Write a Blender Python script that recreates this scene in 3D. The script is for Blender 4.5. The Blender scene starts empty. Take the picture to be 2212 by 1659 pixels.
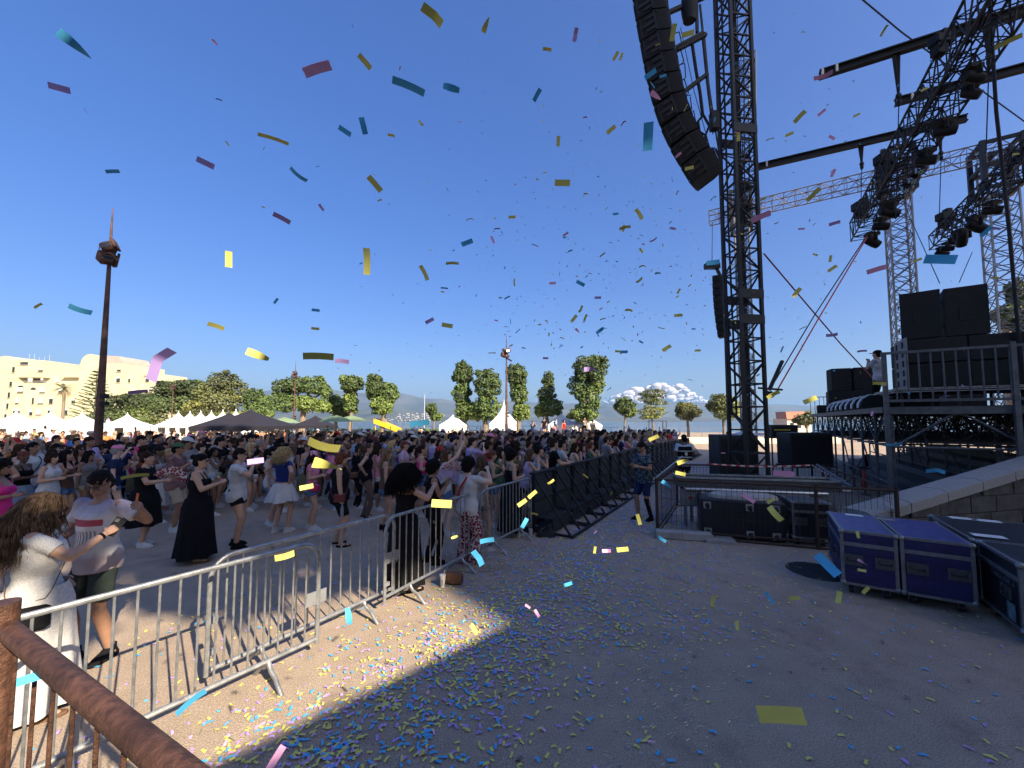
import bpy, bmesh, math, random
import numpy as np
from mathutils import Vector, Matrix, noise as mnoise
R=math.radians
random.seed(11); rng=np.random.default_rng(5)
sc=bpy.context.scene; COL=sc.collection
# ---------------------------------------------------------------- camera
F=850.0; CX=1106.0; HOR=908.0; PITCH=R(3.5); CAMH=2.25
CY=HOR-F*math.tan(PITCH)
cam=bpy.data.cameras.new('camera'); camo=bpy.data.objects.new('camera',cam); COL.objects.link(camo); sc.camera=camo
cam.sensor_width=36; cam.lens=F/2212*36; cam.shift_y=(CY-829.5)/2212; cam.clip_start=.05; cam.clip_end=60000
camo.location=(0,0,CAMH); camo.rotation_euler=(R(90)+PITCH,0,0)
# ---------------------------------------------------------------- sky and sun
SUN_EL=33.0; SX,SY=.676,-.737
w=bpy.data.worlds.new("World"); sc.world=w; w.use_nodes=True
nt=w.node_tree; bg=nt.nodes['Background']
sky=nt.nodes.new('ShaderNodeTexSky'); sky.sky_type='NISHITA'; sky.sun_disc=False
sky.sun_elevation=R(SUN_EL); sky.sun_rotation=math.atan2(SX,SY); sky.altitude=10
sky.air_density=1.0; sky.dust_density=3.0; sky.ozone_density=6.0
hs=nt.nodes.new('ShaderNodeHueSaturation'); hs.inputs['Saturation'].default_value=1.38; hs.inputs['Hue'].default_value=.520
gmm=nt.nodes.new('ShaderNodeGamma'); gmm.inputs[1].default_value=.72
nt.links.new(sky.outputs[0],gmm.inputs[0]); nt.links.new(gmm.outputs[0],hs.inputs['Color']); nt.links.new(hs.outputs[0],bg.inputs[0]); bg.inputs[1].default_value=.126
sun=bpy.data.lights.new('sun','SUN'); sun.energy=5.0; sun.angle=R(.53); sun.color=(1,.86,.66)
so=bpy.data.objects.new('sun',sun); COL.objects.link(so)
so.rotation_euler=Vector((SX,SY,math.tan(R(SUN_EL)))).normalized().to_track_quat('Z','Y').to_euler()
sc.view_settings.view_transform='Standard'; sc.view_settings.look='None'; sc.view_settings.exposure=1.32; sc.view_settings.gamma=1
sc.cycles.max_bounces=6; sc.cycles.diffuse_bounces=3; sc.cycles.transparent_max_bounces=12
sc.cycles.use_adaptive_sampling=True; sc.cycles.adaptive_threshold=.02; sc.cycles.volume_bounces=0
try: sc.cycles.use_denoising=True
except Exception: pass
# ---------------------------------------------------------------- picture <-> place
def ray(u,v):
    x=(u-CX)/F; y=-(v-CY)/F; c,s=math.cos(PITCH),math.sin(PITCH)
    return Vector((x, c-y*s, s+y*c))
def P(u,v,Y):
    d=ray(u,v); return Vector((0,0,CAMH))+d*(Y/d.y)
def G(u,v,z=0.0):
    d=ray(u,v); return Vector((0,0,CAMH))+d*((z-CAMH)/d.z)
def gz(x,y):
    t=min(1,max(0,(y-16)/24)); return -.42*t*t*(3-2*t)
def lerp(a,b,t): return a+(b-a)*t
# ---------------------------------------------------------------- materials
def s2l(c):
    f=lambda v: v/12.92 if v<=.04045 else ((v+.055)/1.055)**2.4
    if isinstance(c,str): c=[int(c[i:i+2],16)/255 for i in (0,2,4)]
    return tuple(f(v) for v in c[:3])
MC={}
def mat(name,col,rough=.7,metal=0,var=.15,scale=8,bump=0,bscale=None,col2=None,trans=0,spec=.5,detail=4,sheen=0):
    if name in MC: return MC[name]
    m=bpy.data.materials.new(name); m.use_nodes=True; n=m.node_tree; b=n.nodes['Principled BSDF']
    b.inputs['Roughness'].default_value=rough; b.inputs['Metallic'].default_value=metal
    b.inputs['Specular IOR Level'].default_value=spec
    tc=n.nodes.new('ShaderNodeTexCoord')
    nz=n.nodes.new('ShaderNodeTexNoise'); nz.inputs['Scale'].default_value=scale; nz.inputs['Detail'].default_value=detail
    n.links.new(tc.outputs['Object'],nz.inputs['Vector'])
    cr=n.nodes.new('ShaderNodeValToRGB'); cr.color_ramp.elements[0].position=.3; cr.color_ramp.elements[1].position=.7
    a=[max(0,c*(1-var)) for c in col]; c2=col2 if col2 else [min(1,c*(1+var)) for c in col]
    cr.color_ramp.elements[0].color=(*a,1); cr.color_ramp.elements[1].color=(*c2,1)
    n.links.new(nz.outputs[0],cr.inputs[0]); n.links.new(cr.outputs[0],b.inputs['Base Color'])
    if bump:
        nb=n.nodes.new('ShaderNodeTexNoise'); nb.inputs['Scale'].default_value=bscale or scale*4; nb.inputs['Detail'].default_value=5
        n.links.new(tc.outputs['Object'],nb.inputs['Vector'])
        bp=n.nodes.new('ShaderNodeBump'); bp.inputs['Strength'].default_value=bump; bp.inputs['Distance'].default_value=.02
        n.links.new(nb.outputs[0],bp.inputs['Height']); n.links.new(bp.outputs[0],b.inputs['Normal'])
    if trans:
        b.inputs['Transmission Weight'].default_value=trans
    MC[name]=m; return m
def mul_tex(m,kind,scale,lo,hi,amt=1.0,coord='Object',vec=(1,1,1)):
    """multiply base colour by a second texture"""
    n=m.node_tree; b=n.nodes['Principled BSDF']; src=b.inputs['Base Color'].links[0].from_socket
    tc=[x for x in n.nodes if x.type=='TEX_COORD'][0]
    mp=n.nodes.new('ShaderNodeMapping'); mp.inputs['Scale'].default_value=vec; n.links.new(tc.outputs[coord],mp.inputs[0])
    t=n.nodes.new(kind); t.inputs['Scale'].default_value=scale; n.links.new(mp.outputs[0],t.inputs['Vector'])
    cr=n.nodes.new('ShaderNodeValToRGB'); cr.color_ramp.elements[0].color=(lo,lo,lo,1); cr.color_ramp.elements[1].color=(hi,hi,hi,1)
    cr.color_ramp.elements[0].position=.35; cr.color_ramp.elements[1].position=.65
    n.links.new(t.outputs[0],cr.inputs[0])
    mx=n.nodes.new('ShaderNodeMix'); mx.data_type='RGBA'; mx.blend_type='MULTIPLY'; mx.inputs[0].default_value=amt
    n.links.new(src,mx.inputs[6]); n.links.new(cr.outputs[0],mx.inputs[7]); n.links.new(mx.outputs[2],b.inputs['Base Color'])
    return m
# ---------------------------------------------------------------- mesh collector
def frame(d,up=(0,0,1)):
    z=Vector(d).normalized(); u=Vector(up)
    if abs(z.dot(u.normalized()))>.98: u=Vector((0,1,0)) if abs(z.y)<.9 else Vector((1,0,0))
    x=u.cross(z).normalized(); y=z.cross(x); return x,y,z
class MB:
    def __init__(s): s.v=[]; s.f=[]; s.mi=[]; s.m=0
    def _add(s,vs,fs):
        o=len(s.v); s.v.extend([tuple(p) for p in vs]); s.f.extend([tuple(i+o for i in f) for f in fs]); s.mi.extend([s.m]*len(fs)); return s
    def quad(s,a,b,c,d): return s._add([a,b,c,d],[(0,1,2,3)])
    def box(s,c,size,M=None,bev=0):
        c=Vector(c); hx,hy,hz=[k/2 for k in size]
        M=M if M is not None else Matrix.Identity(3)
        if bev and min(hx,hy,hz)>bev*1.5:
            r=bev; vs=[];
            for zz,off in ((-hz,r),(-hz+r,0),(hz-r,0),(hz,r)):
                X,Y=hx-off,hy-off; q=r*.999 if off==0 else 0
                for sx,sy in ((-1,-1),(1,-1),(1,1),(-1,1)):
                    if sx*sy>0: pts=[(sx*X,sy*(Y-r)),(sx*(X-r),sy*Y)] 
                    else: pts=[(sx*(X-r),sy*Y),(sx*X,sy*(Y-r))]
                    if off: pts=[(sx*max(X-r*.6,0),sy*(Y)) ,(sx*X,sy*max(Y-r*.6,0))] if sx*sy<0 else [(sx*X,sy*max(Y-r*.6,0)),(sx*max(X-r*.6,0),sy*Y)]
                    vs+= [(p[0],p[1],zz) for p in pts]
            fs=[tuple(range(7,-1,-1)),tuple(range(24,32))]
            # order of corners: each ring has 8 points
            for k in range(3):
                for i in range(8):
                    j=(i+1)%8; fs.append((k*8+i,k*8+j,(k+1)*8+j,(k+1)*8+i))
            return s._add([c+M@Vector(p) for p in vs],fs)
        vs=[c+M@Vector((x,y,z)) for z in (-hz,hz) for x,y in ((-hx,-hy),(hx,-hy),(hx,hy),(-hx,hy))]
        return s._add(vs,[(3,2,1,0),(4,5,6,7),(0,1,5,4),(1,2,6,5),(2,3,7,6),(3,0,4,7)])
    def beam(s,p,q,w,h=None,up=(0,0,1)):
        h=h or w; p=Vector(p); q=Vector(q); x,y,z=frame(q-p,up)
        M=Matrix((x,y,z)).transposed(); return s.box((p+q)/2,(w,h,(q-p).length),M)
    def tube(s,p,q,r,r2=None,n=8,cap=True):
        r2=r if r2 is None else r2; p=Vector(p); q=Vector(q); x,y,z=frame(q-p)
        vs=[];
        for c,rr in ((p,r),(q,r2)):
            for i in range(n):
                a=2*math.pi*i/n; vs.append(c+x*(math.cos(a)*rr)+y*(math.sin(a)*rr))
        fs=[(i,(i+1)%n,n+(i+1)%n,n+i) for i in range(n)]
        if cap: fs+=[tuple(range(n-1,-1,-1)),tuple(range(n,2*n))]
        return s._add(vs,fs)
    def path(s,pts,r,n=8,closed=False,cap=True):
        pts=[Vector(p) for p in pts]; N=len(pts); rs=r if isinstance(r,(list,tuple)) else [r]*N
        vs=[]; px=None
        for i,p in enumerate(pts):
            if closed: t=pts[(i+1)%N]-pts[i-1]
            else: t=pts[min(i+1,N-1)]-pts[max(i-1,0)]
            if t.length<1e-9: t=Vector((0,0,1))
            t.normalize()
            if px is None: x,y,_=frame(t)
            else:
                x=px-t*px.dot(t)
                if x.length<1e-6: x=frame(t)[0]
                x.normalize(); y=t.cross(x)
            px=x
            for k in range(n):
                a=2*math.pi*k/n; vs.append(p+x*(math.cos(a)*rs[i])+y*(math.sin(a)*rs[i]))
        fs=[]
        for i in range(N if closed else N-1):
            j=(i+1)%N
            for k in range(n): fs.append((i*n+k,i*n+(k+1)%n,j*n+(k+1)%n,j*n+k))
        if cap and not closed: fs+=[tuple(range(n-1,-1,-1)),tuple((N-1)*n+k for k in range(n))]
        return s._add(vs,fs)
    def ell(s,c,rad,n=16,m=10,M=None):
        c=Vector(c); M=M or Matrix.Identity(3); vs=[c+M@Vector((0,0,-rad[2]))]; fs=[]
        for j in range(1,m):
            ph=math.pi*j/m
            for i in range(n):
                a=2*math.pi*i/n; vs.append(c+M@Vector((math.sin(ph)*math.cos(a)*rad[0],math.sin(ph)*math.sin(a)*rad[1],-math.cos(ph)*rad[2])))
        vs.append(c+M@Vector((0,0,rad[2]))); L=len(vs)-1
        for i in range(n):
            fs.append((0,1+(i+1)%n,1+i)); fs.append((L,L-n+i,L-n+(i+1)%n))
        for j in range(m-2):
            for i in range(n):
                a=1+j*n+i; b=1+j*n+(i+1)%n; fs.append((a,b,b+n,a+n))
        return s._add(vs,fs)
    def loft(s,rings,n=20,cap=True):
        """rings: (centre, rx, ry[, M]) stacked ellipses in local XY, joined in order"""
        vs=[];fs=[]
        for r in rings:
            c=Vector(r[0]); M=r[3] if len(r)>3 else None
            for i in range(n):
                a=2*math.pi*i/n; p=Vector((math.cos(a)*r[1],math.sin(a)*r[2],0)); vs.append(c+(M@p if M is not None else p))
        for k in range(len(rings)-1):
            for i in range(n):
                j=(i+1)%n; fs.append((k*n+i,k*n+j,(k+1)*n+j,(k+1)*n+i))
        if cap: fs+=[tuple(range(n-1,-1,-1)),tuple((len(rings)-1)*n+i for i in range(n))]
        return s._add(vs,fs)
    def prism(s,poly,p0,dirv):
        """poly: list of 3D points; extruded by dirv"""
        n=len(poly); d=Vector(dirv); vs=[Vector(p) for p in poly]+[Vector(p)+d for p in poly]
        return s._add(vs,[tuple(range(n-1,-1,-1)),tuple(range(n,2*n))]+[(i,(i+1)%n,n+(i+1)%n,n+i) for i in range(n)])
    def raw(s,vs,fs): return s._add(vs,fs)
    def mesh(s,name,smooth=35):
        me=bpy.data.meshes.new(name); me.from_pydata(s.v,[],s.f); me.update()
        if len(set(s.mi))>1: me.polygons.foreach_set('material_index',s.mi)
        if smooth:
            me.polygons.foreach_set('use_smooth',[True]*len(me.polygons))
            try: me.set_sharp_from_angle(angle=R(smooth))
            except Exception: pass
        return me
    def build(s,name,m,parent=None,smooth=35):
        me=s.mesh(name,smooth); return link(name,me,m,parent)
def link(name,me,m,parent=None):
    o=bpy.data.objects.new(name,me); COL.objects.link(o)
    for k in (m if isinstance(m,(list,tuple)) else [m]):
        if k is not None: me.materials.append(k)
    if parent is not None: o.parent=parent
    return o
def tag(o,label=None,cat=None,group=None,kind=None):
    if label: o['label']=label
    if cat: o['category']=cat
    if group: o['group']=group
    if kind: o['kind']=kind
    return o
def empty(name,loc=(0,0,0),rz=0,label=None,cat=None,group=None):
    o=bpy.data.objects.new(name,None); COL.objects.link(o); o.location=loc; o.rotation_euler=(0,0,rz); o.empty_display_size=.2
    return tag(o,label,cat,group)
def kids(o): return [c for c in COL.objects if c.parent==o]
def copy_tree(o,ch=None,parent=None):
    c=o.copy(); COL.objects.link(c)
    if parent is not None: c.parent=parent
    for k in (ch if ch is not None else KD.get(o.name,[])):
        copy_tree(k,None,c)
    return c
KD={}
def reg(o):
    """remember the children tree of a prototype (fast lookups)"""
    for c in COL.objects:
        if c.parent is not None: KD.setdefault(c.parent.name,[])
    for c in COL.objects:
        if c.parent is o and c not in KD.setdefault(o.name,[]): KD[o.name].append(c)
    for c in KD.get(o.name,[]):
        reg_sub(c)
def reg_sub(o):
    l=[c for c in COL.objects if c.parent is o]
    if l: KD[o.name]=l
def struct(o): o['kind']='structure'; return o
def npmesh(name,V,Q,mats,mi=None,smooth=False):
    """fast quad mesh from numpy"""
    me=bpy.data.meshes.new(name); n=len(V); q=len(Q); k=Q.shape[1]
    me.vertices.add(n); me.vertices.foreach_set('co',V.astype(np.float32).ravel())
    me.loops.add(q*k); me.loops.foreach_set('vertex_index',Q.astype(np.int32).ravel())
    me.polygons.add(q); me.polygons.foreach_set('loop_start',np.arange(0,q*k,k,dtype=np.int32)); me.polygons.foreach_set('loop_total',np.full(q,k,dtype=np.int32))
    for m in mats: me.materials.append(m)
    if mi is not None: me.polygons.foreach_set('material_index',mi.astype(np.int32))
    me.update(calc_edges=True)
    if smooth: me.polygons.foreach_set('use_smooth',[True]*q)
    return me
E1=Vector((.515,.857,0)).normalized(); E2=Vector((.857,-.515,0)).normalized()
# ================================================================ SETTING
def ground_material():
    m=bpy.data.materials.new('gritty_ground'); m.use_nodes=True; n=m.node_tree; b=n.nodes['Principled BSDF']; L=n.links.new
    b.inputs['Roughness'].default_value=.93; b.inputs['Specular IOR Level'].default_value=.25
    tc=n.nodes.new('ShaderNodeTexCoord')
    def nz(s,d=5,r=.6):
        t=n.nodes.new('ShaderNodeTexNoise'); t.inputs['Scale'].default_value=s; t.inputs['Detail'].default_value=d; t.inputs['Roughness'].default_value=r
        L(tc.outputs['Object'],t.inputs['Vector']); return t
    big=nz(.35,4); mid=nz(3.2,5); fine=nz(95,3,.7); vor=n.nodes.new('ShaderNodeTexVoronoi'); vor.inputs['Scale'].default_value=70; L(tc.outputs['Object'],vor.inputs['Vector'])
    cr=n.nodes.new('ShaderNodeValToRGB'); e=cr.color_ramp.elements; e[0].position=.3; e[0].color=(.30,.235,.175,1); e[1].position=.72; e[1].color=(.47,.375,.285,1)
    mx=n.nodes.new('ShaderNodeMath'); mx.operation='MULTIPLY_ADD'; L(big.outputs[0],mx.inputs[0]); mx.inputs[1].default_value=.5
    m2=n.nodes.new('ShaderNodeMath'); m2.operation='MULTIPLY'; L(mid.outputs[0],m2.inputs[0]); m2.inputs[1].default_value=.5; L(m2.outputs[0],mx.inputs[2]); L(mx.outputs[0],cr.inputs[0])
    c2=n.nodes.new('ShaderNodeValToRGB'); c2.color_ramp.elements[0].position=.3; c2.color_ramp.elements[0].color=(.42,.42,.43,1); c2.color_ramp.elements[1].position=.68; c2.color_ramp.elements[1].color=(1.42,1.4,1.36,1); L(fine.outputs[0],c2.inputs[0])
    mm=n.nodes.new('ShaderNodeMix'); mm.data_type='RGBA'; mm.blend_type='MULTIPLY'; mm.inputs[0].default_value=1; L(cr.outputs[0],mm.inputs[6]); L(c2.outputs[0],mm.inputs[7])
    st=nz(1.1,6,.7); c3=n.nodes.new('ShaderNodeValToRGB'); c3.color_ramp.elements[0].position=.56; c3.color_ramp.elements[0].color=(1,1,1,1); c3.color_ramp.elements[1].position=.72; c3.color_ramp.elements[1].color=(.66,.64,.62,1); L(st.outputs[0],c3.inputs[0])
    m3=n.nodes.new('ShaderNodeMix'); m3.data_type='RGBA'; m3.blend_type='MULTIPLY'; m3.inputs[0].default_value=1; L(mm.outputs[2],m3.inputs[6]); L(c3.outputs[0],m3.inputs[7]); L(m3.outputs[2],b.inputs['Base Color'])
    bp=n.nodes.new('ShaderNodeBump'); bp.inputs['Strength'].default_value=.6; bp.inputs['Distance'].default_value=.008; L(fine.outputs[0],bp.inputs['Height'])
    b2=n.nodes.new('ShaderNodeBump'); b2.inputs['Strength'].default_value=.5; b2.inputs['Distance'].default_value=.006; L(vor.outputs[0],b2.inputs['Height']); L(bp.outputs[0],b2.inputs['Normal']); L(b2.outputs[0],b.inputs['Normal'])
    return m
def grid(xs,ys,zf):
    V=[];Fc=[];nx=len(xs)
    for y in ys:
        for x in xs: V.append((x,y,zf(x,y)))
    for j in range(len(ys)-1):
        for i in range(nx-1):
            a=j*nx+i; Fc.append((a,a+1,a+1+nx,a+nx))
    return V,Fc
def gzz(x,y):
    if y>88: return gz(x,y)-12*min(1,(y-88)/40)
    return gz(x,y)
ys=list(np.arange(-60,16,4))+list(np.arange(16,44,1.5))+[50,60,70,80,88,95,105,128,140]
xs=list(np.arange(-200,201,10))
V,Fc=grid(xs,ys,gzz); b=MB().raw(V,Fc); struct(b.build('ground',ground_material()))
SEA=-12.2
seam=mat('sea_water',(.035,.09,.17),.12,0,.25,.02,.6,.15)
b=MB(); b.raw(*grid([-30000,-9000,-2500,-800,-200,200,800,2500,9000,30000],[100,160,300,700,1500,3000,5000,9000,16000,30000],lambda x,y:SEA)); struct(b.build('sea',seam))
# far mountains across the bay
mtn=mat('mountain_scrub',(.04,.065,.055),.95,0,.35,.002,0,col2=(.11,.11,.09))
def ridge(name,Y,prof,depth,seed):
    us=[p[0] for p in prof]; vs=[p[1] for p in prof]; N=260; V=[];Fc=[]; rows=9
    for j in range(rows):
        t=j/(rows-1)
        for i in range(N):
            u=lerp(us[0],us[-1],i/(N-1)); v=np.interp(u,us,vs); Yj=Y-depth*(1-t)
            top=CAMH+(HOR-v)/F*Y; x=(u-CX)/F*Y
            nn=mnoise.fractal(Vector((x*.0011+seed,t*2.2,seed)),1.0,2.0,5)
            h=(SEA-2)+(top-SEA)*(t**.8)*(1+.28*nn*(1-t*.75)) + (top*.05)*mnoise.fractal(Vector((x*.004,seed,t*3)),1,2,4)
            V.append((x,Yj,h))
    for j in range(rows-1):
        for i in range(N-1):
            a=j*N+i; Fc.append((a,a+1,a+1+N,a+N))
    b=MB().raw(V,Fc); return struct(b.build(name,mtn,smooth=60))
ridge('mountains',9000,[(-600,872),(0,866),(300,858),(560,846),(700,838),(775,848),(830,853),(870,850),(915,862),(965,863),(1010,868),(1090,866),(1150,870),(1260,872),(1374,871),(1455,869),(1530,872),(1600,870),(1700,875),(1760,877),(1900,868),(2212,862),(2700,860)],2400,3.1)
ridge('hills',5200,[(300,900),(640,893),(760,886),(850,884),(900,889),(960,893),(1040,899),(1150,902),(1300,903),(1440,900),(1530,903),(1660,903),(1800,898),(2100,893),(2600,890)],900,8.7)
# far shore town: pale houses climbing the slope (hundreds, a few pixels in all)
wht=mat('town_wall',(.5,.47,.42),.8,0,.1,.01)
b=MB()
for i in range(95):
    u=random.gauss(905,34) if i<120 else random.uniform(760,1200); Y=4300
    hz=(random.uniform(0,1)**1.5)*(16 if abs(u-905)<60 else 5)
    c=P(u,HOR+1-hz,Y); s_=random.uniform(7,15)
    b.box((c.x,c.y+random.uniform(-60,60),max(c.z,SEA+4)),(s_,14,random.uniform(5,10)))
tag(b.build('far_town',wht),None,None,None,'stuff')
# clouds on the horizon
cl=mat('cloud_white',(.50,.48,.50),1,0,.03,.001)
cl.node_tree.nodes['Principled BSDF'].inputs['Specular IOR Level'].default_value=0
def cloud(cs,Y,seed):
    b=MB(); rr=random.Random(seed)
    for (u,v,su,sv) in cs:
        for k in range(34):
            a=rr.uniform(0,6.28); q=rr.uniform(0,1)**.5; uu=u+math.cos(a)*su*q; vv=v-abs(math.sin(a))*sv*q
            c=P(uu,vv,Y+rr.uniform(-300,300)); r=rr.uniform(.14,.36)*min(su,sv*2)*Y/F*.75
            b.ell(c,(r*1.25,r,r*.72),14,9)
    me=b.mesh('clouds',None); V=np.array([v.co for v in me.vertices])
    for i,v in enumerate(me.vertices):
        n_=mnoise.fractal(v.co*.0011,1,2,5); d=(v.co-Vector((0,Y,0))).normalized(); v.co=v.co+Vector((n_*160,n_*50,n_*140))
    me.polygons.foreach_set('use_smooth',[True]*len(me.polygons)); return me
me=cloud([(1350,872,30,22),(1392,868,42,38),(1430,868,40,36),(1465,866,28,34),(1488,870,18,22),(1517,872,14,14),(1010,840,0.1,0.1),(1330,876,40,12)],19000,4)
struct(link('clouds',me,cl))
# ---------------------------------------------------------------- trees
def leafmesh(clumps,n,size,seed,flat=.5,fill=.45):
    """clumps: (cx,cy,cz,rx,ry,rz); leaf-sized quads spread through the shells of the clumps"""
    r=np.random.default_rng(seed); C=np.array(clumps,float); vol=(C[:,3]*C[:,4]*C[:,5])**(2/3); p=vol/vol.sum()
    k=r.choice(len(C),n,p=p); d=r.normal(size=(n,3)); d/=np.linalg.norm(d,axis=1)[:,None]
    rad=1-(r.random(n)**1.7)*fill; rad*=1+.10*np.sin(d[:,0]*9+k)+.08*np.sin(d[:,2]*11+k*2)
    c=C[k,:3]+d*C[k,3:]*rad[:,None]
    nrm=d*.8+r.normal(size=(n,3))*.75; nrm[:,2]+=flat; nrm/=np.linalg.norm(nrm,axis=1)[:,None]
    t=np.cross(nrm,r.normal(size=(n,3))); t/=np.linalg.norm(t,axis=1)[:,None]; bb=np.cross(nrm,t)
    s=size*(.55+.9*r.random(n))[:,None]; 
    V=np.stack([c-t*s,c-bb*s*.55,c+t*s,c+bb*s*.55],1).reshape(-1,3)
    return V,np.arange(n*4).reshape(-1,4)
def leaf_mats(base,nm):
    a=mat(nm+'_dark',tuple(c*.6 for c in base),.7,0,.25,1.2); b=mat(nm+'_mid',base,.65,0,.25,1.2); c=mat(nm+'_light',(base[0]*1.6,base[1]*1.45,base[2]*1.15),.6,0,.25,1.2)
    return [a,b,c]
bark=mat('tree_bark',(.20,.155,.11),.9,0,.35,9,.7,25)
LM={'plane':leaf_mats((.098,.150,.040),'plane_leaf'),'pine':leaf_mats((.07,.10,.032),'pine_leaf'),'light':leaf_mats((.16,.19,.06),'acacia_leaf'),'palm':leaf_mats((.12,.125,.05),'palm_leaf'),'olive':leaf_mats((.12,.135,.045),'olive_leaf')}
def tree(name,kind,x,y,z0,clumps,n,size,label,limbs=None,tr=.25,group=None,cat='tree',flat=.5):
    """clumps relative to base; trunk with limbs reaching each clump"""
    root=empty(name,(x,y,z0),0,label,cat,group); seed=int(abs(x*31+y*17))%9999; rr=random.Random(seed)
    big=[(c[0],c[1],c[2],c[3]*1.09,c[4]*1.09,c[5]*1.07) for c in clumps] if clumps[0][2]<9 else list(clumps); clumps=[]
    for c in big:
        clumps.append((c[0],c[1],c[2],c[3]*.9,c[4]*.9,c[5]*.92))
        for _ in range(9):
            a=rr.uniform(0,6.28); e=rr.uniform(-1.0,1.2); q=rr.uniform(.70,.98); f=rr.uniform(.14,.30)
            clumps.append((c[0]+math.cos(a)*math.cos(e)*c[3]*q,c[1]+math.sin(a)*math.cos(e)*c[4]*q,c[2]+math.sin(e)*c[5]*q,c[3]*f,c[4]*f,c[5]*f))
    if big[0][2]<9: n=int(n*1.45); size*=.84
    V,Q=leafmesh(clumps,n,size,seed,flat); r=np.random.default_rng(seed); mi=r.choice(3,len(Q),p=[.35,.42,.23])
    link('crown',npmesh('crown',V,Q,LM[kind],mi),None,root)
    b=MB(); h=max(c[2] for c in clumps); ms=sorted(clumps,key=lambda c:c[2]); fork=max(ms[0][2]-ms[0][5]*.6,h*.25)
    pts=[Vector((0,0,-.1)),Vector((rr.uniform(-.1,.1),0,fork*.5)),Vector((rr.uniform(-.15,.15),rr.uniform(-.1,.1),fork))]
    b.path(pts,[tr*1.25,tr,tr*.85],9)
    for c in big:
        e=Vector((c[0],c[1],c[2]+c[5]*.2)); m_=pts[-1].lerp(e,.5)+Vector((rr.uniform(-.3,.3),rr.uniform(-.3,.3),.15*h*.3))
        b.path([pts[-1],m_,e],[tr*.6,tr*.4,tr*.12],6)
    b.build('trunk',bark,root); return root
def px_tree(name,kind,Y,blobs,n,size,label,base_u=None,tr=.2,group=None,z0=None,**k):
    """blobs in picture pixels (u,v,ru,rv) at distance Y"""
    bu=base_u if base_u is not None else blobs[0][0]; x=(bu-CX)/F*Y; z=gz(x,Y) if z0 is None else z0
    cl=[]; rr=random.Random(int(bu))
    for (u,v,ru,rv) in blobs:
        p=P(u,v,Y); rx=ru*Y/F; rz=rv*Y/F; cl.append((p.x-x,rr.uniform(-.25,.25)*rx,p.z-z,rx,rx*.95,rz))
    return tree(name,kind,x,Y,z,cl,n,size,label,tr=tr,group=group,**k)
TG='pollarded plane trees along the back of the square'
px_tree('plane_tree','plane',50,[(606,842,19,24),(640,832,24,20),(680,834,26,20),(702,848,14,16),(622,870,24,20),(665,872,26,18),(700,878,16,14)],9000,.17,'broad pollarded plane tree behind the rusty lamp post beside the grey gazebo',655,.38,TG)
px_tree('plane_tree','plane',52,[(738,890,20,14),(725,874,18,18),(752,880,16,16)],4200,.16,'low dark plane tree with leafless looking trunk, between broad tree and ball crown tree',726,.25,TG)
px_tree('plane_tree','plane',49,[(760,830,24,20),(757,868,16,24)],4300,.17,'plane tree with small round ball crown above a narrow lower crown',758,.25,TG)
px_tree('plane_tree','plane',48,[(810,836,20,29),(842,848,19,20),(826,876,24,22)],6400,.17,'two lobed plane tree in front of the blue mountain, above yellow play hut',828,.3,TG)
px_tree('small_tree','plane',60,[(932,884,12,14),(942,900,13,9)],1800,.16,'small conical tree left of the white pagoda tent in front of the sea',936,.14,None)
px_tree('plane_tree','plane',46,[(1000,808,22,26),(998,850,18,26),(1005,886,24,24)],6600,.16,'tall plane tree with bare limb showing, just right of the small pagoda tent',1003,.3,TG)
px_tree('plane_tree','plane',45,[(1052,832,30,34),(1052,880,28,30),(1030,890,20,20)],7200,.16,'wide dark plane tree immediately left of the middle lamp post',1048,.32,TG)
px_tree('plane_tree','plane',47,[(1116,812,22,28),(1122,850,19,26),(1126,890,20,20)],6000,.16,'tall narrow plane tree immediately right of the middle lamp post',1122,.28,TG)
px_tree('plane_tree','plane',48,[(1184,822,13,22),(1180,856,18,22),(1190,880,26,20),(1168,886,14,16)],5200,.16,'slim pointed plane tree, second to the left of the tallest tree',1182,.24,TG)
px_tree('plane_tree','plane',44,[(1272,796,38,28),(1252,834,24,30),(1272,858,26,30),(1262,892,30,18),(1290,826,18,26)],10000,.155,'tallest and widest plane tree, behind crowd left of the cloud',1264,.36,TG)
px_tree('young_tree','plane',52,[(1346,876,22,18),(1358,890,18,12)],2600,.17,'small round dark tree with thin bare trunk left of the airy acacia',1349,.12,None)
px_tree('acacia_tree','light',56,[(1410,850,28,9),(1400,862,24,8),(1420,868,22,8),(1408,890,30,14)],3000,.15,'airy light green acacia tree with flat layered branches in front of the cloud',1410,.14,None,flat=1.2)
px_tree('olive_tree','olive',54,[(1486,890,26,18),(1478,880,16,12)],3200,.15,'round bushy grey green tree between acacia and the black tower',1486,.18,None)
px_tree('young_tree','light',50,[(1552,870,22,20),(1566,892,24,16),(1582,880,16,24)],3600,.16,'light green tree partly behind the left leg of the black tower',1562,.18,None)
px_tree('bush','olive',60,[(1738,906,20,12),(1745,896,8,10)],1500,.18,'low dark conifer bush right of the black tower in front of tiled house',1740,.12,None,cat='bush')
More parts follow.
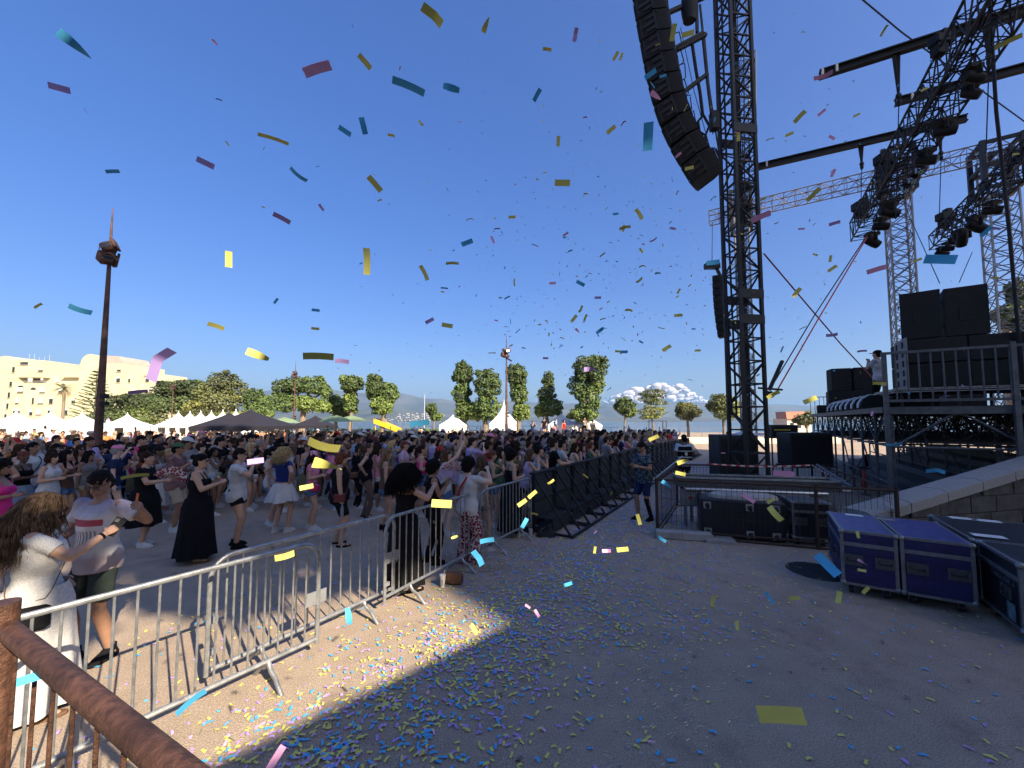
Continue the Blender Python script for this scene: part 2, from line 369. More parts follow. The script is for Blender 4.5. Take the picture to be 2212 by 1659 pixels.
# pines and oaks on the left
px_tree('umbrella_pine','pine',74,[(262,876,34,24),(300,866,34,20),(340,874,28,20),(255,905,40,18),(310,900,44,22)],9000,.26,'low spreading umbrella pine behind the single white tent',290,.4,'pines behind the tents')
px_tree('umbrella_pine','pine',84,[(372,842,38,22),(415,836,36,18),(355,868,30,26),(400,870,36,26),(430,858,26,24)],9500,.28,'dark umbrella pine with rounded top right of the low pine',392,.45,'pines behind the tents')
px_tree('holm_oak','olive',80,[(478,824,34,24),(505,846,30,26),(455,852,30,24),(488,868,42,26),(430,884,30,20)],9500,.26,'big olive brown oak, highest crown on the left, behind the white tent row',478,.45,None)
px_tree('holm_oak','plane',72,[(548,862,22,22),(575,872,18,20),(558,888,32,18)],5200,.24,'rounded green oak between big oak and the broad plane tree',556,.3,None)
px_tree('holm_oak','olive',66,[(430,900,34,16),(480,902,36,14),(530,904,34,14)],5200,.22,'low dark hedge like oak directly above the white tent row',480,.3,None)
px_tree('umbrella_pine','pine',40,[(2190,690,26,30),(2160,680,22,16),(2205,640,20,40)],7000,.2,'dark pine behind the right rear truss tower',2190,.4,None)
# palm
def palm(u,Y,vtop,label,nf=34,L=2.4):
    x=(u-CX)/F*Y; top=P(u,vtop,Y).z; root=empty('palm_tree',(x,Y,gz(x,Y)),0,label,'palm tree'); h=top-gz(x,Y)
    b=MB(); b.path([(0,0,0),(.1,0,h*.5),(0,0,h)],[.38,.3,.32],10); b.build('trunk',bark,root)
    rr=random.Random(3)
    def fr(b,n,L,lo,hi):
        for i in range(n):
            a=rr.uniform(0,6.28); el=rr.uniform(lo,hi); pts=[]
            for k in range(8):
                t=k/7; e=el-1.5*t*t; r_=L*t
                pts.append(Vector((math.cos(a)*r_*math.cos(el*.6),math.sin(a)*r_*math.cos(el*.6),h+L*t*math.sin(el)-L*.55*t*t)))
            for k in range(7):
                p,q=pts[k],pts[k+1]; d=(q-p).normalized(); s=d.cross(Vector((0,0,1))).normalized(); wd=.5*L*.45*math.sin(math.pi*min(1,(k+1)/7.5))
                for sg in (-1,1):
                    for m_ in range(3):
                        o=p.lerp(q,m_/3); tip=o+s*sg*wd+d*wd*.5-Vector((0,0,wd*.35)); b.raw([o,o+d*.06,tip],[(0,1,2)])
    b=MB(); fr(b,nf,L,-.3,1.3); o=b.build('crown',LM['palm'][1],root,None)
    b=MB(); fr(b,22,L*.8,-1.3,-.7); b.build('dead_fronds',mat('dead_frond',(.33,.25,.13),.9,0,.2,3),root,None)
    return root
palm(136,95,838,'fan palm with shaggy dry skirt in front of the cream apartment block')
# araucaria (norfolk pine) left of lamp post
def araucaria(u,Y,vtop,label):
    x=(u-CX)/F*Y; top=P(u,vtop,Y).z; z0=gz(x,Y); h=top-z0; root=empty('norfolk_pine',(x,Y,z0),0,label,'tree')
    b=MB(); b.tube((0,0,0),(0,0,h),.28,.04,8); b.build('trunk',bark,root)
    V=[];Fs=[]; rr=random.Random(8); b=MB()
    for k in range(15):
        z=h*.2+k*(h*.78/15); L=(h-z)*.36+.4
        for i in range(6):
            a=i*math.pi/3+k*.4; d=Vector((math.cos(a),math.sin(a),.12))
            p0=Vector((0,0,z)); p1=p0+d*L+Vector((0,0,.15*L))
            b.path([p0,p0.lerp(p1,.5)-Vector((0,0,.08*L)),p1],[.06,.09,.05],5)
            for q in range(12):
                t=.25+.75*q/12; c=p0.lerp(p1,t)-Vector((0,0,.06*L)); s=d.cross(Vector((0,0,1))).normalized()*rr.choice((-1,1)); b.path([c,c+s*.35+d*.2+Vector((0,0,.22))],[.07,.02],4)
    b.build('crown',LM['pine'][1],root,None); return root
araucaria(205,88,795,'open branched norfolk pine with upswept whorls beside the barrel roofed tower')
# ---------------------------------------------------------------- apartment buildings (left)
cream=mat('cream_render',(.52,.46,.29),.9,0,.08,.25,.1,6,col2=(.57,.52,.34))
creamd=mat('patched_render',(.55,.46,.30),.9,0,.08,.8)
glassd=mat('dark_glass',(.03,.035,.045),.15,0,.2,1); shut=mat('white_shutter',(.62,.62,.6),.6,0,.05,3)
rooft=mat('roof_felt',(.33,.30,.26),.9,0,.1,1); railm=mat('balcony_rail',(.3,.3,.3),.5,.5,.1,3)
BY=115.0
def bp(cx,cy,Y=BY):  # crop pixel of the left building view -> X,Z
    u=cx/4.032; v=740.5+cy/4.032; return (u-CX)/F*Y, CAMH+(HOR-v)/F*Y
def bblock(root,name,x0,x1,ytop,depth,Y,ybot=960,m=None):
    a=bp(x0,ytop,Y); c=bp(x1,ybot,Y); b=MB(); b.box(((a[0]+c[0])/2,Y+depth/2,(a[1]+c[1])/2),(c[0]-a[0],depth,a[1]-c[1]))
    return b.build(name,m or cream,root)
def bwin(root,x0,y0,x1,y1,Y,sh=.0,arch=False,name='window'):
    a=bp(x0,y0,Y); c=bp(x1,y1,Y); b=MB(); w_=c[0]-a[0]; h_=a[1]-c[1]; cx=(a[0]+c[0])/2
    b.box((cx,Y-.02,(a[1]+c[1])/2),(w_,.1,h_))
    if arch: b.prism([(cx+math.cos(t)*w_/2,Y-.07,a[1]-.003+math.sin(t)*w_*.32) for t in np.linspace(0,math.pi,9)],None,(0,.1,0))
    o=b.build(name,glassd,root)
    b=MB(); b.box((cx,Y-.13,c[1]-.06),(w_+.3,.22,.11)); b.build('sill',creamd,o)
    if sh>0:
        b=MB(); hh=h_*sh; b.box((cx,Y-.105,a[1]-hh/2),(w_*.96,.06,hh)); b.build('shutter',shut,o)
    return o
r1=empty('apartment_building',(0,0,0),0,'cream apartment block at the left edge with rounded corner top and narrow windows','building')
bblock(r1,'wall',-700,95,150,14,BY+1)
a=bp(-60,150,BY+1); c=bp(85,150,BY+1)
b=MB(); b.prism([((a[0]+c[0])/2+math.cos(t)*(c[0]-a[0])/2,BY+1,a[1]-.002+math.sin(t)*1.3) for t in np.linspace(0,math.pi,16)],None,(0,13,0)); b.build('barrel_roof',cream,r1)
bblock(r1,'upper_storey',95.5,358,150,12,BY+2,300); bblock(r1,'wing',98,668,352,12,BY,960); bblock(r1,'set_back_storey',358.5,668,262,9,BY+4,360)
b=MB(); a=bp(95,352,BY); c=bp(668,352,BY)
for k in range(60): b.tube((lerp(a[0],c[0],k/59),BY+.1,a[1]),(lerp(a[0],c[0],k/59),BY+.1,a[1]+.75),.03,n=4)
b.tube((a[0],BY+.1,a[1]+.75),(c[0],BY+.1,a[1]+.75),.05,n=5); b.build('terrace_railing',railm,r1)
for (x0,y0,x1,y1,s) in [(82,208,100,258,0),(68,338,88,382,0),(60,432,78,480,0),(55,528,72,575,0),(45,622,62,660,0),(148,165,215,190,0),(310,232,350,252,.2)]:
    bwin(r1,x0,y0,x1,y1,BY+1 if x1<105 else BY+2,s)
for (x0,y0,x1,y1,s,ar) in [(140,388,192,436,.75,1),(335,388,380,440,.8,0),(130,480,158,534,.8,0),(275,480,290,534,0,0),(328,480,372,534,.85,0),(425,483,455,533,.1,0),(320,580,362,628,.9,0),(260,575,285,632,.5,0),(118,578,175,632,.3,0),(420,578,455,632,.2,0),(620,483,650,530,.4,0),(555,570,590,628,.3,0),(500,395,540,440,.5,0),(130,670,175,720,.4,0),(240,672,280,720,.1,0),(330,672,372,720,.3,0)]:
    bwin(r1,x0,y0,x1,y1,BY,s,bool(ar))
for (x0,y0,x1,y1) in [(228,305,268,345),(340,305,360,330),(470,305,500,345)]: bwin(r1,x0,y0,x1,y1,BY+4 if x0>358 else BY+2,.8)
b=MB(); a=bp(560,300,BY+4); b.box((a[0]+2,BY+3.6,a[1]),(5,1.6,.2)); b.box((a[0]-8,BY+3.6,a[1]-.2),(4,1.4,.2)); b.build('awning_slab',creamd,r1)
b=MB(); a=bp(255,410,BY); b.prism([(a[0]+.75+math.cos(t)*.8,BY-.04,a[1]+math.sin(t)*.75) for t in np.linspace(0,math.pi,10)],None,(0,.08,0)); b.build('window',glassd,r1)
b=MB(); rr=random.Random(2)
for k in range(5): x_,z_=bp(150+k*45,148,BY+2); b.tube((x_,BY+4,z_),(x_,BY+4,z_+1.2+rr.random()),.04,n=4); b.tube((x_-.6,BY+4,z_+1),(x_+.6,BY+4,z_+1),.03,n=4)
b.build('antenna',railm,r1)
r2=empty('apartment_building',(0,0,0),0,'cream apartment tower with barrel vaulted roof behind the nearest lamp post','building')
bblock(r2,'wall',670,1036,178,14,BY-3)
a=bp(676,178,BY-3); c=bp(842,178,BY-3); q=bp(676,95,BY-3)
b=MB(); b.prism([((a[0]+c[0])/2+math.cos(t)*(c[0]-a[0])/2,BY-3,a[1]-.002+math.sin(t)*(q[1]-a[1])) for t in np.linspace(0,math.pi,20)],None,(0,11,0)); b.build('barrel_vault',cream,r2)
d=bp(1036,178,BY-3)
b=MB(); b.prism([(d[0]-5.6,BY-2.9,a[1]+2.4),(d[0]-.9,BY-2.9,a[1]+2.1),(d[0]-.1,BY-2.9,a[1]+.9),(d[0],BY-2.9,a[1]-.002),(d[0]-6.2,BY-2.9,a[1]-.002)],None,(0,9,0)); b.build('roof',rooft,r2)
bwin(r2,1000,232,1032,250,BY-3,0); bwin(r2,1000,300,1030,345,BY-3,.2)
r3=empty('apartment_building',(0,0,0),0,'low cream apartment wing with flat roof behind the low pine','building')
bblock(r3,'wall',925,1318,262,12,BY-1,960); bblock(r3,'wing',1206,1425,352,10,BY-3.5,960); bblock(r3,'set_back_storey',1060,1240,248,6,BY+3,280)
for (x0,y0,x1,y1,s) in [(955,305,975,342,.1),(1103,308,1120,346,.1),(1240,285,1300,292,0),(1255,300,1285,345,.3),(995,390,1065,435,.95),(1150,400,1190,430,.8),(940,440,975,480,.3)]: bwin(r3,x0,y0,x1,y1,BY-1,s)
for (x0,y0,x1,y1,s) in [(1290,385,1320,425,.5),(1360,390,1390,425,.8)]: bwin(r3,x0,y0,x1,y1,BY-3.5,s)
b=MB(); a=bp(1210,352,BY-3.5); c=bp(1400,352,BY-3.5); b.tube((a[0],BY-3.2,a[1]+.5),(c[0],BY-3.2,a[1]+.5),.05,n=5)
for k in range(14): x_=lerp(a[0],c[0],k/13); b.tube((x_,BY-3.2,a[1]),(x_,BY-3.2,a[1]+.5),.03,n=4)
b.build('roof_railing',railm,r3)
# tiled house far right behind tower
tile=mat('terracotta_roof',(.45,.17,.10),.8,0,.2,4); stonew=mat('pale_stone_wall',(.6,.53,.42),.9,0,.1,2)
r4=empty('house',(0,0,0),0,'low house with orange tiled roof seen between black tower and the stage','house')
a=P(1700,905,75); c=P(1752,905,75); b=MB(); b.box(((a.x+c.x)/2,77,a.z-1.6),(c.x-a.x,4,3.2)); b.build('wall',stonew,r4)
b=MB(); b.prism([(a.x-.3,74.6,a.z+.02),(c.x+.5,74.6,a.z+.02),(c.x+.5,77,a.z+1.5),(a.x+1.2,77,a.z+1.4)],None,(0,3,.0)); b.build('roof',tile,r4)
b=MB(); 
for k in range(3): b.box((lerp(a.x,c.x,.2+k*.3),74.95,a.z-1.2),(.6,.1,1)); 
b.build('window',glassd,r4)
# pale low wall behind barriers (1940-ish px of the pit end)
b=MB(); b.box((27,46,gz(0,46)+.35),(22,.5,.7)); tag(b.build('low_wall',stonew),'low pale stone wall beyond the far end of the pit barrier','wall')
# ---------------------------------------------------------------- unseen blocks and pines added behind the camera to throw the shade
def uv(u,v): return Vector((u*.737-v*.676,u*.676+v*.737,0))
def uvblock(root,u0,u1,v0,v1,h,m,name='wall'):
    b=MB(); ps=[uv(u0,v0),uv(u1,v0),uv(u1,v1),uv(u0,v1)]; b.prism(ps,None,(0,0,h)); o=b.build(name,m,root)
    return o
stw=mat('bounce_stone',(.55,.48,.38),.95,0,.2,1.5,.5,5)  # pale warm stone, chosen to bounce light into the shaded ground
r5=empty('shade_block',(0,0,0),0,'tall unseen stone block added far behind the photographer to shade the stage','building'); uvblock(r5,2.9,37,-64,-46,46.0,stw); uvblock(r5,8.3,15.5,-63,-46.6,55.5,stw,'tower_shade_block')  # added mass keeps stage and pit shaded; its raised top shades the black tower
for k in range(8):
    for j in range(9):
        p=uv(5+k*4,-45.98); b=MB(); M=Matrix((Vector((.737,.676,0)),Vector((-.676,.737,0)),Vector((0,0,1)))).transposed(); b.box((p.x,p.y,4+j*4.6),(1.4,.08,2.2),M); b.build('window',glassd,r5)  # windows dress the added tall block
r6=empty('shade_block',(0,0,0),0,'low unseen stone block added behind the photographer to shade the near ground','building'); uvblock(r6,-14,3.2,-16,-6.2,6.2,stw)  # low block added out of view for the near shade edge
p=uv(-3,-6.18); b=MB(); b.box((p.x,p.y,2),(1.2,.08,2.1),M); b.build('door',mat('old_door',(.12,.08,.05),.7),r6)  # door dresses the added low block
def shade_tree(u,v,cl,n,size,label):  # pines added out of view, crowns set to dapple and shade the crowd
    p=uv(u,v); return tree('shade_pine','pine',p.x,p.y,0,cl,n,size,label,tr=.45)
shade_tree(-1.5,-11,[(0,0,14,3.2,3.2,2.8),(1.5,1,18,3.6,3.4,3.4),(-1.5,0,22,3.4,3.2,3)],3300,.33,'unseen tall pine added for shade behind the photographer, nearest the stone block')
shade_tree(-8,-12,[(0,0,14.5,3.6,3.4,3),(1.5,-1,18.5,4,4,3.4),(-2,1,22,3.6,3.6,3)],3300,.33,'unseen tall pine added for shade behind the photographer, middle of the row')
shade_tree(-15,-12,[(0,0,15,3.6,3.4,3),(1.5,-1,19,4,4,3.4),(-2,1,22.5,3.6,3.6,3)],3300,.33,'unseen tall pine added for shade behind the photographer, end of the row')
shade_tree(-21,-8,[(0,0,14,3.8,3.8,3.2),(2,1,18,4,4,3.4)],4200,.36,'unseen tall pine added for shade behind the photographer, apart from the row')
p_=uv(3.5,-5.6); q_=(uv(1.5,-12.5)-uv(3.5,-5.6)); tree('shade_pine','pine',p_.x,p_.y,0,[(q_.x,q_.y,14.7,2.6,2.6,2.6),(q_.x-1,q_.y,19,3.0,3,3),(q_.x,q_.y,23,3,3,3)],5200,.36,'unseen leaning pine added behind the photographer to shade the front of the crowd',tr=.3)  # trunk kept inside the block's shadow, crown offset to shade the crowd front
# air over the bay
hm=bpy.data.materials.new('haze'); hm.use_nodes=True; n=hm.node_tree; n.nodes.remove(n.nodes['Principled BSDF'])
pv=n.nodes.new('ShaderNodeVolumePrincipled'); pv.inputs['Color'].default_value=(.36,.62,1,1); pv.inputs['Density'].default_value=6.5e-5; pv.inputs['Anisotropy'].default_value=.2
n.links.new(pv.outputs[0],n.nodes['Material Output'].inputs['Volume'])
b=MB(); b.box((0,14800,330),(64000,31000,700)); o=b.build('haze',hm,None,None); o['kind']='stuff'
# ================================================================ STAGE, TOWERS, FENCES
blk=mat('black_steel',(.007,.0075,.009),.6,.1,.3,6,.15,30); blk2=mat('worn_black_paint',(.02,.021,.025),.6,.1,.4,4)
galv=mat('galvanised_steel',(.30,.31,.31),.48,.7,.25,14,.12,60,col2=(.43,.44,.44)); galvd=mat('dull_scaffold_steel',(.085,.095,.105),.6,.4,.25,7)
alu=mat('aluminium_truss',(.30,.27,.25),.4,.7,.15,5); rust=mat('rusty_steel',(.20,.085,.04),.75,.25,.4,16,.35,60,col2=(.34,.16,.085))
rustd=mat('dark_rust',(.05,.028,.02),.8,.2,.35,14); spk=mat('speaker_black',(.012,.012,.013),.75,0,.2,9,.1,50,spec=.3); grille=mat('speaker_grille',(.018,.016,.016),.6,.2,.35,60,.5,120)
rubber=mat('black_rubber',(.012,.012,.012),.7,0,.1,5); chrome=mat('bright_zinc',(.6,.6,.58),.28,.9,.1,8); rope=mat('dark_rope',(.012,.012,.016),.8)
pinkrope=mat('pink_strap',(.65,.12,.12),.7,0,.15,5); hoistm=mat('hoist_black',(.010,.010,.011),.6,spec=.3); tape=mat('white_tape',(.75,.75,.72),.6)
def truss(b,p,q,w,chord=.025,brace=.013,seg=None,up=(0,0,1),n=6,h=None,style='z'):
    p=Vector(p);q=Vector(q); x,y,z=frame(q-p,up); h=h or w; L=(q-p).length; N=seg or max(2,int(round(L/w)))
    C=[(-1,-1),(1,-1),(1,1),(-1,1)]
    def pt(i,t): return p+z*(L*t)+x*(C[i][0]*w/2)+y*(C[i][1]*h/2)
    for i in range(4): b.tube(pt(i,0),pt(i,1),chord,n=n)
    for k in range(N):
        t0,t1=k/N,(k+1)/N
        for i in range(4):
            j=(i+1)%4
            if style=='x': b.tube(pt(i,t0),pt(j,t1),brace,n=4,cap=False); b.tube(pt(j,t0),pt(i,t1),brace,n=4,cap=False)
            elif (k+i)%2: b.tube(pt(i,t0),pt(j,t1),brace,n=4,cap=False)
            else: b.tube(pt(j,t0),pt(i,t1),brace,n=4,cap=False)
            b.tube(pt(i,t0),pt(j,t0),brace,n=4,cap=False)
    for i in range(4): b.tube(pt(i,1),pt((i+1)%4,1),brace,n=4,cap=False)
# --- main black tower
TY=11.5; tb=Vector(((1613-CX)/F*TY,TY,0))
root=empty('truss_tower',tuple(tb),R(8),'tall black lattice tower standing beside the hanging speaker column','truss tower')
W=.66; H=17.5
def boxtower(root,W,H,leg,br,bay,m,name='lattice_frame'):
    C=[(-1,-1),(1,-1),(1,1),(-1,1)]
    for c in C: b=MB(); b.box((c[0]*W/2,c[1]*W/2,H/2),(leg,leg,H)); b.build('corner_post',m,root)
    b=MB(); N=int(H/bay)
    for k in range(N+1):
        z=k*bay
        for i in range(4):
            j=(i+1)%4; a=Vector((C[i][0]*W/2,C[i][1]*W/2,z)); c=Vector((C[j][0]*W/2,C[j][1]*W/2,z)); up=Vector((0,0,bay))
            b.beam(a,c,br*.9,br*.9)
            if k<N: b.beam(a+up*.06,c+up*.94,br,br*.7) if (k+i)%2 else b.beam(c+up*.06,a+up*.94,br,br*.7)
    b.build(name,m,root)
boxtower(root,W,H,.085,.045,.66,blk)
b=MB()
for k in (5.15,5.9,10.9): b.box((0,-W/2-.02,k),(W+.1,.06,.26)); b.box((0,W/2+.02,k),(W+.1,.06,.26))
b.build('splice_plate',blk2,root)
b=MB(); rr=random.Random(4)
for i in range(7):
    x0=-.1+.05*i; b.path([(x0+.02*math.sin(k*1.3+i),.05+.02*math.cos(k+i),k*.5) for k in range(0,34)],.012+.006*(i%2),5)
b.build('cable_bundle',rope,root)
b=MB(); 
for sx in (-1,1): b.path([(-W/2-.1,-.1*sx,15.8),(-W/2-.13,-.1*sx,8),(-W/2-.08,-.1*sx,2.4)],.03,6)
b.build('cable',rope,root)
b=MB(); b.box((0,0,.06),(1.5,1.5,.12)); 
for a in range(4): an=a*math.pi/2+.78; b.beam((math.cos(an)*.5,math.sin(an)*.5,.14),(math.cos(an)*1.15,math.sin(an)*1.15,.1),.09)
b.build('base_frame',blk2,root)
# --- PA column
def cabinet(b,w,d,h,tap=.08):
    """cabinet: width along Y (w), depth along X (d): front at -X"""
    vs=[]
    for z in (-h/2,h/2):
        for x,y in ((-d/2,-w/2),(d*.15,-w/2),(d/2,-w/2+tap*2),(d/2,w/2-tap*2),(d*.15,w/2),(-d/2,w/2)): vs.append((x,y,z))
    n=6; b.raw(vs,[tuple(range(n-1,-1,-1)),tuple(range(n,2*n))]+[(i,(i+1)%n,n+(i+1)%n,n+i) for i in range(n)])
def linearray(name,pts,label,w,d,seed,rz,cat='speaker array',dark=spk):
    """pts: world points along the column; every cabinet turned to stay square to the curve"""
    root=empty(name,tuple(pts[0]),0,label,cat)
    o0=Vector(pts[0])
    for i in range(len(pts)-1):
        a,c=Vector(pts[i]),Vector(pts[i+1]); m=(a+c)/2; t=(a-c); h=t.length*.93; t.normalize()
        out=Vector((math.cos(rz),math.sin(rz),0)); yax=t.cross(out).normalized(); xax=yax.cross(t)
        M=Matrix((xax,yax,t)).transposed().to_4x4(); M.translation=m-o0
        b=MB(); cabinet(b,w,d,h); ob=b.build('cabinet',dark,root); ob.matrix_local=M
        for sy in (-1,1):
            b=MB(); y=sy*(w/2+.008)
            b.box((-d*.18,y,0),(d*.5,.03,h*.16)); b.box((-d*.38,y,0),(.035,.05,h*.95)); b.box((-d*.02,y,h*.3),(d*.34,.03,h*.12)); b.box((-d*.02,y,-h*.3),(d*.34,.03,h*.12))
            b.box((d*.12,y,0),(.05,.04,h*.98))
            b.ell((-d*.47,y,h*.42),(.03,.03,.03),8,6); b.ell((d*.2,y,h*.42),(.025,.025,.025),8,6); b.build('rigging_plate',grille,ob)
        b=MB(); b.box((d/2+.005,0,0),(.02,w*.5,h*.7)); 
        for q in (-1,1): b.box((d/2+.014,q*w*.12,-h*.08),(.02,w*.09,h*.35))
        b.build('rear_panel',blk2,ob)
        b=MB(); b.box((-d/2-.012,0,0),(.02,w*.94,h*.86)); b.build('grille',grille,ob)
    return root
PY=10.0
px=[(1399,-60),(1404,-22),(1409,18),(1416,60),(1424,103),(1432,147),(1441,190),(1452,232),(1466,272),(1484,310),(1506,347),(1530,386)]
pts=[P(u,v,PY) for u,v in px]
arr=linearray('speaker_array',pts,'long curved black speaker column hanging left of the black tower',1.1,.72,1,-R(34))
# rigging frame and chains beside the column
root=empty('rigging_frame',tuple(P(1500,40,PY)),0,'black rigging bars, hook and chain hoist behind the hanging speaker column','rigging'); o0=root.location.copy()
def Q_(u,v,Y=PY+.55): return P(u,v,Y)-o0
b=MB()
for (a,c) in [((1380,55),(1530,-10)),((1440,115),(1518,72)),((1462,210),(1528,160)),((1462,108),(1525,75))]: b.beam(Q_(*a),Q_(*c),.11,.09)
b.beam(Q_(1503,-60),Q_(1506,70),.07); b.beam(Q_(1512,10),Q_(1540,280),.045); b.build('rigging_bar',blk,root)
b=MB(); b.path([Q_(1495,95),Q_(1503,150),Q_(1512,200),Q_(1518,250)],.045,7); b.path([Q_(1518,250),Q_(1508,262),Q_(1511,285),Q_(1524,292),Q_(1532,272),Q_(1520,250)],.035,7,closed=False)
b.path([Q_(1524,292),Q_(1526,320),Q_(1532,350)],.04,7); b.build('lifting_sling',rope,root)
b=MB(); b.loft([((Q_(1489,-20)),.2,.2),((Q_(1489,10)),.24,.2),((Q_(1489,26)),.22,.18),((Q_(1489,46)),.17,.14)][::-1],12); b.build('chain_hoist',hoistm,root); b=MB(); b.box(Q_(1543,262),(.2,.2,.5)); b.build('chain_hoist',hoistm,root)
b=MB(); b.path([Q_(1521,70),Q_(1531,180),Q_(1548,300),Q_(1556,345)],.02,5); b.path([Q_(1515,70),Q_(1526,180),Q_(1540,290)],.014,5); b.path([Q_(1470,60),Q_(1500,200),Q_(1545,360)],.01,5)
rr=random.Random(7)
for k in range(9):
    v=75+k*34; u=float(np.interp(v,[0,150,230,310,390],[1445,1462,1478,1510,1550])); b.path([Q_(u-4,v),Q_(u+14+rr.uniform(-4,8),v-6),Q_(u+20,v+24),Q_(u+6,v+36),Q_(u-2,v+30)],.016,5)
for k in range(6):
    u0=1528+k*3; b.path([Q_(u0,318),Q_(u0-14+k*5,340),Q_(u0+2,366+k*3),Q_(u0+14,345),Q_(u0+4,320)],.013,5)
b.build('signal_cable',rope,root)
# --- far array
fY=20.5
px=[(1556,602+k*15.5+0*k) for k in range(11)]
px=[(1554+0.25*k*k*.6,598+k*14.5) for k in range(10)]
linearray('speaker_array',[P(u,v,fY) for u,v in px],'smaller curved speaker column far behind the left leg of the black tower',.8,.55,2,-R(34))
b=MB(); t0=P(1538,575,fY); 
b.box(t0,(.75,.3,.28)); b.tube(P(1539,480,fY),P(1538,572,fY),.02,n=5); b.beam(P(1548,580,fY),P(1560,604,fY),.12); o=b.build('chain_hoist',hoistm); tag(o,'small chain hoist hanging from the far end of the roof truss above far speaker column','hoist','chain hoists hanging from the roof')
# --- roof truss and rear towers
hz=14.0
def RT(u,v,h): # point on picture ray at height h
    return G(u,v,h)
ta=RT(1532,472,hz); tc=ta+E2*12.3
b=MB(); truss(b,ta,tc,.62,.03,.016,24); 
b2=MB(); b2.tube(ta+Vector((-.3,0,.3)),ta+Vector((.1,-.2,-.45)),.03,n=5)
tr=empty('roof_truss',tuple(ta),0,'long grey horizontal roof truss running behind the black tower','truss')
o=b.build('lattice_truss',alu,tr); o.location=-ta
b=MB(); truss(b,tc,tc+E2*7,.62,.03,.016,12); o=b.build('lattice_truss',alu,tr); o.location=-ta
def rear_tower(u,tpos,label,w=.78,h=14.6,z0=0):
    p=ta+E2*tpos; p.z=z0
    root=empty('truss_tower',tuple(p),math.atan2(E2.y,E2.x),label,'truss tower','grey rear towers carrying the roof')
    b=MB(); truss(b,(0,0,0),(0,0,h-z0),w,.045,.02,int((h-z0)/.62),style='x',up=(0,1,0)); b.build('lattice_mast',alu,root)
    b=MB(); 
    for sx in (-1,1):
        for sy in (-1,1): b.box((sx*w*.68,sy*w*.68,h-z0-.6),(.16,.16,2.2))
    for dz in (-1.6,-.6,.4): 
        for sx in (-1,1): b.box((sx*w*.68,0,h-z0+dz),(.12,w*1.5,.14)); b.box((0,sx*w*.68,h-z0+dz),(w*1.4,.12,.14))
    for sx in (-1,1): b.tube((sx*w*.3,-w*.75,h-z0-.2),(sx*w*.3,w*.75,h-z0-.2),.1,n=8)
    b.build('sleeve_block',blk2,root)
    return root
rear_tower(1620,1.6,'grey lattice tower seen through the black tower',.7)
rear_tower(1937,8.0,'grey lattice mast behind the speaker stack, left of the nearer one')
rear_tower(2165,11.2,'grey lattice mast nearest the right edge',.86,13.8)
# spotlights stuck to the tower behind the black tower
def moving_light(p,dirv,s=1.0,label='black moving head light under the big diagonal truss',group='moving head lights on the lighting trusses',lit=False,face=True):
    s*=.62; root=empty('moving_light',tuple(p),0,label,'stage light',group)
    b=MB(); b.box((0,0,-.05*s),(.42*s,.3*s,.12*s)); b.build('base',hoistm,root)
    d=Vector(dirv).normalized(); c=Vector((0,0,-.36*s))
    b=MB()
    sd=d.cross(Vector((0,0,1))).normalized()
    for sg in (-1,1): b.beam(sd*sg*.2*s+Vector((0,0,-.1*s)),sd*sg*.2*s+c,.05*s,.1*s)
    b.build('yoke',chrome if lit else hoistm,root)
    x,y,z=frame(d); M=Matrix((x,y,z)).transposed()
    b=MB(); b.loft([(c+d*(-.3*s),.1*s,.1*s,M),(c+d*(-.26*s),.15*s,.15*s,M),(c+d*(.1*s),.17*s,.17*s,M),(c+d*(.26*s),.15*s,.15*s,M)],14); b.build('head',hoistm,root)
    if face:
        b=MB(); 
        if lit:
            for i in range(12):
                a=i*.5236; r_=.105*s if i%2 else .055*s; b.loft([(c+d*(.265*s)+x*math.cos(a)*r_+y*math.sin(a)*r_,.026*s,.026*s,M),(c+d*(.28*s)+x*math.cos(a)*r_+y*math.sin(a)*r_,.02*s,.02*s,M)],8)
            b.build('lens',mat('clear_lens',(.6,.8,.78),.15,0,.05),root)
        else:
            b.loft([(c+d*(.262*s),.12*s,.12*s,M),(c+d*(.275*s),.11*s,.11*s,M)],14); b.build('lens',glassd,root)
    return root
# --- lighting trusses
HL=9.65
def light_truss(u,v,L,label,w=.56,lights=(),seg=None):
    a=G(u,v,HL); c=a-E1*L; root=empty('lighting_truss',tuple(a),0,label,'truss')
    b=MB(); truss(b,a-a,c-a,w,.03,.016,int(L/.42),h=w*1.05); b.build('lattice_truss',blk2,root)
    b=MB(); rr=random.Random(int(u))
    for k in range(6):
        y0=rr.uniform(-.15,.15); b.path([(-E1*(L*t/20)+E2*(y0+.05*math.sin(t*1.7+k))+Vector((0,0,w*.35+.08*math.sin(t*2.1+k*2)))) for t in range(21)],.02,5)
    for k in range(10):
        t=rr.uniform(.02,.95); q=-E1*(L*t); b.path([q+Vector((0,0,w*.3)),q+E2*.25+Vector((0,0,-.3)),q-E1*.4+E2*.1+Vector((0,0,-.25)),q-E1*.8+Vector((0,0,w*.3))],.012,4)
    b.build('cable_loom',rope,root); return a,c
a1,c1=light_truss(1862,497,10.5,'big black lighting truss slanting up to the top right corner, crowded with lamps',.7)
a2,c2=light_truss(2027,522,9.5,'second black lighting truss low at the right edge',.55)
rr=random.Random(21)
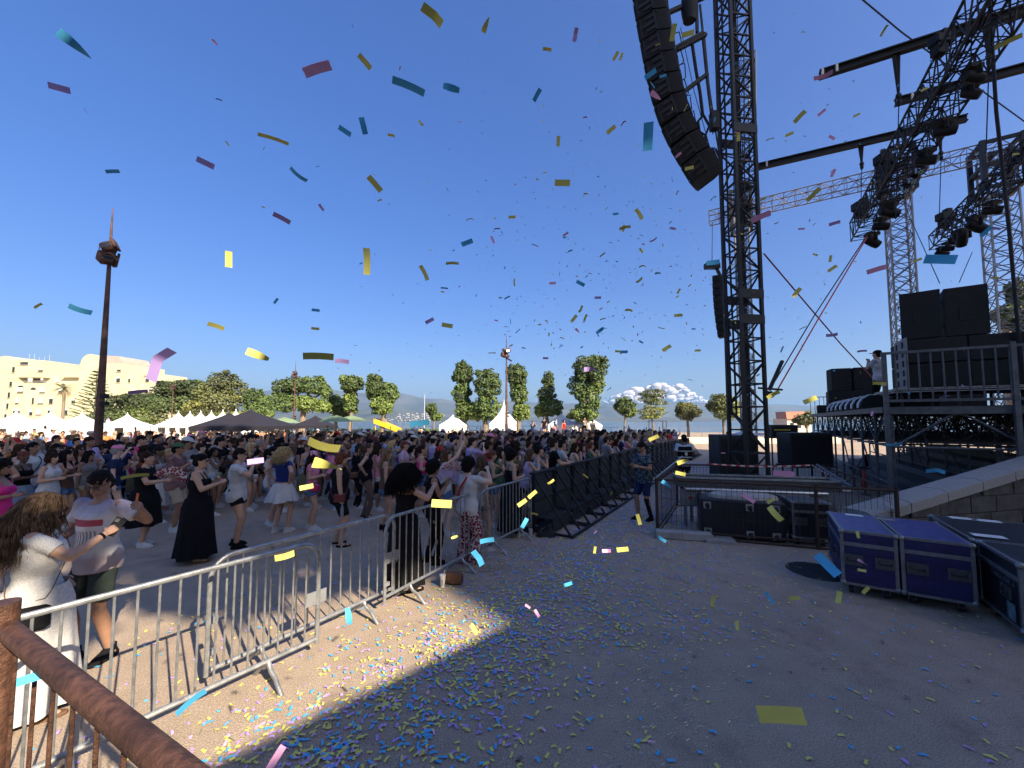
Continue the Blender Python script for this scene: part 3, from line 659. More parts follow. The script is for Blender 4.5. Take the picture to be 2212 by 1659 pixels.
for i,(t,off,lit,s) in enumerate([(.6,.25,False,1.5),(1.9,.2,False,1.3),(2.5,.4,True,.9),(3.1,.1,False,1.5),(4.2,.35,True,.9),(4.7,.4,True,.9),(5.2,.42,True,.9),(5.9,.25,False,1.2),(7.1,.2,False,1.15),(8.2,.3,False,.9),(8.8,0,False,1.0)]):
    p=a1-E1*t+E2*off*.6+Vector((0,0,-.42))
    moving_light(p,Vector((-.75,-.45,-.5)) if lit else Vector((rr.uniform(.3,1),rr.uniform(-.6,.2),rr.uniform(-.5,-.1))),s,('LED wash light' if lit else 'moving head light')+', number '+['one','two','three','four','five','six','seven','eight','nine','ten','eleven'][i]+' from the far end of the big lighting truss',lit=lit)
for i,(t,s) in enumerate([(.3,1.2),(.8,1.1),(1.3,.9),(2.0,1.6),(3.1,1.6),(4.2,1.3)]):
    moving_light(a2-E1*t+Vector((0,0,-.35)),Vector((rr.uniform(.2,1),rr.uniform(-.5,.4),rr.uniform(-.7,-.1))),s,'black moving head light, '+['outermost','second','third','fourth','fifth','sixth'][i]+' on the second lighting truss at right edge')
def hoist(p,s,label):
    root=empty('chain_hoist',tuple(p),0,label,'hoist','chain hoists hanging from the roof'); b=MB(); b.box((0,0,0),(.55*s,.32*s,.3*s),bev=.03); b.box((.1*s,0,.22*s),(.2*s,.2*s,.2*s)); b.box((-.05,0,-.28*s),(.3*s,.24*s,.3*s)); b.build('housing',hoistm,root); return root
hp1=a1-E1*.6+Vector((-.15,0,.65)); hoist(hp1,1,'chain hoist on the far end of big lighting truss')
hoist(a1-E1*3.9+Vector((-.25,0,.55)),.9,'chain hoist half way along the big lighting truss'); hoist(a1-E1*8.3+Vector((-.35,0,.55)),.72,'chain hoist high on the big lighting truss near picture top')
hp2=a2-E1*1.0+Vector((-.1,0,.6)); hoist(hp2,1,'chain hoist on the far end of second lighting truss')
# tower behind the black tower carries lamps too
tcp=ta+E2*1.6
for i,(v,s) in enumerate([(270,1.2),(335,1.2),(395,1.3),(440,1.2),(470,1.0)]):
    p=P(1608+3*(i%2),v,TY+2.2); moving_light(p,(-.8,.1*(i%3),-.3),s*.75,'black lamp inside the black tower outline, '+['topmost','second','third','fourth','lowest'][i]+' of five')
b=MB(); truss(b,P(1612,120,TY+2.2),P(1614,480,TY+2.2),.42,.025,.014,18,up=(0,1,0)); o=b.build('lighting_truss',blk2); tag(o,'upright black truss ladder with lamps seen behind the black tower','truss')
b=MB(); b.tube(P(1612,120,TY+2.2),P(1612,-60,TY+2.2),.02); o=b.build('support_chain',rope); tag(o,'dark support chain above the truss ladder inside the black tower','chain')
# roof I-beams
def ibeam(u0,v0,u1,v1,ext,label,h=11.5,s=.18):
    a=G(u0,v0,h); c=G(u1,v1,h); d=(c-a).normalized(); c=c+d*ext; b=MB(); side=d.cross(Vector((0,0,1))).normalized()
    o=a.copy()
    b.beam(Vector((0,0,s/2)),c-a+Vector((0,0,s/2)),s*.8,.03,up=(0,0,1)) if False else None
    for z in (-s/2,s/2): b.box((c-a)/2+Vector((0,0,z)),((c-a).length,s*.85,.035),Matrix((d,side*-1,Vector((0,0,1)))).transposed())
    b.box((c-a)/2,((c-a).length,.03,s-.037),Matrix((d,side*-1,Vector((0,0,1)))).transposed())
    root=empty('roof_beam',tuple(o),0,label,'beam','black roof beams'); b.build('beam',blk,root)
    b=MB(); 
    for t in (.02,.12): b.box(d*t*3+Vector((0,0,0)),(.05,s*.9,s*1.12),Matrix((d,side*-1,Vector((0,0,1)))).transposed())
    b.build('end_clamp',tape,root); return a,c,d
A1=ibeam(1770,162,2062,69,5,'highest black roof beam crossing the top right corner')
A2=ibeam(1933,221,2212,146,3,'short black roof beam behind the big lighting truss')
A3=ibeam(1631,362,2050,264,.4,'lowest black roof beam, running out from the black tower')
def line(name,pts,r,m,label,cat='cable',n=5,group=None):
    b=MB(); pts=[Vector(p) for p in pts]; o=pts[0]; b.path([p-o for p in pts],r,n); ob=b.build(name,m); ob.location=o; return tag(ob,label,cat,group)
# slings and chains down from beams
def sling(u,v,v2,h,label,gv=None):
    a=G(u,v,h); d=a.y; z2=P(u,v2,d); root=empty('lifting_chain',tuple(a),0,label,'chain','chains hanging from the roof beams')
    L=a.z-z2.z; b=MB(); b.path([(-.06,0,.12),(0,0,-L*.25)],[.05,.03],5); b.path([(.06,0,.12),(0,0,-L*.25)],[.05,.03],5); b.build('sling',rope,root)
    b=MB(); b.ell((0,0,-L*.27),(.07,.05,.09),8,6); b.ell((0,0,-L*.31),(.05,.05,.1),8,6); b.build('hook',hoistm,root)
    b=MB(); b.tube((0,0,-L*.3),(z2.x-a.x,0,-L),.014,n=4); b.build('chain',rope,root)
sling(1935,112,640*.74,11.5,'lifting chain hanging from the middle of the highest roof beam')
sling(1859,312,470,11.5,'lifting chain hanging from the lowest roof beam')
sling(2130,48,330,11.5,'lifting chain hanging near the top right corner')
sling(2028,268,505,11.5,'lifting chain hanging from the outer tip of the lowest roof beam')
line('guy_wire',[G(1840,-20,13),G(1948,70,13),G(2212,262,12.2),G(2300,330,12)],.018,rope,'long dark guy wire crossing sky from top edge to right edge')
line('guy_wire',[P(1875,505,13),P(1760,680,12.6),P(1664,840,12)],.018,rope,'black guy rope of the crossing pair, slanting down left to the tower')
line('ratchet_strap',[P(1873,512,13.1),P(1767,690,12.6),P(1676,848,12)],.022,pinkrope,'pink ratchet strap beside the black guy rope, slanting down to the tower')
line('ratchet_strap',[P(1650,548,11.8),P(1745,660,13.5),P(1815,742,15),P(1897,830,17)],.024,mat('dark_red_strap',(.30,.06,.06),.7),'dark red strap of the crossing pair, slanting down right to the stage')
line('guy_wire',[P(1690,780,12.2),P(1664,838,12)],.06,rope,'thick black rope tail tied at the black tower')
line('power_cable',[P(2136,-20,8.2),P(2152,240,8.4),P(2180,500,8.6),P(2207,800,8.9),P(2212,900,9)],.034,rope,'thick black cable hanging down near the right edge')
line('guy_wire',[P(1985,1,9),P(2212,0,9)],.001,rope,'x') if False else None
line('guy_wire',[P(1952,440,17),P(2030,612,12)],.012,rope,'thin wire slanting down to the speaker stack, left one')
line('guy_wire',[P(2100,545,15),P(2072,610,12)],.012,rope,'thin wire slanting down to the speaker stack, right one')
line('guy_wire',[P(2207,20,8),P(2010,290,12),P(1935,400,14)],.012,rope,'thin bright wire along the big lighting truss')
b=MB(); c=P(1660,848,11.6)
for k in range(5): b.path([c+Vector((.12*math.cos(a+k),.05*math.sin(a*2+k),.1*math.sin(a)-.02*k)) for a in np.linspace(0,5.6,9)],.018,5)
b.tube(P(1638,838,11.6),P(1690,842,11.6),.03); tag(b.build('rope_knot',rope),'knot of black rope tied round the lower right leg of black tower','rope')
# ---------------------------------------------------------------- stage deck
NC=Vector((9.0,9.5,0)); LS=13.4; DK=2.58; WS=13.0
def S(a,d,z=0): return NC+E1*a+E2*d+Vector((0,0,z))
MS=Matrix((E2,E1,Vector((0,0,1)))).transposed()
stage=empty('stage',tuple(NC),0,'raised black stage deck on grey scaffolding at the right','stage')
def SL(a,d,z=0): return E1*a+E2*d+Vector((0,0,z))
deckm=mat('stage_deck',(.02,.02,.02),.8,0,.3,3)
b=MB(); b.box(SL(LS/2,WS/2,DK-.05),(WS,LS,.10),MS); b.build('deck',deckm,stage)
b=MB(); b.box(SL(LS/2,-.03,DK-.08),(.05,LS+.1,.14),MS); b.box(SL(-.05,WS/2,DK-.10),(WS,.07,.17),MS); b.build('deck_edge',galvd,stage)
b=MB(); posts=[]
for i in range(10):
    for j in range(6):
        a_=i*LS/9; d_=.12+j*2.2; hb=.0 if j==0 else min(1.2,.25*j)
        b=MB(); b.tube(SL(a_+.03,d_,0),SL(a_+.03,d_,DK-.16),.032,n=7); b.box(SL(a_+.03,d_,.03),(.22,.22,.05),MS); b.build('scaffold_post',galvd,stage)
b=MB()
for j in range(6):
    d_=.12+j*2.2
    for z in (1.62,.7) : b.tube(SL(0,d_,z),SL(LS,d_,z),.026,n=6)
for i in range(10):
    a_=i*LS/9+.03
    for z in (1.62,): b.tube(SL(a_,0,z),SL(a_,WS,z),.026,n=6)
b.build('ledger',galvd,stage)
b=MB()
for i in range(9):
    a0,a1_=i*LS/9+.1,(i+1)*LS/9-.04
    for j in range(5):
        d_=.12+j*2.2
        b.tube(SL(a0,d_,1.66),SL((a0+a1_)/2,d_,2.3),.018,n=5); b.tube(SL((a0+a1_)/2,d_,2.3),SL(a1_,d_,1.66),.018,n=5)
        if (i+j)%2: b.tube(SL(a0,d_,.3),SL(a1_,d_,1.6),.02,n=5)
for i in range(6):
    d0,d1=.12+i*2.2,.12+(i+1)*2.2; a_=-.02
    b.path([SL(a_,d0+.05,1.66),SL(a_,d0+.95,2.34),SL(a_,d0+1.1,2.4),SL(a_,d0+1.25,2.34),SL(a_,d1-.05,1.66)],.028,6)
    b.tube(SL(a_,d0,1.62),SL(a_,d1,1.62),.03,n=6)
b.build('diagonal_brace',galvd,stage)
b=MB()   # dark lattice of deck trusses
for i in range(28):
    a_=.3+i*LS/28; 
    for j in range(11):
        d0=.3+j*1.15; 
        if (i+j)%2==0: b.beam(SL(a_,d0,1.75),SL(a_,d0+1.15,2.42),.035,.02)
        else: b.beam(SL(a_,d0,2.42),SL(a_,d0+1.15,1.75),.035,.02)
    b.beam(SL(a_,.1,2.44),SL(a_,WS,2.44),.04); b.beam(SL(a_,.1,1.72),SL(a_,WS,1.72),.035)
for j in range(9):
    d_=.7+j*1.4
    for i in range(16):
        a0=i*LS/16; b.beam(SL(a0,d_,1.75),SL(a0+LS/16,d_,2.42),.03,.02); b.beam(SL(a0,d_,2.42),SL(a0+LS/16,d_,1.75),.03,.02)
b.build('deck_lattice',blk2,stage)
# corner posts: thick profiles at the near side with guard rail
b=MB(); 
for d_ in (0,2.05,4.1,6.2): b=MB(); b.box(SL(-.14,d_,(DK+1.25+.66)/2+.1 if d_ else (DK+1.25)/2),( .085,.10,(DK+1.25-.66) if d_ else DK+1.25),MS); b.build('corner_post',galvd,stage)
b=MB(); b.beam(SL(-.14,-.05,DK+1.27),SL(-.14,6.3,DK+1.27),.06); b.beam(SL(-.14,0,DK+.13),SL(-.14,6.3,DK+.13),.06)
for k in range(31): b.tube(SL(-.14,.2*(k+1),DK+.13),SL(-.14,.2*(k+1),DK+1.25),.017,n=6)
b.build('guard_rail',galvd,stage)
b=MB(); b.beam(SL(LS,0,DK+.9),SL(LS,1.4,DK+.9),.04)
for k in range(8): b.tube(SL(LS,.02+k*.19,DK),SL(LS,.02+k*.19,DK+.9),.014,n=5)
b.build('far_guard_rail',galvd,stage)
# riser with silver edge under the subs, on deck
rs=empty('stage_riser',tuple(S(0,0,DK)),0,'low silver edged riser platform carrying the speaker stack','stage riser')
b=MB(); b.box(SL(1.6,2.7,.42),(4.6,1.9,.10),MS); b.build('platform',blk2,rs)
b=MB(); 
for z in (.375,.425,.46): b.box(SL(.62,2.7,z),(4.62,.04,.02),MS); b.box(SL(1.6,.37,z),(.04,1.92,.02),MS)
b.build('edge_trim',galv,rs)
b=MB()
for d_ in (.5,1.5,2.6,3.7,4.8):
    for a_ in (.75,2.4): b.tube(SL(a_,d_,0),SL(a_,d_,.38),.03,n=6)
b.build('leg',blk2,rs)
# ---- speaker stacks
def boxspk(p,w,d,h,rz,label,group=None,cat='speaker',trap=0,slots=True):
    root=empty('speaker',tuple(p),rz,label,cat,group)
    b=MB(); 
    if trap:
        b.prism([(-w/2,-d/2,0),(w/2,-d/2,0),(w/2-trap,d/2,0),(-w/2+trap,d/2,0)],None,(0,0,h))
    else: b.box((0,0,h/2),(w,d,h),bev=.02)
    b.build('cabinet',spk,root)
    b=MB(); b.box((0,d/2+.01,h/2),(w*.9-trap*2,.02,h*.92)); b.build('grille',grille,root)
    b=MB()
    for sy in (-1,1): 
        for z in (.25,.75): b.box((sy*(w/2+.004),-d*.1,h*z),(.012,d*.28,h*.08))
    b.box((0,-d/2-.006,h*.45),(w*.34,.012,h*.3)); b.build('handle_recess',spk,root); return root
rzS=math.atan2(-E1.x,E1.y)   # local +Y along E1
RB=DK+.475
SK='speakers of the tall stack behind the guard rail'
c0=S(1.5,1.75,RB)
# long sub row (two tiers)
for t in range(2):
    for k in range(2):
        boxspk(S(1.35,1.16+k*1.12,RB+t*.62),1.1,1.15,.6,rzS,['left','right'][k]+' subwoofer in the '+['lower','upper'][t]+' row of the near speaker stack',SK)
for k in range(2):
    boxspk(S(1.25,1.02+k*.76,RB+1.25),.72,.8,1.18,rzS+R(-10 if k==0 else -4),['left','right'][k]+' tall cabinet on top of the near speaker stack',SK,trap=.08)
# grey slotted side panel of stack
b=MB(); o_=S(0.74,.60,RB)
root=empty('amplifier_rack',tuple(o_),rzS,'grey slotted side panel of the near speaker stack','rack')
b.box((0,.3,.63),(.03,.9,1.25)); b.build('panel',mat('grey_panel',(.16,.17,.18),.6),root)
b=MB()
for i in range(5):
    for j in range(2): b.box((-.02,.05+j*.45+.05,.14+i*.24),(.02,.10,.15))
b.build('slot',spk,root)
# far stack
SF='speakers of the far stack on stage'
for k in range(2): boxspk(S(10.2,.75+k*.78,DK+1.0),.72,.7,1.0,rzS+R(8),['left','right'][k]+' tall cabinet on top of the far speaker stack',SF)
boxspk(S(10.2,1.15,DK+.02),1.7,.8,.5,rzS,'lower subwoofer of the far speaker stack',SF); boxspk(S(10.2,1.15,DK+.52),1.68,.8,.47,rzS,'upper subwoofer of the far speaker stack',SF)
# right edge array speaker on stand
root=empty('speaker',tuple(S(.4,3.9,RB-.1)),rzS,'tall grey framed line speaker by the right edge of the stage','speaker')
b=MB()
for k in range(5): b.box((0,.02*k,.3+.42*k),(.9,.7,.40),Matrix.Rotation(R(3*k),3,'X'))
b.build('cabinet',mat('grey_cabinet',(.07,.08,.09),.6),root)
b=MB()
for sx in (-1,1):
    for k in range(5): b.box((sx*.46,-.1,.3+.42*k),(.03,.12,.3)); b.box((sx*.2,-.37-.0*k,.3+.42*k),(.16,.03,.12))
b.build('rigging_plate',galvd,root)
# monitor wedges with white curved fronts in a row along the stage front
WG='row of rounded monitor wedges along the stage front'
wroot=empty('monitor_wedge',tuple(S(2.2,.25,DK)),rzS,'monitor wedge with white curved face, first in the row nearest the guard rail','monitor speaker',WG)
b=MB(); prof=[(-.30,.0),(.32,.0),(.32,.12),(.22,.28),(.05,.38),(-.12,.38),(-.26,.28),(-.34,.12)]
b.prism([(x,-.3,z) for x,z in prof],None,(0,.6,0)); b.build('cabinet',spk,wroot)
b=MB(); b.path([( -.36,.0,.06),(-.33,.0,.2),(-.22,.0,.35),(-.06,.0,.41),(.1,.0,.40)],.09,6) if False else b.prism([(-.37,-.14,.03),(-.36,-.14,.17),(-.27,-.14,.32),(-.12,-.14,.41),(.06,-.14,.41),(.05,-.14,.385),(-.11,-.14,.385),(-.25,-.14,.29),(-.335,-.14,.14),(-.345,-.14,.03)],None,(0,.16,0)); b.build('curved_face',mat('white_vinyl',(.6,.62,.66),.5,0,.1,8),wroot)
reg(wroot)
for k in range(1,7):
    c=copy_tree(wroot); c.location=S(2.2+k*.86,.25,DK); c['label']='monitor wedge with white curved face, number '+['','two','three','four','five','six','seven'][k]+' in the row from guard rail'
# dark cases on deck
for (a_,d_,s_,lb) in [(3.2,1.3,(1.0,.7,.5),'low black equipment case on deck behind the monitor wedges'),(8.6,.6,(.5,.5,.35),'small black box on deck beside the far speaker stack'),(4.6,2.2,(2.0,.6,.55),'long black equipment case on deck behind the wedges'),(13.0,.6,(.7,.5,.45),'black box at the far front corner of the deck')]:
    root=empty('equipment_case',tuple(S(a_,d_,DK)),rzS,lb,'case'); b=MB(); b.box((0,0,s_[2]/2+.002),s_,bev=.015); b.build('body',spk,root); b=MB(); b.box((0,0,s_[2]*.72),(s_[0]+.01,s_[1]+.01,.03)); b.build('lid_seam',blk2,root)
# ---- stone steps under the stage
step=mat('step_stone',(.12,.12,.12),.9,0,.18,2,.4,14)
b=MB()
for k in range(7): b.box(SL(LS/2-.5,.9+k*.75+3.5,.12+.2*k-.1),(8,LS+3,.2+.0*k),MS) if False else b.box(SL(7.5,1.0+k*.62+3.6,(.17*(k+1))/2-.03),(7.2,12.5,.17*(k+1)),MS) if False else None
for k in range(6):
    h=.19*(k+1); b.box(SL(6.6,.75+k*.7+.35,h/2-.02),(.698,13,h),MS)
o=b.build('stone_steps',step); o.location=NC; tag(o,'wide grey stone steps rising under the stage scaffolding','steps')
# black cloth heaps under stage
cloth=mat('black_cloth',(.012,.012,.014),.95,0,.4,3,.5,6)
def heap(p,rx,ry,h,seed,label,m=cloth,name='cloth_heap',cat='cloth'):
    V=[];Fs=[];N=26
    for j in range(N):
        for i in range(N):
            x=(i/(N-1)*2-1); y=(j/(N-1)*2-1); r=math.hypot(x,y); f=max(0,1-r)**.6; nn=mnoise.fractal(Vector((x*1.6+seed,y*1.6,seed)),1,2,4)
            V.append((x*rx,y*ry,h*f*(1+.6*nn)+.01-.03*(r>1)))
    for j in range(N-1):
        for i in range(N-1): a=j*N+i; Fs.append((a,a+1,a+1+N,a+N))
    b=MB().raw(V,Fs); o=b.build(name,m,smooth=70); o.location=p; return tag(o,label,cat)
heap(S(-.6,1.0,.25),1.5,.75,.62,3,'low heap of black cloth under the near edge of the stage')
heap(S(-.4,2.6,.25),1.4,1.0,1.0,9,'higher heap of black cloth deeper under the stage')
# fire extinguisher
root=empty('fire_extinguisher',tuple(G(1867,1052,.25)),0,'red fire extinguisher standing by the scaffold post under the stage','extinguisher')
redp=mat('red_paint',(.28,.02,.02),.35)
b=MB(); b.loft([((0,0,0),.075,.075),((0,0,.42),.075,.075),((0,0,.5),.045,.045),((0,0,.53),.03,.03)],14); b.build('cylinder',redp,root)
b=MB(); b.tube((0,0,.53),(0,0,.58),.02); b.box((.03,0,.6),(.12,.02,.02)); b.path([(0,0,.56),(-.09,0,.5),(-.1,0,.25)],.011,5); b.build('valve_and_hose',rubber,root)
# office chair silhouette under stage
root=empty('chair',tuple(G(1858,1040,.2)),R(30),'dark folding chair under the front edge of the stage','chair')
b=MB(); b.box((0,0,.45),(.45,.42,.04)); b.build('seat',cloth,root); b=MB(); b.box((0,-.2,.72),(.42,.03,.4)); b.build('backrest',cloth,root)
for sx in (-1,1): b=MB(); b.tube((sx*.2,-.2,.9),(sx*.2,.22,0),.014); b.tube((sx*.2,.2,.45),(sx*.2,-.25,0),.014); b.build('leg',blk2,root)
# parapet wall with coping
wallm=mat('rubble_stone',(.075,.072,.068),.95,0,.35,5,.9,12); cop=mat('granite_coping',(.27,.265,.255),.85,0,.14,30,.25,60)
pw=empty('stone_parapet',(0,0,0),0,'sloping stone parapet with pale granite coping behind the flight cases','wall')
A=Vector((5.9,6.85,0)); B_=Vector((11.2,8.15,0)); hA,hB=.72,1.62; dv=(B_-A).normalized(); nv=dv.cross(Vector((0,0,1)))
N=6
for k in range(N):
    p=A.lerp(B_,k/N); q=A.lerp(B_,(k+1)/N-.004); zp,zq=lerp(hA,hB,k/N),lerp(hA,hB,(k+1)/N-.004)
    b=MB(); o0=.24; a0=p+nv*o0;a1_=p-nv*.2; c0=q+nv*o0;c1_=q-nv*.2
    vs=[a0+Vector((0,0,zp-.2)),c0+Vector((0,0,zq-.2)),c1_+Vector((0,0,zq-.2)),a1_+Vector((0,0,zp-.2)),a0+Vector((0,0,zp-.04)),c0+Vector((0,0,zq-.04)),c1_+Vector((0,0,zq)),a1_+Vector((0,0,zp)),(a0*.8+a1_*.2)+Vector((0,0,zp)),(c0*.8+c1_*.2)+Vector((0,0,zq))]
    b.raw(vs,[(3,2,1,0),(0,1,5,4),(4,5,9,8),(8,9,6,7),(2,3,7,6),(3,0,4,8,7),(1,2,6,9,5)]); b.build('coping_stone',cop,pw)
rr=random.Random(5)
for r_ in range(5):
    z0=r_*.29; x=0
    while x<5.4:
        L=rr.uniform(.6,.95); x1=min(x+L,5.4); zt=lerp(hA,hB,x1/5.46)-.21; zt0=lerp(hA,hB,x/5.46)-.21
        if z0<zt:
            b=MB(); o1=.2+rr.uniform(-.008,.008); p=A+dv*(x+.012); q=A+dv*(x1-.012); za=min(z0+.275,zt0); zb=min(z0+.275,zt)
            if za>z0+.02:
                vs=[p+nv*o1+Vector((0,0,z0)),q+nv*o1+Vector((0,0,z0)),q-nv*.1+Vector((0,0,z0)),p-nv*.1+Vector((0,0,z0)),p+nv*o1+Vector((0,0,za)),q+nv*o1+Vector((0,0,zb)),q-nv*.1+Vector((0,0,zb)),p-nv*.1+Vector((0,0,za))]
                BW=globals().setdefault('BWALL',MB()); BW.raw(vs,[(3,2,1,0),(4,5,6,7),(0,1,5,4),(1,2,6,5),(2,3,7,6),(3,0,4,7)])
        x=x1
BWALL.prism([A-nv*.05,B_-nv*.05,B_-nv*.05+Vector((0,0,hB-.22)),A-nv*.05+Vector((0,0,hA-.22))],None,nv*.21)
BWALL.build('block_wall',wallm,pw,smooth=0)
# ================================================================ BARRIERS
def steel_barrier(p,q,label,group='galvanised crowd control barriers in a line',h=1.1,feet=True):
    p=Vector(p); q=Vector(q); L=(q-p).length; rz=math.atan2(q.y-p.y,q.x-p.x)
    root=empty('crowd_barrier',(p.x,p.y,0),rz,label,'barrier',group)
    r=.0205; rc=.17; zb=.2; b=MB(); pts=[]
    def arc(cx,cz,a0,a1,n=6): return [(cx+rc*math.cos(lerp(a0,a1,k/n)),0,cz+rc*math.sin(lerp(a0,a1,k/n))) for k in range(n+1)]
    pts=[(0,0,.16)]+arc(rc,h-rc,math.pi,math.pi/2)+arc(L-rc,h-rc,math.pi/2,0)+[(L,0,.16)]
    b.path(pts,r,10); b.tube((0,0,zb),(L,0,zb),r*.95,n=10); b.build('frame',galv,root)
    n=int(round(L/.118))-1
    for k in range(n):
        x=(k+1)*L/(n+1); zt=h if rc<x<L-rc else h-rc+math.sqrt(max(0,rc*rc-(rc-min(x,L-x))**2)); b=MB(); b.tube((x,0,zb),(x,0,zt),.0085,n=7); b.build('upright_bar',galv,root)
    for x in (.42,L-.42):
        b=MB(); 
        for sg in (-1,1): b.path([(x,0,zb-.01),(x,sg*.05,zb-.07),(x,sg*.13,.1),(x,sg*.25,.0)],.0195,8)
        b.build('foot',galv,root)
    b=MB(); b.box((L-.02,0,.58),(.2,.012,.12)); b.box((.03,0,.6),(.06,.04,.05)); b.box((.03,0,.34),(.06,.04,.04)); b.build('name_plate',mat('zinc_plate',(.36,.37,.38),.5,.6,.1,10),root)
    b=MB(); b.path([(L-.01,0,.62),(L+.04,.01,.6),(L+.05,.0,.5),(L+.0,0,.5)],.009,5); b.build('hook',galv,root)
    return root
steel_barrier((-2.98,2.22,0),(-1.84,3.84,0),'nearest galvanised barrier, in front of the woman in the white dress')
steel_barrier((-2.50,3.35,0),(-1.46,4.97,0),'second galvanised barrier from the left, overlapping the nearest one')
steel_barrier((-1.48,4.70,0),(-.56,6.42,0),'third galvanised barrier, in front of the woman with big black curls')
steel_barrier((-.52,6.5,0),(.38,8.0,0),'farthest galvanised barrier, joining the black pit barrier')
# rusty railing at the viewing platform
root=empty('rusty_railing',(0,0,0),0,'rusty steel handrail and thin balusters in the near left corner','railing')
ra=P(20,1345,1.225); rb=P(470,1690,.685); rd=(rb-ra).normalized(); zr=1.62; ra.z=rb.z=zr
rustn=mat('rust_near',(.075,.034,.02),.55,.3,.3,45,.35,160,col2=(.15,.068,.04)); mul_tex(rustn,'ShaderNodeTexNoise',6,.55,1.25,.8)
b=MB(); b.path([ra-rd*.02,rb+rd*.25],.0262,20); b.build('handrail',rustn,root)
b=MB(); pp=ra-rd*.03; b.tube((pp.x-.012,pp.y,.55),(pp.x-.012,pp.y,zr+.075),.036,n=18); b.build('post',rustn,root)
for u in (37,79,118,161,213,271,335,405):
    t=(u-20)/(470-20); d=Vector((0,0,0)); 
    # point on the rail seen at column u
    lo,hi=0.0,1.3
    for _ in range(30):
        m_=(lo+hi)/2; q=ra.lerp(rb,m_); uu=CX+F*q.x/(q.y*math.cos(PITCH)+(q.z-CAMH)*math.sin(PITCH)); 
        if uu<u: lo=m_
        else: hi=m_
    q=ra.lerp(rb,lo); b=MB(); b.tube((q.x,q.y,.62),(q.x,q.y,zr),.0048,n=8); b.build('baluster',rustn,root)
b=MB(); b.beam((ra.x,ra.y,.66),(rb.x+rd.x*.2,rb.y+rd.y*.2,.66),.02,.03); b.build('bottom_rail',rustn,root)
pav=mat('platform_stone',(.42,.36,.28),.9,0,.15,12,.4,60)
b=MB(); n2=Vector((-rd.y,rd.x,0)); n2=n2 if n2.y>0 else -n2
b.prism([ra+n2*.12-rd*1+Vector((0,0,.56-zr)),rb+n2*.12+rd*1.5+Vector((0,0,.56-zr)),rb-n2*3+rd*1.5+Vector((0,0,.56-zr)),ra-n2*3-rd*1+Vector((0,0,.56-zr))],None,(0,0,-.6)); tag(b.build('viewing_platform',pav),None,None,None,'structure')
# ---------------------------------------------------------------- black pit barriers
B0=Vector((.42,8.0,0)); 
def pit_barrier():
    root=empty('pit_barrier',tuple(B0),math.atan2(E1.y,E1.x),None,'barrier','black stage front barriers in a long line'); w=1.03
    b=MB(); b.box((w/2,.03,.66),(w-.012,.012,1.04)); b.build('front_panel',mat('grey_black_panel',(.032,.036,.042),.6,.1,.3,5),root)       # crowd side is local +y
    b=MB()
    for x in (.025,w-.035): b.beam((x,0,.05),(x,0,1.16),.045,.045)
    b.box((w/2,.02,1.175),(w-.01,.12,.035)); b.beam((.03,0,.62),(w-.03,0,.62),.03,.03); b.build('panel_frame',blk,root)
    b=MB()
    for x in (.04,w*.5+.02): b.beam((x,-.02,1.12),(x,-.78,.06),.035,.035)
    b.build('diagonal_strut',blk,root)
    b=MB(); b.beam((.04,0,.045),(.04,-.85,.045),.045,.04); b.beam((w-.05,0,.045),(w-.05,-.85,.045),.045,.04); b.beam((0.03,-.83,.045),(w-.03,-.83,.045),.045,.04); b.build('base_frame',blk,root)
    b=MB(); b.box((w/2,-.22,.30),(w*.82,.34,.03)); b.box((w/2,-.38,.17),(w*.8,.02,.26)); b.box((w/2,.42,.012),(w-.02,.8,.012)); b.build('step_plate',blk2,root)
    return root
pb=pit_barrier(); pb['label']='first black pit barrier, next to the last galvanised barrier'; reg(pb)
for k in range(1,23):
    c=copy_tree(pb); c.location=B0+E1*(1.045*k); c.location.z=gz(c.location.x,c.location.y)
    c['label']='black pit barrier, number %s from the near end of the line'%(['','two','three','four','five','six','seven','eight','nine','ten','eleven','twelve','thirteen','fourteen','fifteen','sixteen','seventeen','eighteen','nineteen','twenty','twenty one','twenty two','twenty three'][k])
# ---------------------------------------------------------------- fenced pen with equipment
def mesh_panel(p,q,h,label,step=.085,post=.03,group='low rusty mesh fence panels round the tower base'):
    p=Vector(p);q=Vector(q); L=(q-p).length; root=empty('mesh_fence',(p.x,p.y,0),math.atan2(q.y-p.y,q.x-p.x),label,'fence',group)
    for x in (0,L): b=MB(); b.tube((x,0,0),(x,0,h+.03),post,n=10); b.build('post',rustd,root)
    b=MB(); b.tube((0,0,h),(L,0,h),.022,n=8); b.tube((0,0,.12),(L,0,.12),.018,n=8); b.tube((0,0,.02),(L,0,.02),.016,n=8); b.build('rail',rustd,root)
    b=MB(); n=int(L/step)
    for k in range(1,n): b.tube((k*L/n,0,.1),(k*L/n,0,h),.0032,n=4,cap=False)
    for z in (.38,.66,.94): b.tube((0,0,z*h),(L,0,z*h),.003,n=4,cap=False)
    b.build('wire_mesh',rustd,root); return root
F1=(2.86,7.88); F2=(5.35,7.02); F3=(6.42,6.66); F4=(7.9,10.1); F5=(4.35,10.5)
mesh_panel(F1,F2,1.08,'mesh fence panel in front of the black cases'); mesh_panel(F2,F3,1.08,'short mesh fence panel between blue cases and stone parapet')
mesh_panel(F3,F4,1.08,'mesh fence panel running away beside the parapet'); mesh_panel(F4,F5,1.08,'rear mesh fence panel in front of the tower base'); mesh_panel(F5,F1,1.08,'left mesh fence panel facing the security guard')
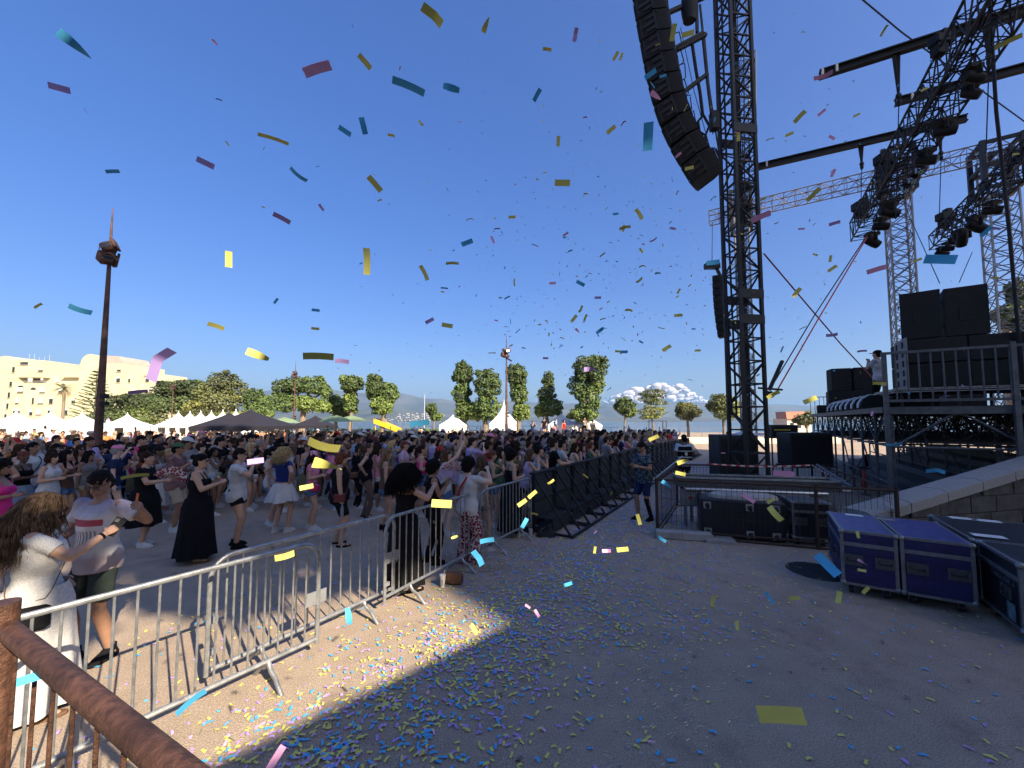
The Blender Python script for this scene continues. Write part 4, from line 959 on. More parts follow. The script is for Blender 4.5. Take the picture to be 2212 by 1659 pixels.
# ballast kerb under first post
conc=mat('concrete',(.30,.29,.27),.9,0,.15,6,.4,20)
b=MB(); b.box((0,0,.075),(1.0,.2,.15),bev=.02); b.box((.62,0,.03),(.5,.34,.06)); o=b.build('ballast_block',conc); o.location=(3.25,7.62,0); o.rotation_euler=(0,0,R(-14)); tag(o,'long concrete ballast block at the foot of the mesh fence','block')
# manhole
root=empty('manhole_cover',(4.55,6.02,.004),0,'round dark manhole cover in the ground left of the blue cases','manhole'); b=MB(); b.loft([((0,0,0),.39,.39),((0,0,.006),.385,.385)],40); b.build('rim',mat('cast_iron_worn',(.05,.05,.048),.6,.5,.3,20),root)
b=MB()
for i in range(-5,6):
    for j in range(-5,6):
        if math.hypot(i,j)<5.2: b.box((i*.066,j*.066,.009),(.04,.04,.006),Matrix.Rotation(R(45),3,'Z'))
b.build('tread_pattern',mat('cast_iron',(.035,.035,.034),.55,.6,.2,20),root)
# ---------------------------------------------------------------- flight cases
ca=Vector((.84,-.54,0)).normalized(); cb=Vector((.54,.84,0)).normalized()
def flight_case(p,w,d,h,m,lidm,label,group='flight cases by the stone parapet',lab=True,rz=None):
    """p: ground point below the near left corner; w across, d away"""
    rz=math.atan2(ca.y,ca.x) if rz is None else rz; root=empty('flight_case',(p[0],p[1],0),rz,label,'flight case',group); z0=.13; t=.035
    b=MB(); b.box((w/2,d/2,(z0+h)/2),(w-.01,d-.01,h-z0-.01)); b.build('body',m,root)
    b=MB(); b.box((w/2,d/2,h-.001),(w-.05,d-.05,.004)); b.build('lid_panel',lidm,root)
    for x in (0,w):
        for y in (0,d): b=MB(); b.box((x+(t/2-.004)*(1 if x==0 else -1),y+(t/2-.004)*(1 if y==0 else -1),(z0+h)/2),(t,t,h-z0+.002)); b.build('corner_edge',EDGE,root)
    for z in (z0+.015,h-.014):
        b=MB()
        for y in (0,d): b.box((w/2,y+(.012 if y==0 else -.012),z),(w-2*t,.032,.032))
        for x in (0,w): b.box((x+(.012 if x==0 else -.012),d/2,z),(.032,d-2*t,.032))
        b.build('rim_edge',EDGE,root)
    zl=h-.17; b=MB()
    for y in (0,d): b.box((w/2,y,zl),(w-2*t+.004,.022,.045))
    for x in (0,w): b.box((x,d/2,zl),(.022,d-2*t+.004,.045))
    b.build('lid_band',EDGE,root)
    b=MB()
    for x in (0,w):
        for y in (0,d):
            for z in (z0+.02,h-.02): b.ell((x+(.012 if x==0 else -.012),y+(.012 if y==0 else -.012),z),(.036,.036,.036),10,8)
    b.build('ball_corner',EDGE,root)
    def handle(x,y,ax):
        b=MB(); s=-.008; zc=(z0+h)/2-.02; W_,H_=.17,.115
        for dz in (-1,1): b.box((0,s,dz*H_/2),(W_,.02,.018))
        for dx in (-1,1): b.box((dx*W_/2,s,0),(.018,.02,H_+.018))
        b.box((0,.002,0),(W_,.006,H_)); ob=b.build('handle_dish',EDGE2,root)
        c=MB(); c.path([(-W_*.36,-.012,.012),(-W_*.36,-.03,-.01),(W_*.36,-.03,-.01),(W_*.36,-.012,.012)],.009,6); c.build('handle_grip',rubber,ob)
        ob.location=(x,y,zc); ob.rotation_euler=(0,0,ax)
    handle(w*.22,-.002,0); handle(w*.78,-.002,0); handle(-.002,d*.3,-R(90)); 
    if d>1: handle(-.002,d*.75,-R(90))
    for x in (.1,w-.1):
        for y in (.12,d-.12):
            b=MB(); b.tube((x-.022,y,.05),(x+.022,y,.05),.05,n=16); b.build('castor',rubber,root)
            b=MB(); b.box((x,y,.118),(.09,.09,.02)); b.box((x-.03,y,.08),(.006,.05,.08)); b.box((x+.03,y,.08),(.006,.05,.08)); b.build('castor_bracket',EDGE,root)
    b=MB()
    for x in (w*.25,w*.75): b.box((x,-.006,zl-.01),(.07,.02,.10)) if lab is None else None
    return root
EDGE=mat('aluminium_edge',(.22,.225,.235),.45,.7,.2,15,.1,40); EDGE2=mat('zinc_dish',(.13,.13,.135),.45,.7,.2,20)
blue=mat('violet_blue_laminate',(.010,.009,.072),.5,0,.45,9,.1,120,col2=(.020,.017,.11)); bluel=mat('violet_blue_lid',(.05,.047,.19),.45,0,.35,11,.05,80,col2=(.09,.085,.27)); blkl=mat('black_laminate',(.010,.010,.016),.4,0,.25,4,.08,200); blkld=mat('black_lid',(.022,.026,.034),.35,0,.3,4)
p1=Vector((4.31,5.27,0)); w1=.545
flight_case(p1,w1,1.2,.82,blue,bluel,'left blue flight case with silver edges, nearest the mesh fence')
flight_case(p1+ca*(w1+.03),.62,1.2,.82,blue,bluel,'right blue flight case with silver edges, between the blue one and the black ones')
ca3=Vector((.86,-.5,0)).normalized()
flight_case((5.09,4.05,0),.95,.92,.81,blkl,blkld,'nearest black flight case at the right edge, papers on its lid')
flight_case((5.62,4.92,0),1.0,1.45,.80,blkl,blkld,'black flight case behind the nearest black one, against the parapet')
# papers and stickers on lids
paper=mat('paper_label',(.62,.62,.60),.8,0,.08,20)
def paper_on(u,v,z,w,d,rz,label,m=paper,name='paper_label',cat='label'):
    p=G(u,v,z); b=MB(); b.box((0,0,.002),(w,d,.002)); o=b.build(name,m); o.location=(p.x,p.y,z); o.rotation_euler=(0,0,rz); return tag(o,label,cat,'paper labels on the flight case lids')
rzc=math.atan2(ca.y,ca.x)
paper_on(1845,1113,.826,.2,.13,rzc,'printed label on the lid of the left blue case'); paper_on(1912,1122,.826,.2,.12,rzc,'brownish label on the lid of the right blue case',mat('brown_label',(.30,.25,.2),.8))
paper_on(2080,1120,.806,.28,.16,rzc,'white sheet on the rear black case, left of two'); paper_on(2130,1125,.806,.28,.16,rzc,'white sheet on the rear black case, right of two')
paper_on(2135,1158,.816,.28,.16,rzc,'torn white sheet on the nearest black case')
# stickers on black case left side: faded white stencil lettering and a small coloured sticker
def text_on(s,size,loc,rot,m,label,name='stencil_text',parent=None,ext=.001):
    cu=bpy.data.curves.new(name,'FONT'); cu.body=s; cu.size=size; cu.extrude=ext; cu.align_x='CENTER'; cu.align_y='CENTER'; cu.resolution_u=3
    o=bpy.data.objects.new(name,cu); COL.objects.link(o); cu.materials.append(m); o.location=loc; o.rotation_euler=rot
    dg=bpy.context.evaluated_depsgraph_get(); me=bpy.data.meshes.new_from_object(o.evaluated_get(dg)); me.name=name
    o2=bpy.data.objects.new(name,me); o2.location=o.location; o2.rotation_euler=o.rotation_euler; bpy.data.objects.remove(o); COL.objects.link(o2); o=o2
    if not me.materials: me.materials.append(m)
    if parent: o.parent=parent
    return o
c3=[o for o in COL.objects if o.name.startswith('flight_case') and 'nearest black' in o.get('label','')][0]
text_on('CABLE-SUR 3',.085,(-.003,.36,.56),(R(90),0,-R(90)),mat('faded_stencil',(.09,.09,.10),.7),None,parent=c3)
b=MB(); b.box((-.004,.2,.27),(.004,.16,.17)); b.build('sticker',mat('teal_sticker',(.10,.17,.18),.6,0,.4,20),c3)
# black cases inside the pen: castor side facing out
def castor_case(p,q,h,label,rows=2,cols=3,dep=.62):
    p=Vector(p);q=Vector(q); L=(q-p).length; root=empty('flight_case',(p.x,p.y,0),math.atan2(q.y-p.y,q.x-p.x),label,'flight case','flight cases inside the mesh fence')
    b=MB(); b.box((L/2,dep/2,h/2+.03),(L,dep,h),bev=.02); b.build('body',blkl,root)
    for r_ in range(rows):
        for c_ in range(cols):
            x=lerp(.12,L-.14,[0,.62,.98][c_]) if cols==3 else L*(c_+.5)/cols; z=.12+r_*(h-.2)
            b=MB(); b.box((x,-.006,z),(.13,.012,.13)); o=b.build('castor_plate',mat('zinc_plate_bright',(.5,.5,.48),.4,.7,.15,20),root)
            b=MB(); b.tube((x,-.05,z-.02),(x,-.02,z+.01),.042,n=12); b.tube((x-.02,-.07,z),(x+.02,-.07,z),.05,n=14); b.build('castor',rubber,o)
    return root
castor_case((3.66,7.76),(5.0,7.29),.70,'black case lying on its side with six castors facing out, inside the fence')
root=flight_case((5.08,7.25,0),.58,.6,.78,blkl,blkld,'black flight case with two handles standing beside the castor case','flight cases inside the mesh fence',rz=math.atan2(-.32,.95))
tarp=mat('dusty_tarp',(.33,.31,.28),.9,0,.25,5,.4,9)
b=MB(); b.loft([((0,0,0),.62,.24),((0,0,.06),.60,.22),((0,0,.10),.5,.14)],20); o=b.build('folded_tarp',tarp); o.location=(4.5,7.80,.735); o.rotation_euler=(0,0,R(-18)); tag(o,'dusty pale folded tarpaulin on top of the castor case','tarpaulin')
# long steel trough on brackets with red white tape
root=empty('steel_trough',(3.55,8.55,0),math.atan2(-.22,.97),'long open steel trough on grey brackets behind the mesh fence','steel trough')
L=3.05
b=MB(); b.box((L/2,0,.93),(L,.03,.2)); b.box((L/2,.5,.95),(L,.03,.16)); b.box((L/2,.25,.85),(L,.47,.03)); b.build('channel',mat('dark_grey_steel',(.07,.075,.08),.6,.3,.2,5),root)
b=MB(); b.beam((0,-.02,1.035),(L,-.02,1.035),.035,.035); b.beam((0,.5,1.04),(L,.5,1.04),.035,.035); b.beam((0,-.02,1.035),(0,.5,1.035),.035,.035); b.beam((L,-.02,1.035),(L,.5,1.035),.035,.035); b.build('rim',galv,root)
b=MB(); b.tube((.15,-.1,.80),(L-.3,-.1,.80),.035,n=12); b.build('pipe',chrome,root)
for x in (.25,L-.35):
    b=MB(); b.box((x,-.02,.62),(.42,.03,.34)); b.beam((x-.1,0,.45),(x-.1,0,.02),.06); b.beam((x+.1,.4,.85),(x+.1,.4,.02),.06); b.build('bracket',mat('grey_bracket',(.17,.18,.18),.6,.2,.1,4),root)
    b=MB(); b.loft([((x,-.045,.62),.035,.035,Matrix.Rotation(R(90),3,'X')),((x,-.055,.62),.03,.03,Matrix.Rotation(R(90),3,'X'))],14); b.build('red_button',redp,root)
b=MB(); b.path([(.6,-.05,.46),(.75,-.12,.2),(.9,-.1,.06),(1.05,0,.12)],.03,8); b.path([(.5,-.05,.46),(.62,-.14,.15),(.85,-.16,.05)],.022,8); b.build('hose',rubber,root)
def stripe_tape(p,q,label,sag=.03,wd=.035):
    p=Vector(p);q=Vector(q); N=22; b=MB(); pts=[p.lerp(q,k/N)-Vector((0,0,math.sin(math.pi*k/N)*sag)) for k in range(N+1)]
    for k in range(N):
        b.m=k%2; a,c=pts[k],pts[k+1]; u=Vector((0,0,wd)); th=Vector((0,.002,0)); b.raw([a,c,c+u,a+u,a+th,c+th,c+u+th,a+u+th],[(0,1,2,3),(7,6,5,4),(0,4,5,1),(3,2,6,7)])
    o=b.build('barrier_tape',[mat('tape_red',(.42,.02,.03),.5),mat('tape_white',(.6,.58,.58),.5)],None,0); return tag(o,label,'tape','red and white barrier tape strung round the pen')
stripe_tape(P(1462,1036,8.6),P(1838,1062,8.0),'red and white tape along the front rim of the steel trough')
stripe_tape(P(1530,1003,10.2),P(1750,1006,10.0),'red and white tape strung across the back of the pen',.05,.03)
stripe_tape(P(1752,1004,10.0),P(1826,1040,8.8),'red and white tape running down the right side of the pen',.04,.03)
b=MB(); b.tube(P(1412,1036,7.95),P(1474,986,9.6),.014,n=8); tag(b.build('tent_pole',chrome),'thin white pole leaning between fence posts','pole')
b=MB(); b.tube(P(1765,1004,9.7),P(1840,1052,7.4),.028,n=8); tag(b.build('scaffold_tube',galvd),'grey scaffold tube leaning down right of the steel trough','pole')
# sub boxes and desk behind the tower
def crate(u,v,Y,w,d,h,rz,label,z=0):
    p=P(u,v,Y); p.z=z; root=empty('equipment_box',tuple(p),rz,label,'equipment box'); b=MB(); b.box((0,0,h/2),(w,d,h),bev=.02); b.build('body',blk2,root); b=MB(); b.box((0,-d/2-.01,h*.5),(w*.92,.02,h*.86)); b.build('front_cover',spk,root)
    b=MB(); b.box((0,0,h+.006),(w*1.0,d,.012)); b.build('lid',blk2,root); return root
crate(1583,1000,14.2,1.25,1.1,1.72,R(-8),'tall black covered rack left of the black tower base')
crate(1738,1000,13.2,1.25,.9,1.05,R(-10),'wide black covered box right of the black tower base',z=.78)
b=MB(); c=P(1738,1000,13.2)
for x in (-.5,.5):
    for y in (-.35,.35): b.tube((c.x+x,c.y+y,0),(c.x+x,c.y+y,.78),.03)
b.box((c.x,c.y,.75),(1.3,.95,.05)); tag(b.build('table',blk2),'dark table under the wide black covered box','table')
crate(1690,1000,16.5,1.0,.6,.5,R(-8),'low black case with a yellow strip on a stand behind the tower',z=1.55)
b=MB(); c=P(1690,1000,16.5); b.box((c.x,c.y-.33,1.86),(.98,.03,.05)); tag(b.build('yellow_strip',mat('yellow_strip',(.5,.42,.05),.6)),'thin yellow strip on the black case behind the tower','strip')
b=MB()
for x in (-.4,.4): b.tube((c.x+x,c.y,0),(c.x+x,c.y,1.55),.03)
b.box((c.x,c.y,1.53),(1.1,.6,.04)); tag(b.build('table',blk2),'dark stand behind the tower','table')
heap(P(1602,1000,14.2)*1+Vector((.2,0,1.735-P(1602,1000,14.2).z)),.62,.4,.09,5,'crumpled silver foil sheet on the covered rack beside tower',mat('silver_foil',(.45,.47,.5),.35,.6,.3,20),'foil_sheet','sheet')
# small things by the fence
root=empty('paper_cup',tuple(G(956,1268)),0,'tall white paper cup standing by the foot of the third barrier','cup'); b=MB(); b.loft([((0,0,0),.027,.027),((0,0,.15),.04,.04)],18); b.build('cup',mat('cup_white',(.6,.6,.58),.6,0,.1,20),root); b=MB(); b.loft([((0,0,.15),.043,.043),((0,0,.163),.043,.043)],18); b.tube((.01,0,.16),(.03,.01,.22),.004); b.build('lid',mat('lid_white',(.65,.65,.63),.5),root)
b=MB()
for k in range(5): b.box((.0,-.0285-.0018*k,.035+.018*k),(.012,.004,.012),Matrix.Rotation(R(45),3,'Y'))
b.build('printed_mark',mat('print_black',(.02,.02,.02),.6),root)
leather=mat('brown_leather',(.14,.06,.03),.5,0,.25,12,.2,40)
root=empty('handbag',tuple(G(980,1262)),R(-12),'small brown leather bag lying beside the white paper cup','bag'); b=MB(); b.box((0,0,.085),(.26,.11,.17),bev=.03); b.build('body',leather,root); b=MB(); b.box((0,-.062,.115),(.25,.012,.10),bev=.004); b.path([(-.1,-.06,.16),(-.02,-.075,.05),(.02,-.075,.05),(.1,-.06,.16)],.006,5); b.build('flap',leather,root)
for (u,v,s,l) in [(1120,1160,.045,'translucent plastic cup standing at the near end of the pit barrier'),(1146,1156,.045,'empty plastic cup beside the other at the end of pit barrier')]:
    root=empty('plastic_cup',tuple(G(u,v)),0,l,'cup'); b=MB(); b.loft([((0,0,0),s*.7,s*.7),((0,0,.13),s,s)],14,cap=False); b.loft([((0,0,.002),s*.68,s*.68),((0,0,.004),s*.68,s*.68)],14); b.build('cup',mat('milky_plastic',(.45,.47,.5),.3),root)
heap(G(1180,1158),.2,.13,.16,6,'black bag slumped on the ground at the end of the pit barrier',cloth,'black_bag','bag')
# ================================================================ PEOPLE
SKIN={'pale':(.62,.40,.30),'tan':(.47,.28,.19),'brown':(.30,.165,.105),'dark':(.12,.065,.042)}
def skinmat(k):
    if 'skin_'+k in MC: return MC['skin_'+k]
    m=mat('skin_'+k,SKIN[k],.5,0,.07,14,.05,90,spec=.4); b=m.node_tree.nodes['Principled BSDF']
    b.inputs['Subsurface Weight'].default_value=.06; b.inputs['Subsurface Radius'].default_value=(.02,.008,.004); return m
HAIRC={'black':(.010,.008,.008),'dark_brown':(.028,.016,.010),'brown':(.075,.04,.02),'auburn':(.13,.035,.015),'blond':(.42,.29,.13),'grey':(.25,.24,.23),'streaked':(.17,.105,.055)}
def hairmat(k):
    m=mat('hair_'+k,HAIRC[k],.7 if k in('black','dark_brown') else .55,0,.5,26,.6,70,spec=.08 if k in('black','dark_brown') else .22)
    return m
def cmat(name,col,**k): return mat('cloth_'+name,col,k.pop('rough',.95),spec=.12,metal=0,**dict(var=k.pop('var',.12),scale=k.pop('scale',7),bump=k.pop('bump',.25),bscale=k.pop('bscale',45)),**k)
def cmat_old(name,col,**k): return mat('cloth_'+name,col,k.pop('rough',.9),0,k.pop('var',.12),k.pop('scale',7),k.pop('bump',.25),k.pop('bscale',45),**k)
lipm=mat('lips',(.36,.13,.11),.4); eyem=mat('eye_dark',(.03,.02,.015),.2); eyew=mat('eye_white',(.6,.57,.54),.3)
def solve(a,b,l1,l2,pole):
    """two bone joint between a and b, bending towards pole"""
    d=b-a; L=min(d.length,(l1+l2)*.999); dn=d.normalized(); x=(l1*l1-l2*l2+L*L)/(2*L); h=math.sqrt(max(0,l1*l1-x*x))
    pv=pole-dn*pole.dot(dn); pv=pv.normalized() if pv.length>1e-5 else Vector((1,0,0))
    return a+dn*x+pv*h, a+dn*L
def V3(*a): return Vector(a)
ARMS={'down':((.07,.03,-.54),(.0,-1,0)),'bent':((-.07,.20,-.24),(.5,-.6,-1)),'hold':((-.10,.22,-.12),(.6,-.4,-1)),'hip':((.05,-.02,-.36),(1,-.6,0)),'up':((-.04,.22,.40),(.7,.3,-.3)),
'phone':((-.12,.30,.10),(.6,-.2,-1)),'cross':((-.26,.22,-.20),(.7,-.2,-1)),'clap':((-.15,.22,-.01),(.7,-.2,-1)),'lean':((-.10,.30,-.26),(.7,-.5,-.4)),'back':((-.06,-.12,-.46),(.6,-.9,0)),'high':((.02,.12,.50),(.8,.2,0)),'point':((.10,.50,.06),(.6,0,-1)),'side':((.22,.02,-.46),(.5,-1,0)),'chin':((-.10,.20,.06),(.6,-.1,-1))}
class Fig:
    """skeleton in local space: feet at z=0, facing +Y"""
    def __init__(s,sex='f',h=1.66,arms=('bent','down'),stance=.10,step=.05,lean=0.0,turn=0.0,tilt=0.0,bulk=1.0,bow=0.0,hipshift=0.0):
        s.sex=sex; k=h/1.72; s.k=k; s.bulk=bulk; f=sex=='f'; s.f=f
        s.hipw=(.088 if f else .085)*k; s.shw=(.165 if f else .195)*k*(.6+.4*bulk)
        s.pel=V3(hipshift,0,.93*k); L=V3(math.sin(lean)*.0,math.sin(bow),math.cos(bow))
        L=V3(hipshift*-.6,math.sin(bow),math.cos(bow)).normalized()
        s.up=L; s.waist=s.pel+L*.16*k; s.chest=s.pel+L*.34*k; s.neck=s.pel+L*.535*k
        s.sh=[s.pel+L*.485*k+V3(sg*s.shw,0,0) for sg in (-1,1)]
        s.head=s.neck+L*.055*k+V3(0,.02*k+max(0,tilt)*.05,.085*k); s.turn=turn; s.tilt=tilt
        s.hip=[s.pel+V3(sg*s.hipw,0,-.02*k) for sg in (-1,1)]
        s.ank=[V3(sg*stance,(step if sg>0 else -step),.075*k) for sg in (-1,1)]
        s.knee=[solve(s.hip[i],s.ank[i],.43*k,.43*k,V3(.15*(-1 if i==0 else 1),1,0))[0] for i in (0,1)]
        s.elb=[];s.wr=[]; s.hd=[]
        for i,sg in enumerate((-1,1)):
            a=arms[i]; t,p=ARMS[a] if isinstance(a,str) else a
            t=V3(t[0]*sg,t[1],t[2])*k; p=V3(p[0]*sg,p[1],p[2])
            e,w_=solve(s.sh[i],s.sh[i]+t,.275*k,.245*k,p); s.elb.append(e); s.wr.append(w_); s.hd.append((w_-e).normalized())
        s.arms=arms
        s.HM=Matrix.Rotation(turn,3,'Z')@Matrix.Rotation(tilt,3,'X')
RMOD={}
def remesh(mb,vox,name,smooth=2,ns=0,nf=8,seed=0,nz=None):
    me=mb.mesh('tmp',None); o=bpy.data.objects.new('tmp',me); COL.objects.link(o)
    md=o.modifiers.new('r','REMESH'); md.mode='VOXEL'; md.voxel_size=vox; md.use_smooth_shade=True
    if smooth: sm=o.modifiers.new('s','SMOOTH'); sm.factor=.5; sm.iterations=smooth
    dg=bpy.context.evaluated_depsgraph_get(); r=bpy.data.meshes.new_from_object(o.evaluated_get(dg)); r.name=name
    bpy.data.objects.remove(o); bpy.data.meshes.remove(me)
    if ns:
        r.update(); co=np.empty(len(r.vertices)*3,np.float32); r.vertices.foreach_get('co',co); co=co.reshape(-1,3)
        no=np.array([v.normal[:] for v in r.vertices],np.float32); x,y,z=co[:,0]*nf,co[:,1]*nf,co[:,2]*nf
        if nz: z=z*nz
        n=np.sin(x*2.1+1.7*np.sin(z*1.3+seed)+seed)*np.sin(z*1.1+1.3*np.sin(y*1.7+seed*2))+.5*np.sin(y*3.1+x*2.3+z*1.9+seed*3)+.4*np.sin(z*4.7+x*1.3*np.sin(y+seed))
        co+=no*(n*ns)[:,None]; r.vertices.foreach_set('co',co.ravel()); r.update()
    r.polygons.foreach_set('use_smooth',[True]*len(r.polygons)); return r
def cone(b,p,q,r0,r1,n=14):
    """round cone"""
    p=Vector(p);q=Vector(q); x,y,z=frame(q-p); M=Matrix((x,y,z)).transposed(); rings=[]
    for k in range(5):
        a=-math.pi/2+k*math.pi/8; rings.append((p+z*(math.sin(a)*r0),max(math.cos(a)*r0,.0006),max(math.cos(a)*r0,.0006),M))
    rings.append((q,r1,r1,M))
    for k in range(1,5):
        a=k*math.pi/8; rings.append((q+z*(math.sin(a)*r1),max(math.cos(a)*r1,.0006),max(math.cos(a)*r1,.0006),M))
    b.loft(rings,n)
def torso_rings(g,inf=0.0,lo=-.10,hi=.56,belly=0.0):
    k=g.k; bk=g.bulk; f=g.f
    prof=[(-.10,.155,.110,0),(-.04,.172,.125,-.01),(.03,.168,.122,-.012),(.10,.142 if f else .152,.104,0),(.17,.126 if f else .148,.096,.004),(.24,.136 if f else .158,.104,.008),(.32,.156 if f else .178,.118 if f else .116,.014 if f else .006),(.39,.162 if f else .188,.112,.008),(.45,.150 if f else .178,.092,-.006),(.49,.115 if f else .135,.074,-.008),(.525,.060 if f else .07,.058,-.004),(.56,.050 if f else .06,.052,.0)]
    out=[]
    for (t,rx,ry,yo) in prof:
        if t<lo-1e-6 or t>hi+1e-6: continue
        bl=belly*math.exp(-((t-.10)/.11)**2)
        sc_=(1+(bk-1)*(.9 if t<.42 else .3))
        c=g.pel+g.up*(t*k)+V3(0,(yo+bl*.5)*k,0)
        out.append((c,(rx*sc_)*k+inf,(ry*sc_+bl*.5)*k+inf))
    return out
def hand(b,g,i,kind,side):
    k=g.k*(.9 if g.f else 1); w=g.wr[i]; d=g.hd[i]; n=V3(-side*.9,.25,-.1); n=(n-d*n.dot(d)).normalized(); 
    if kind=='palm_down': n=(V3(0,0,-1)-d*d.z*-1).normalized()
    x=d.cross(n).normalized()
    if x.dot(V3(0,0,1))<0 and kind!='palm_down': x=-x      # thumb side up
    M=Matrix((x,n,d)).transposed(); b.loft([(w-d*.01*k,.024*k,.018*k,M),(w+d*.02*k,.030*k,.016*k,M),(w+d*.055*k,.040*k,.015*k,M),(w+d*.085*k,.042*k,.013*k,M),(w+d*.095*k,.036*k,.010*k,M)],12)
    curl={'relaxed':.35,'grip':1.05,'flat':.08,'palm_down':.25,'point':1.3}.get(kind,.35)
    for q,(off,L) in enumerate([(.030,.070),(.010,.078),(-.010,.073),(-.029,.057)]):
        c=.1 if (kind=='point' and q==0) else curl*(1+.06*q); p=w+d*.088*k+x*off*k; a=0.15*c; r=.0088*k
        for sgm in range(3):
            a+=c*(.55 if sgm==0 else .75); dd=(d*math.cos(a)+n*math.sin(a)+x*off*1.2*(1 if kind=='flat' else .3)).normalized(); l=L*k*(.46,.32,.24)[sgm]; cone(b,p,p+dd*l,r,r*.9,8); p=p+dd*l; r*=.9
    p=w+d*.028*k+x*.024*k; dd=(x*.75+d*.62+n*(.35+.3*curl)).normalized(); cone(b,p,p+dd*.042*k,.0115*k,.0105*k,8); p=p+dd*.042*k; dd=(d*.85+n*(.3+.4*curl)+x*.1).normalized(); cone(b,p,p+dd*.032*k,.0105*k,.009*k,8)
    g.palm=getattr(g,'palm',{}); g.palm[i]=(w+d*.075*k+n*.03*k,d,n,x)
def head_prims(b,g,hi=False):
    k=g.k*.98; H=g.head; M=g.HM; f=g.f
    def h(x,y,z): return H+M@V3(x*k,y*k,z*k)
    rings=[]
    for (z,rx,ry,y0) in [(-.118,.020,.022,.052),(-.108,.036,.040,.046),(-.09,.048,.060,.030),(-.065,.058,.074,.016),(-.035,.066,.085,.004),(0,.072,.093,-.004),(.035,.0755,.097,-.008),(.065,.0725,.093,-.010),(.09,.061,.078,-.012),(.108,.042,.055,-.013),(.118,.016,.02,-.014)]:
        rings.append((h(0,y0*.8,z),rx*k*(1.0 if not f else .97),ry*k,M))
    b.loft(rings,22)
    cone(b,g.neck-g.up*.05*g.k,h(0,-.012,-.07),.056*g.k*(1 if not f else .86),.050*g.k*(1 if not f else .84))
    # brow, cheekbones, nose, lips, chin, jaw
    b.ell(h(0,.078,.034),(.048*k,.014*k,.010*k),12,8,M)
    for s in (-1,1): b.ell(h(s*.038,.060,-.022),(.022*k,.022*k,.018*k),10,8,M); b.ell(h(s*.072,-.006,-.004),(.008*k,.017*k,.029*k),10,8,M)
    cone(b,h(0,.088,.022),h(0,.108,-.024),.0078*k,.0125*k,10)
    for s in (-1,1): b.ell(h(s*.011,.098,-.030),(.008*k,.009*k,.007*k),8,6,M)
    b.ell(h(0,.087,-.054),(.024*k,.010*k,.0058*k),12,8,M); b.ell(h(0,.085,-.065),(.020*k,.011*k,.0066*k),12,8,M)
    b.ell(h(0,.066,-.095),(.022*k,.018*k,.015*k),12,8,M)
    if hi:
        for s in (-1,1): b.ell(h(s*.030,.0765,.012),(.014*k,.011*k,.009*k),10,8,M)
def face_mats(me,g):
    k=g.k*.98; Mi=g.HM.inverted(); H=g.head
    mi=[0]*len(me.polygons)
    for i,p in enumerate(me.polygons):
        c=p.center
        if (c-H).length>.15: continue
        q=Mi@(c-H)/k
        if q.y>.074 and abs(q.x)<.024 and -.069<q.z<-.049+abs(q.x)*-.1: mi[i]=1
        elif q.y>.06 and abs(abs(q.x)-.030)<.013 and abs(q.z-.012)<.0055: mi[i]=2
        elif q.y>.055 and abs(abs(q.x)-.031)<.019 and abs(q.z-.034+abs(abs(q.x)-.03)*.2)<.0038: mi[i]=3
    me.polygons.foreach_set('material_index',mi)
def limb(b,g,inf=0.0,legs=True,arms=True):
    k=g.k; bk=g.bulk; f=g.f
    if legs:
        for i in (0,1):
            th=(.088 if f else .085)*k*bk; cone(b,g.hip[i],g.knee[i],th+inf,.056*k*bk**.6+inf)
            m_=g.knee[i].lerp(g.ank[i],.30)+V3(0,-.012*k,0); cone(b,g.knee[i],m_,.053*k*bk**.6+inf,.056*k*bk**.6+inf); cone(b,m_,g.ank[i],.055*k*bk**.6+inf,.036*k+inf)
    if arms:
        ua=(.045 if f else .053)*k*bk**.8
        for i in (0,1):
            sh=g.sh[i]-V3((1 if i else -1)*.012*k,0,.012*k); cone(b,sh,g.elb[i],ua+inf,.038*k*bk**.5+inf); m_=g.elb[i].lerp(g.wr[i],.28); cone(b,g.elb[i],m_,.037*k*bk**.5+inf,.039*k*bk**.5+inf); cone(b,m_,g.wr[i],.039*k*bk**.5+inf,.0245*k+inf)
def make_body(g,vox,hands=('relaxed','relaxed'),hi=False):
    b=MB(); b.loft(torso_rings(g,-.006),24); limb(b,g)
    if g.f:
        for s in (-1,1): b.ell(g.chest+g.up*(-.01*g.k)+V3(s*.072*g.k,.088*g.k*g.bulk,0),(.058*g.k*g.bulk,.05*g.k,.056*g.k),12,8)
        for s in (-1,1): b.ell(g.pel+V3(s*.075*g.k*g.bulk,-.065*g.k*g.bulk,-.06*g.k),(.085*g.k*g.bulk,.08*g.k,.09*g.k),12,8)
    for i in (0,1):
        b.ell(g.sh[i]-V3((1 if i else -1)*.02*g.k,0,.008*g.k),(.058*g.k,.055*g.k,.055*g.k),12,8)
        hand(b,g,i,hands[i],(1 if i else -1))
        cone(b,g.ank[i]-V3(0,.01,.03*g.k),g.ank[i]+V3((.02 if i else -.02),.13*g.k,-.048*g.k),.036*g.k,.026*g.k)
    head_prims(b,g,hi); me=remesh(b,vox,'body',1 if hi else 1)
    return me
def crown_pts(g,x,y,z): return g.head+g.HM@(V3(x,y,z)*g.k*.98)
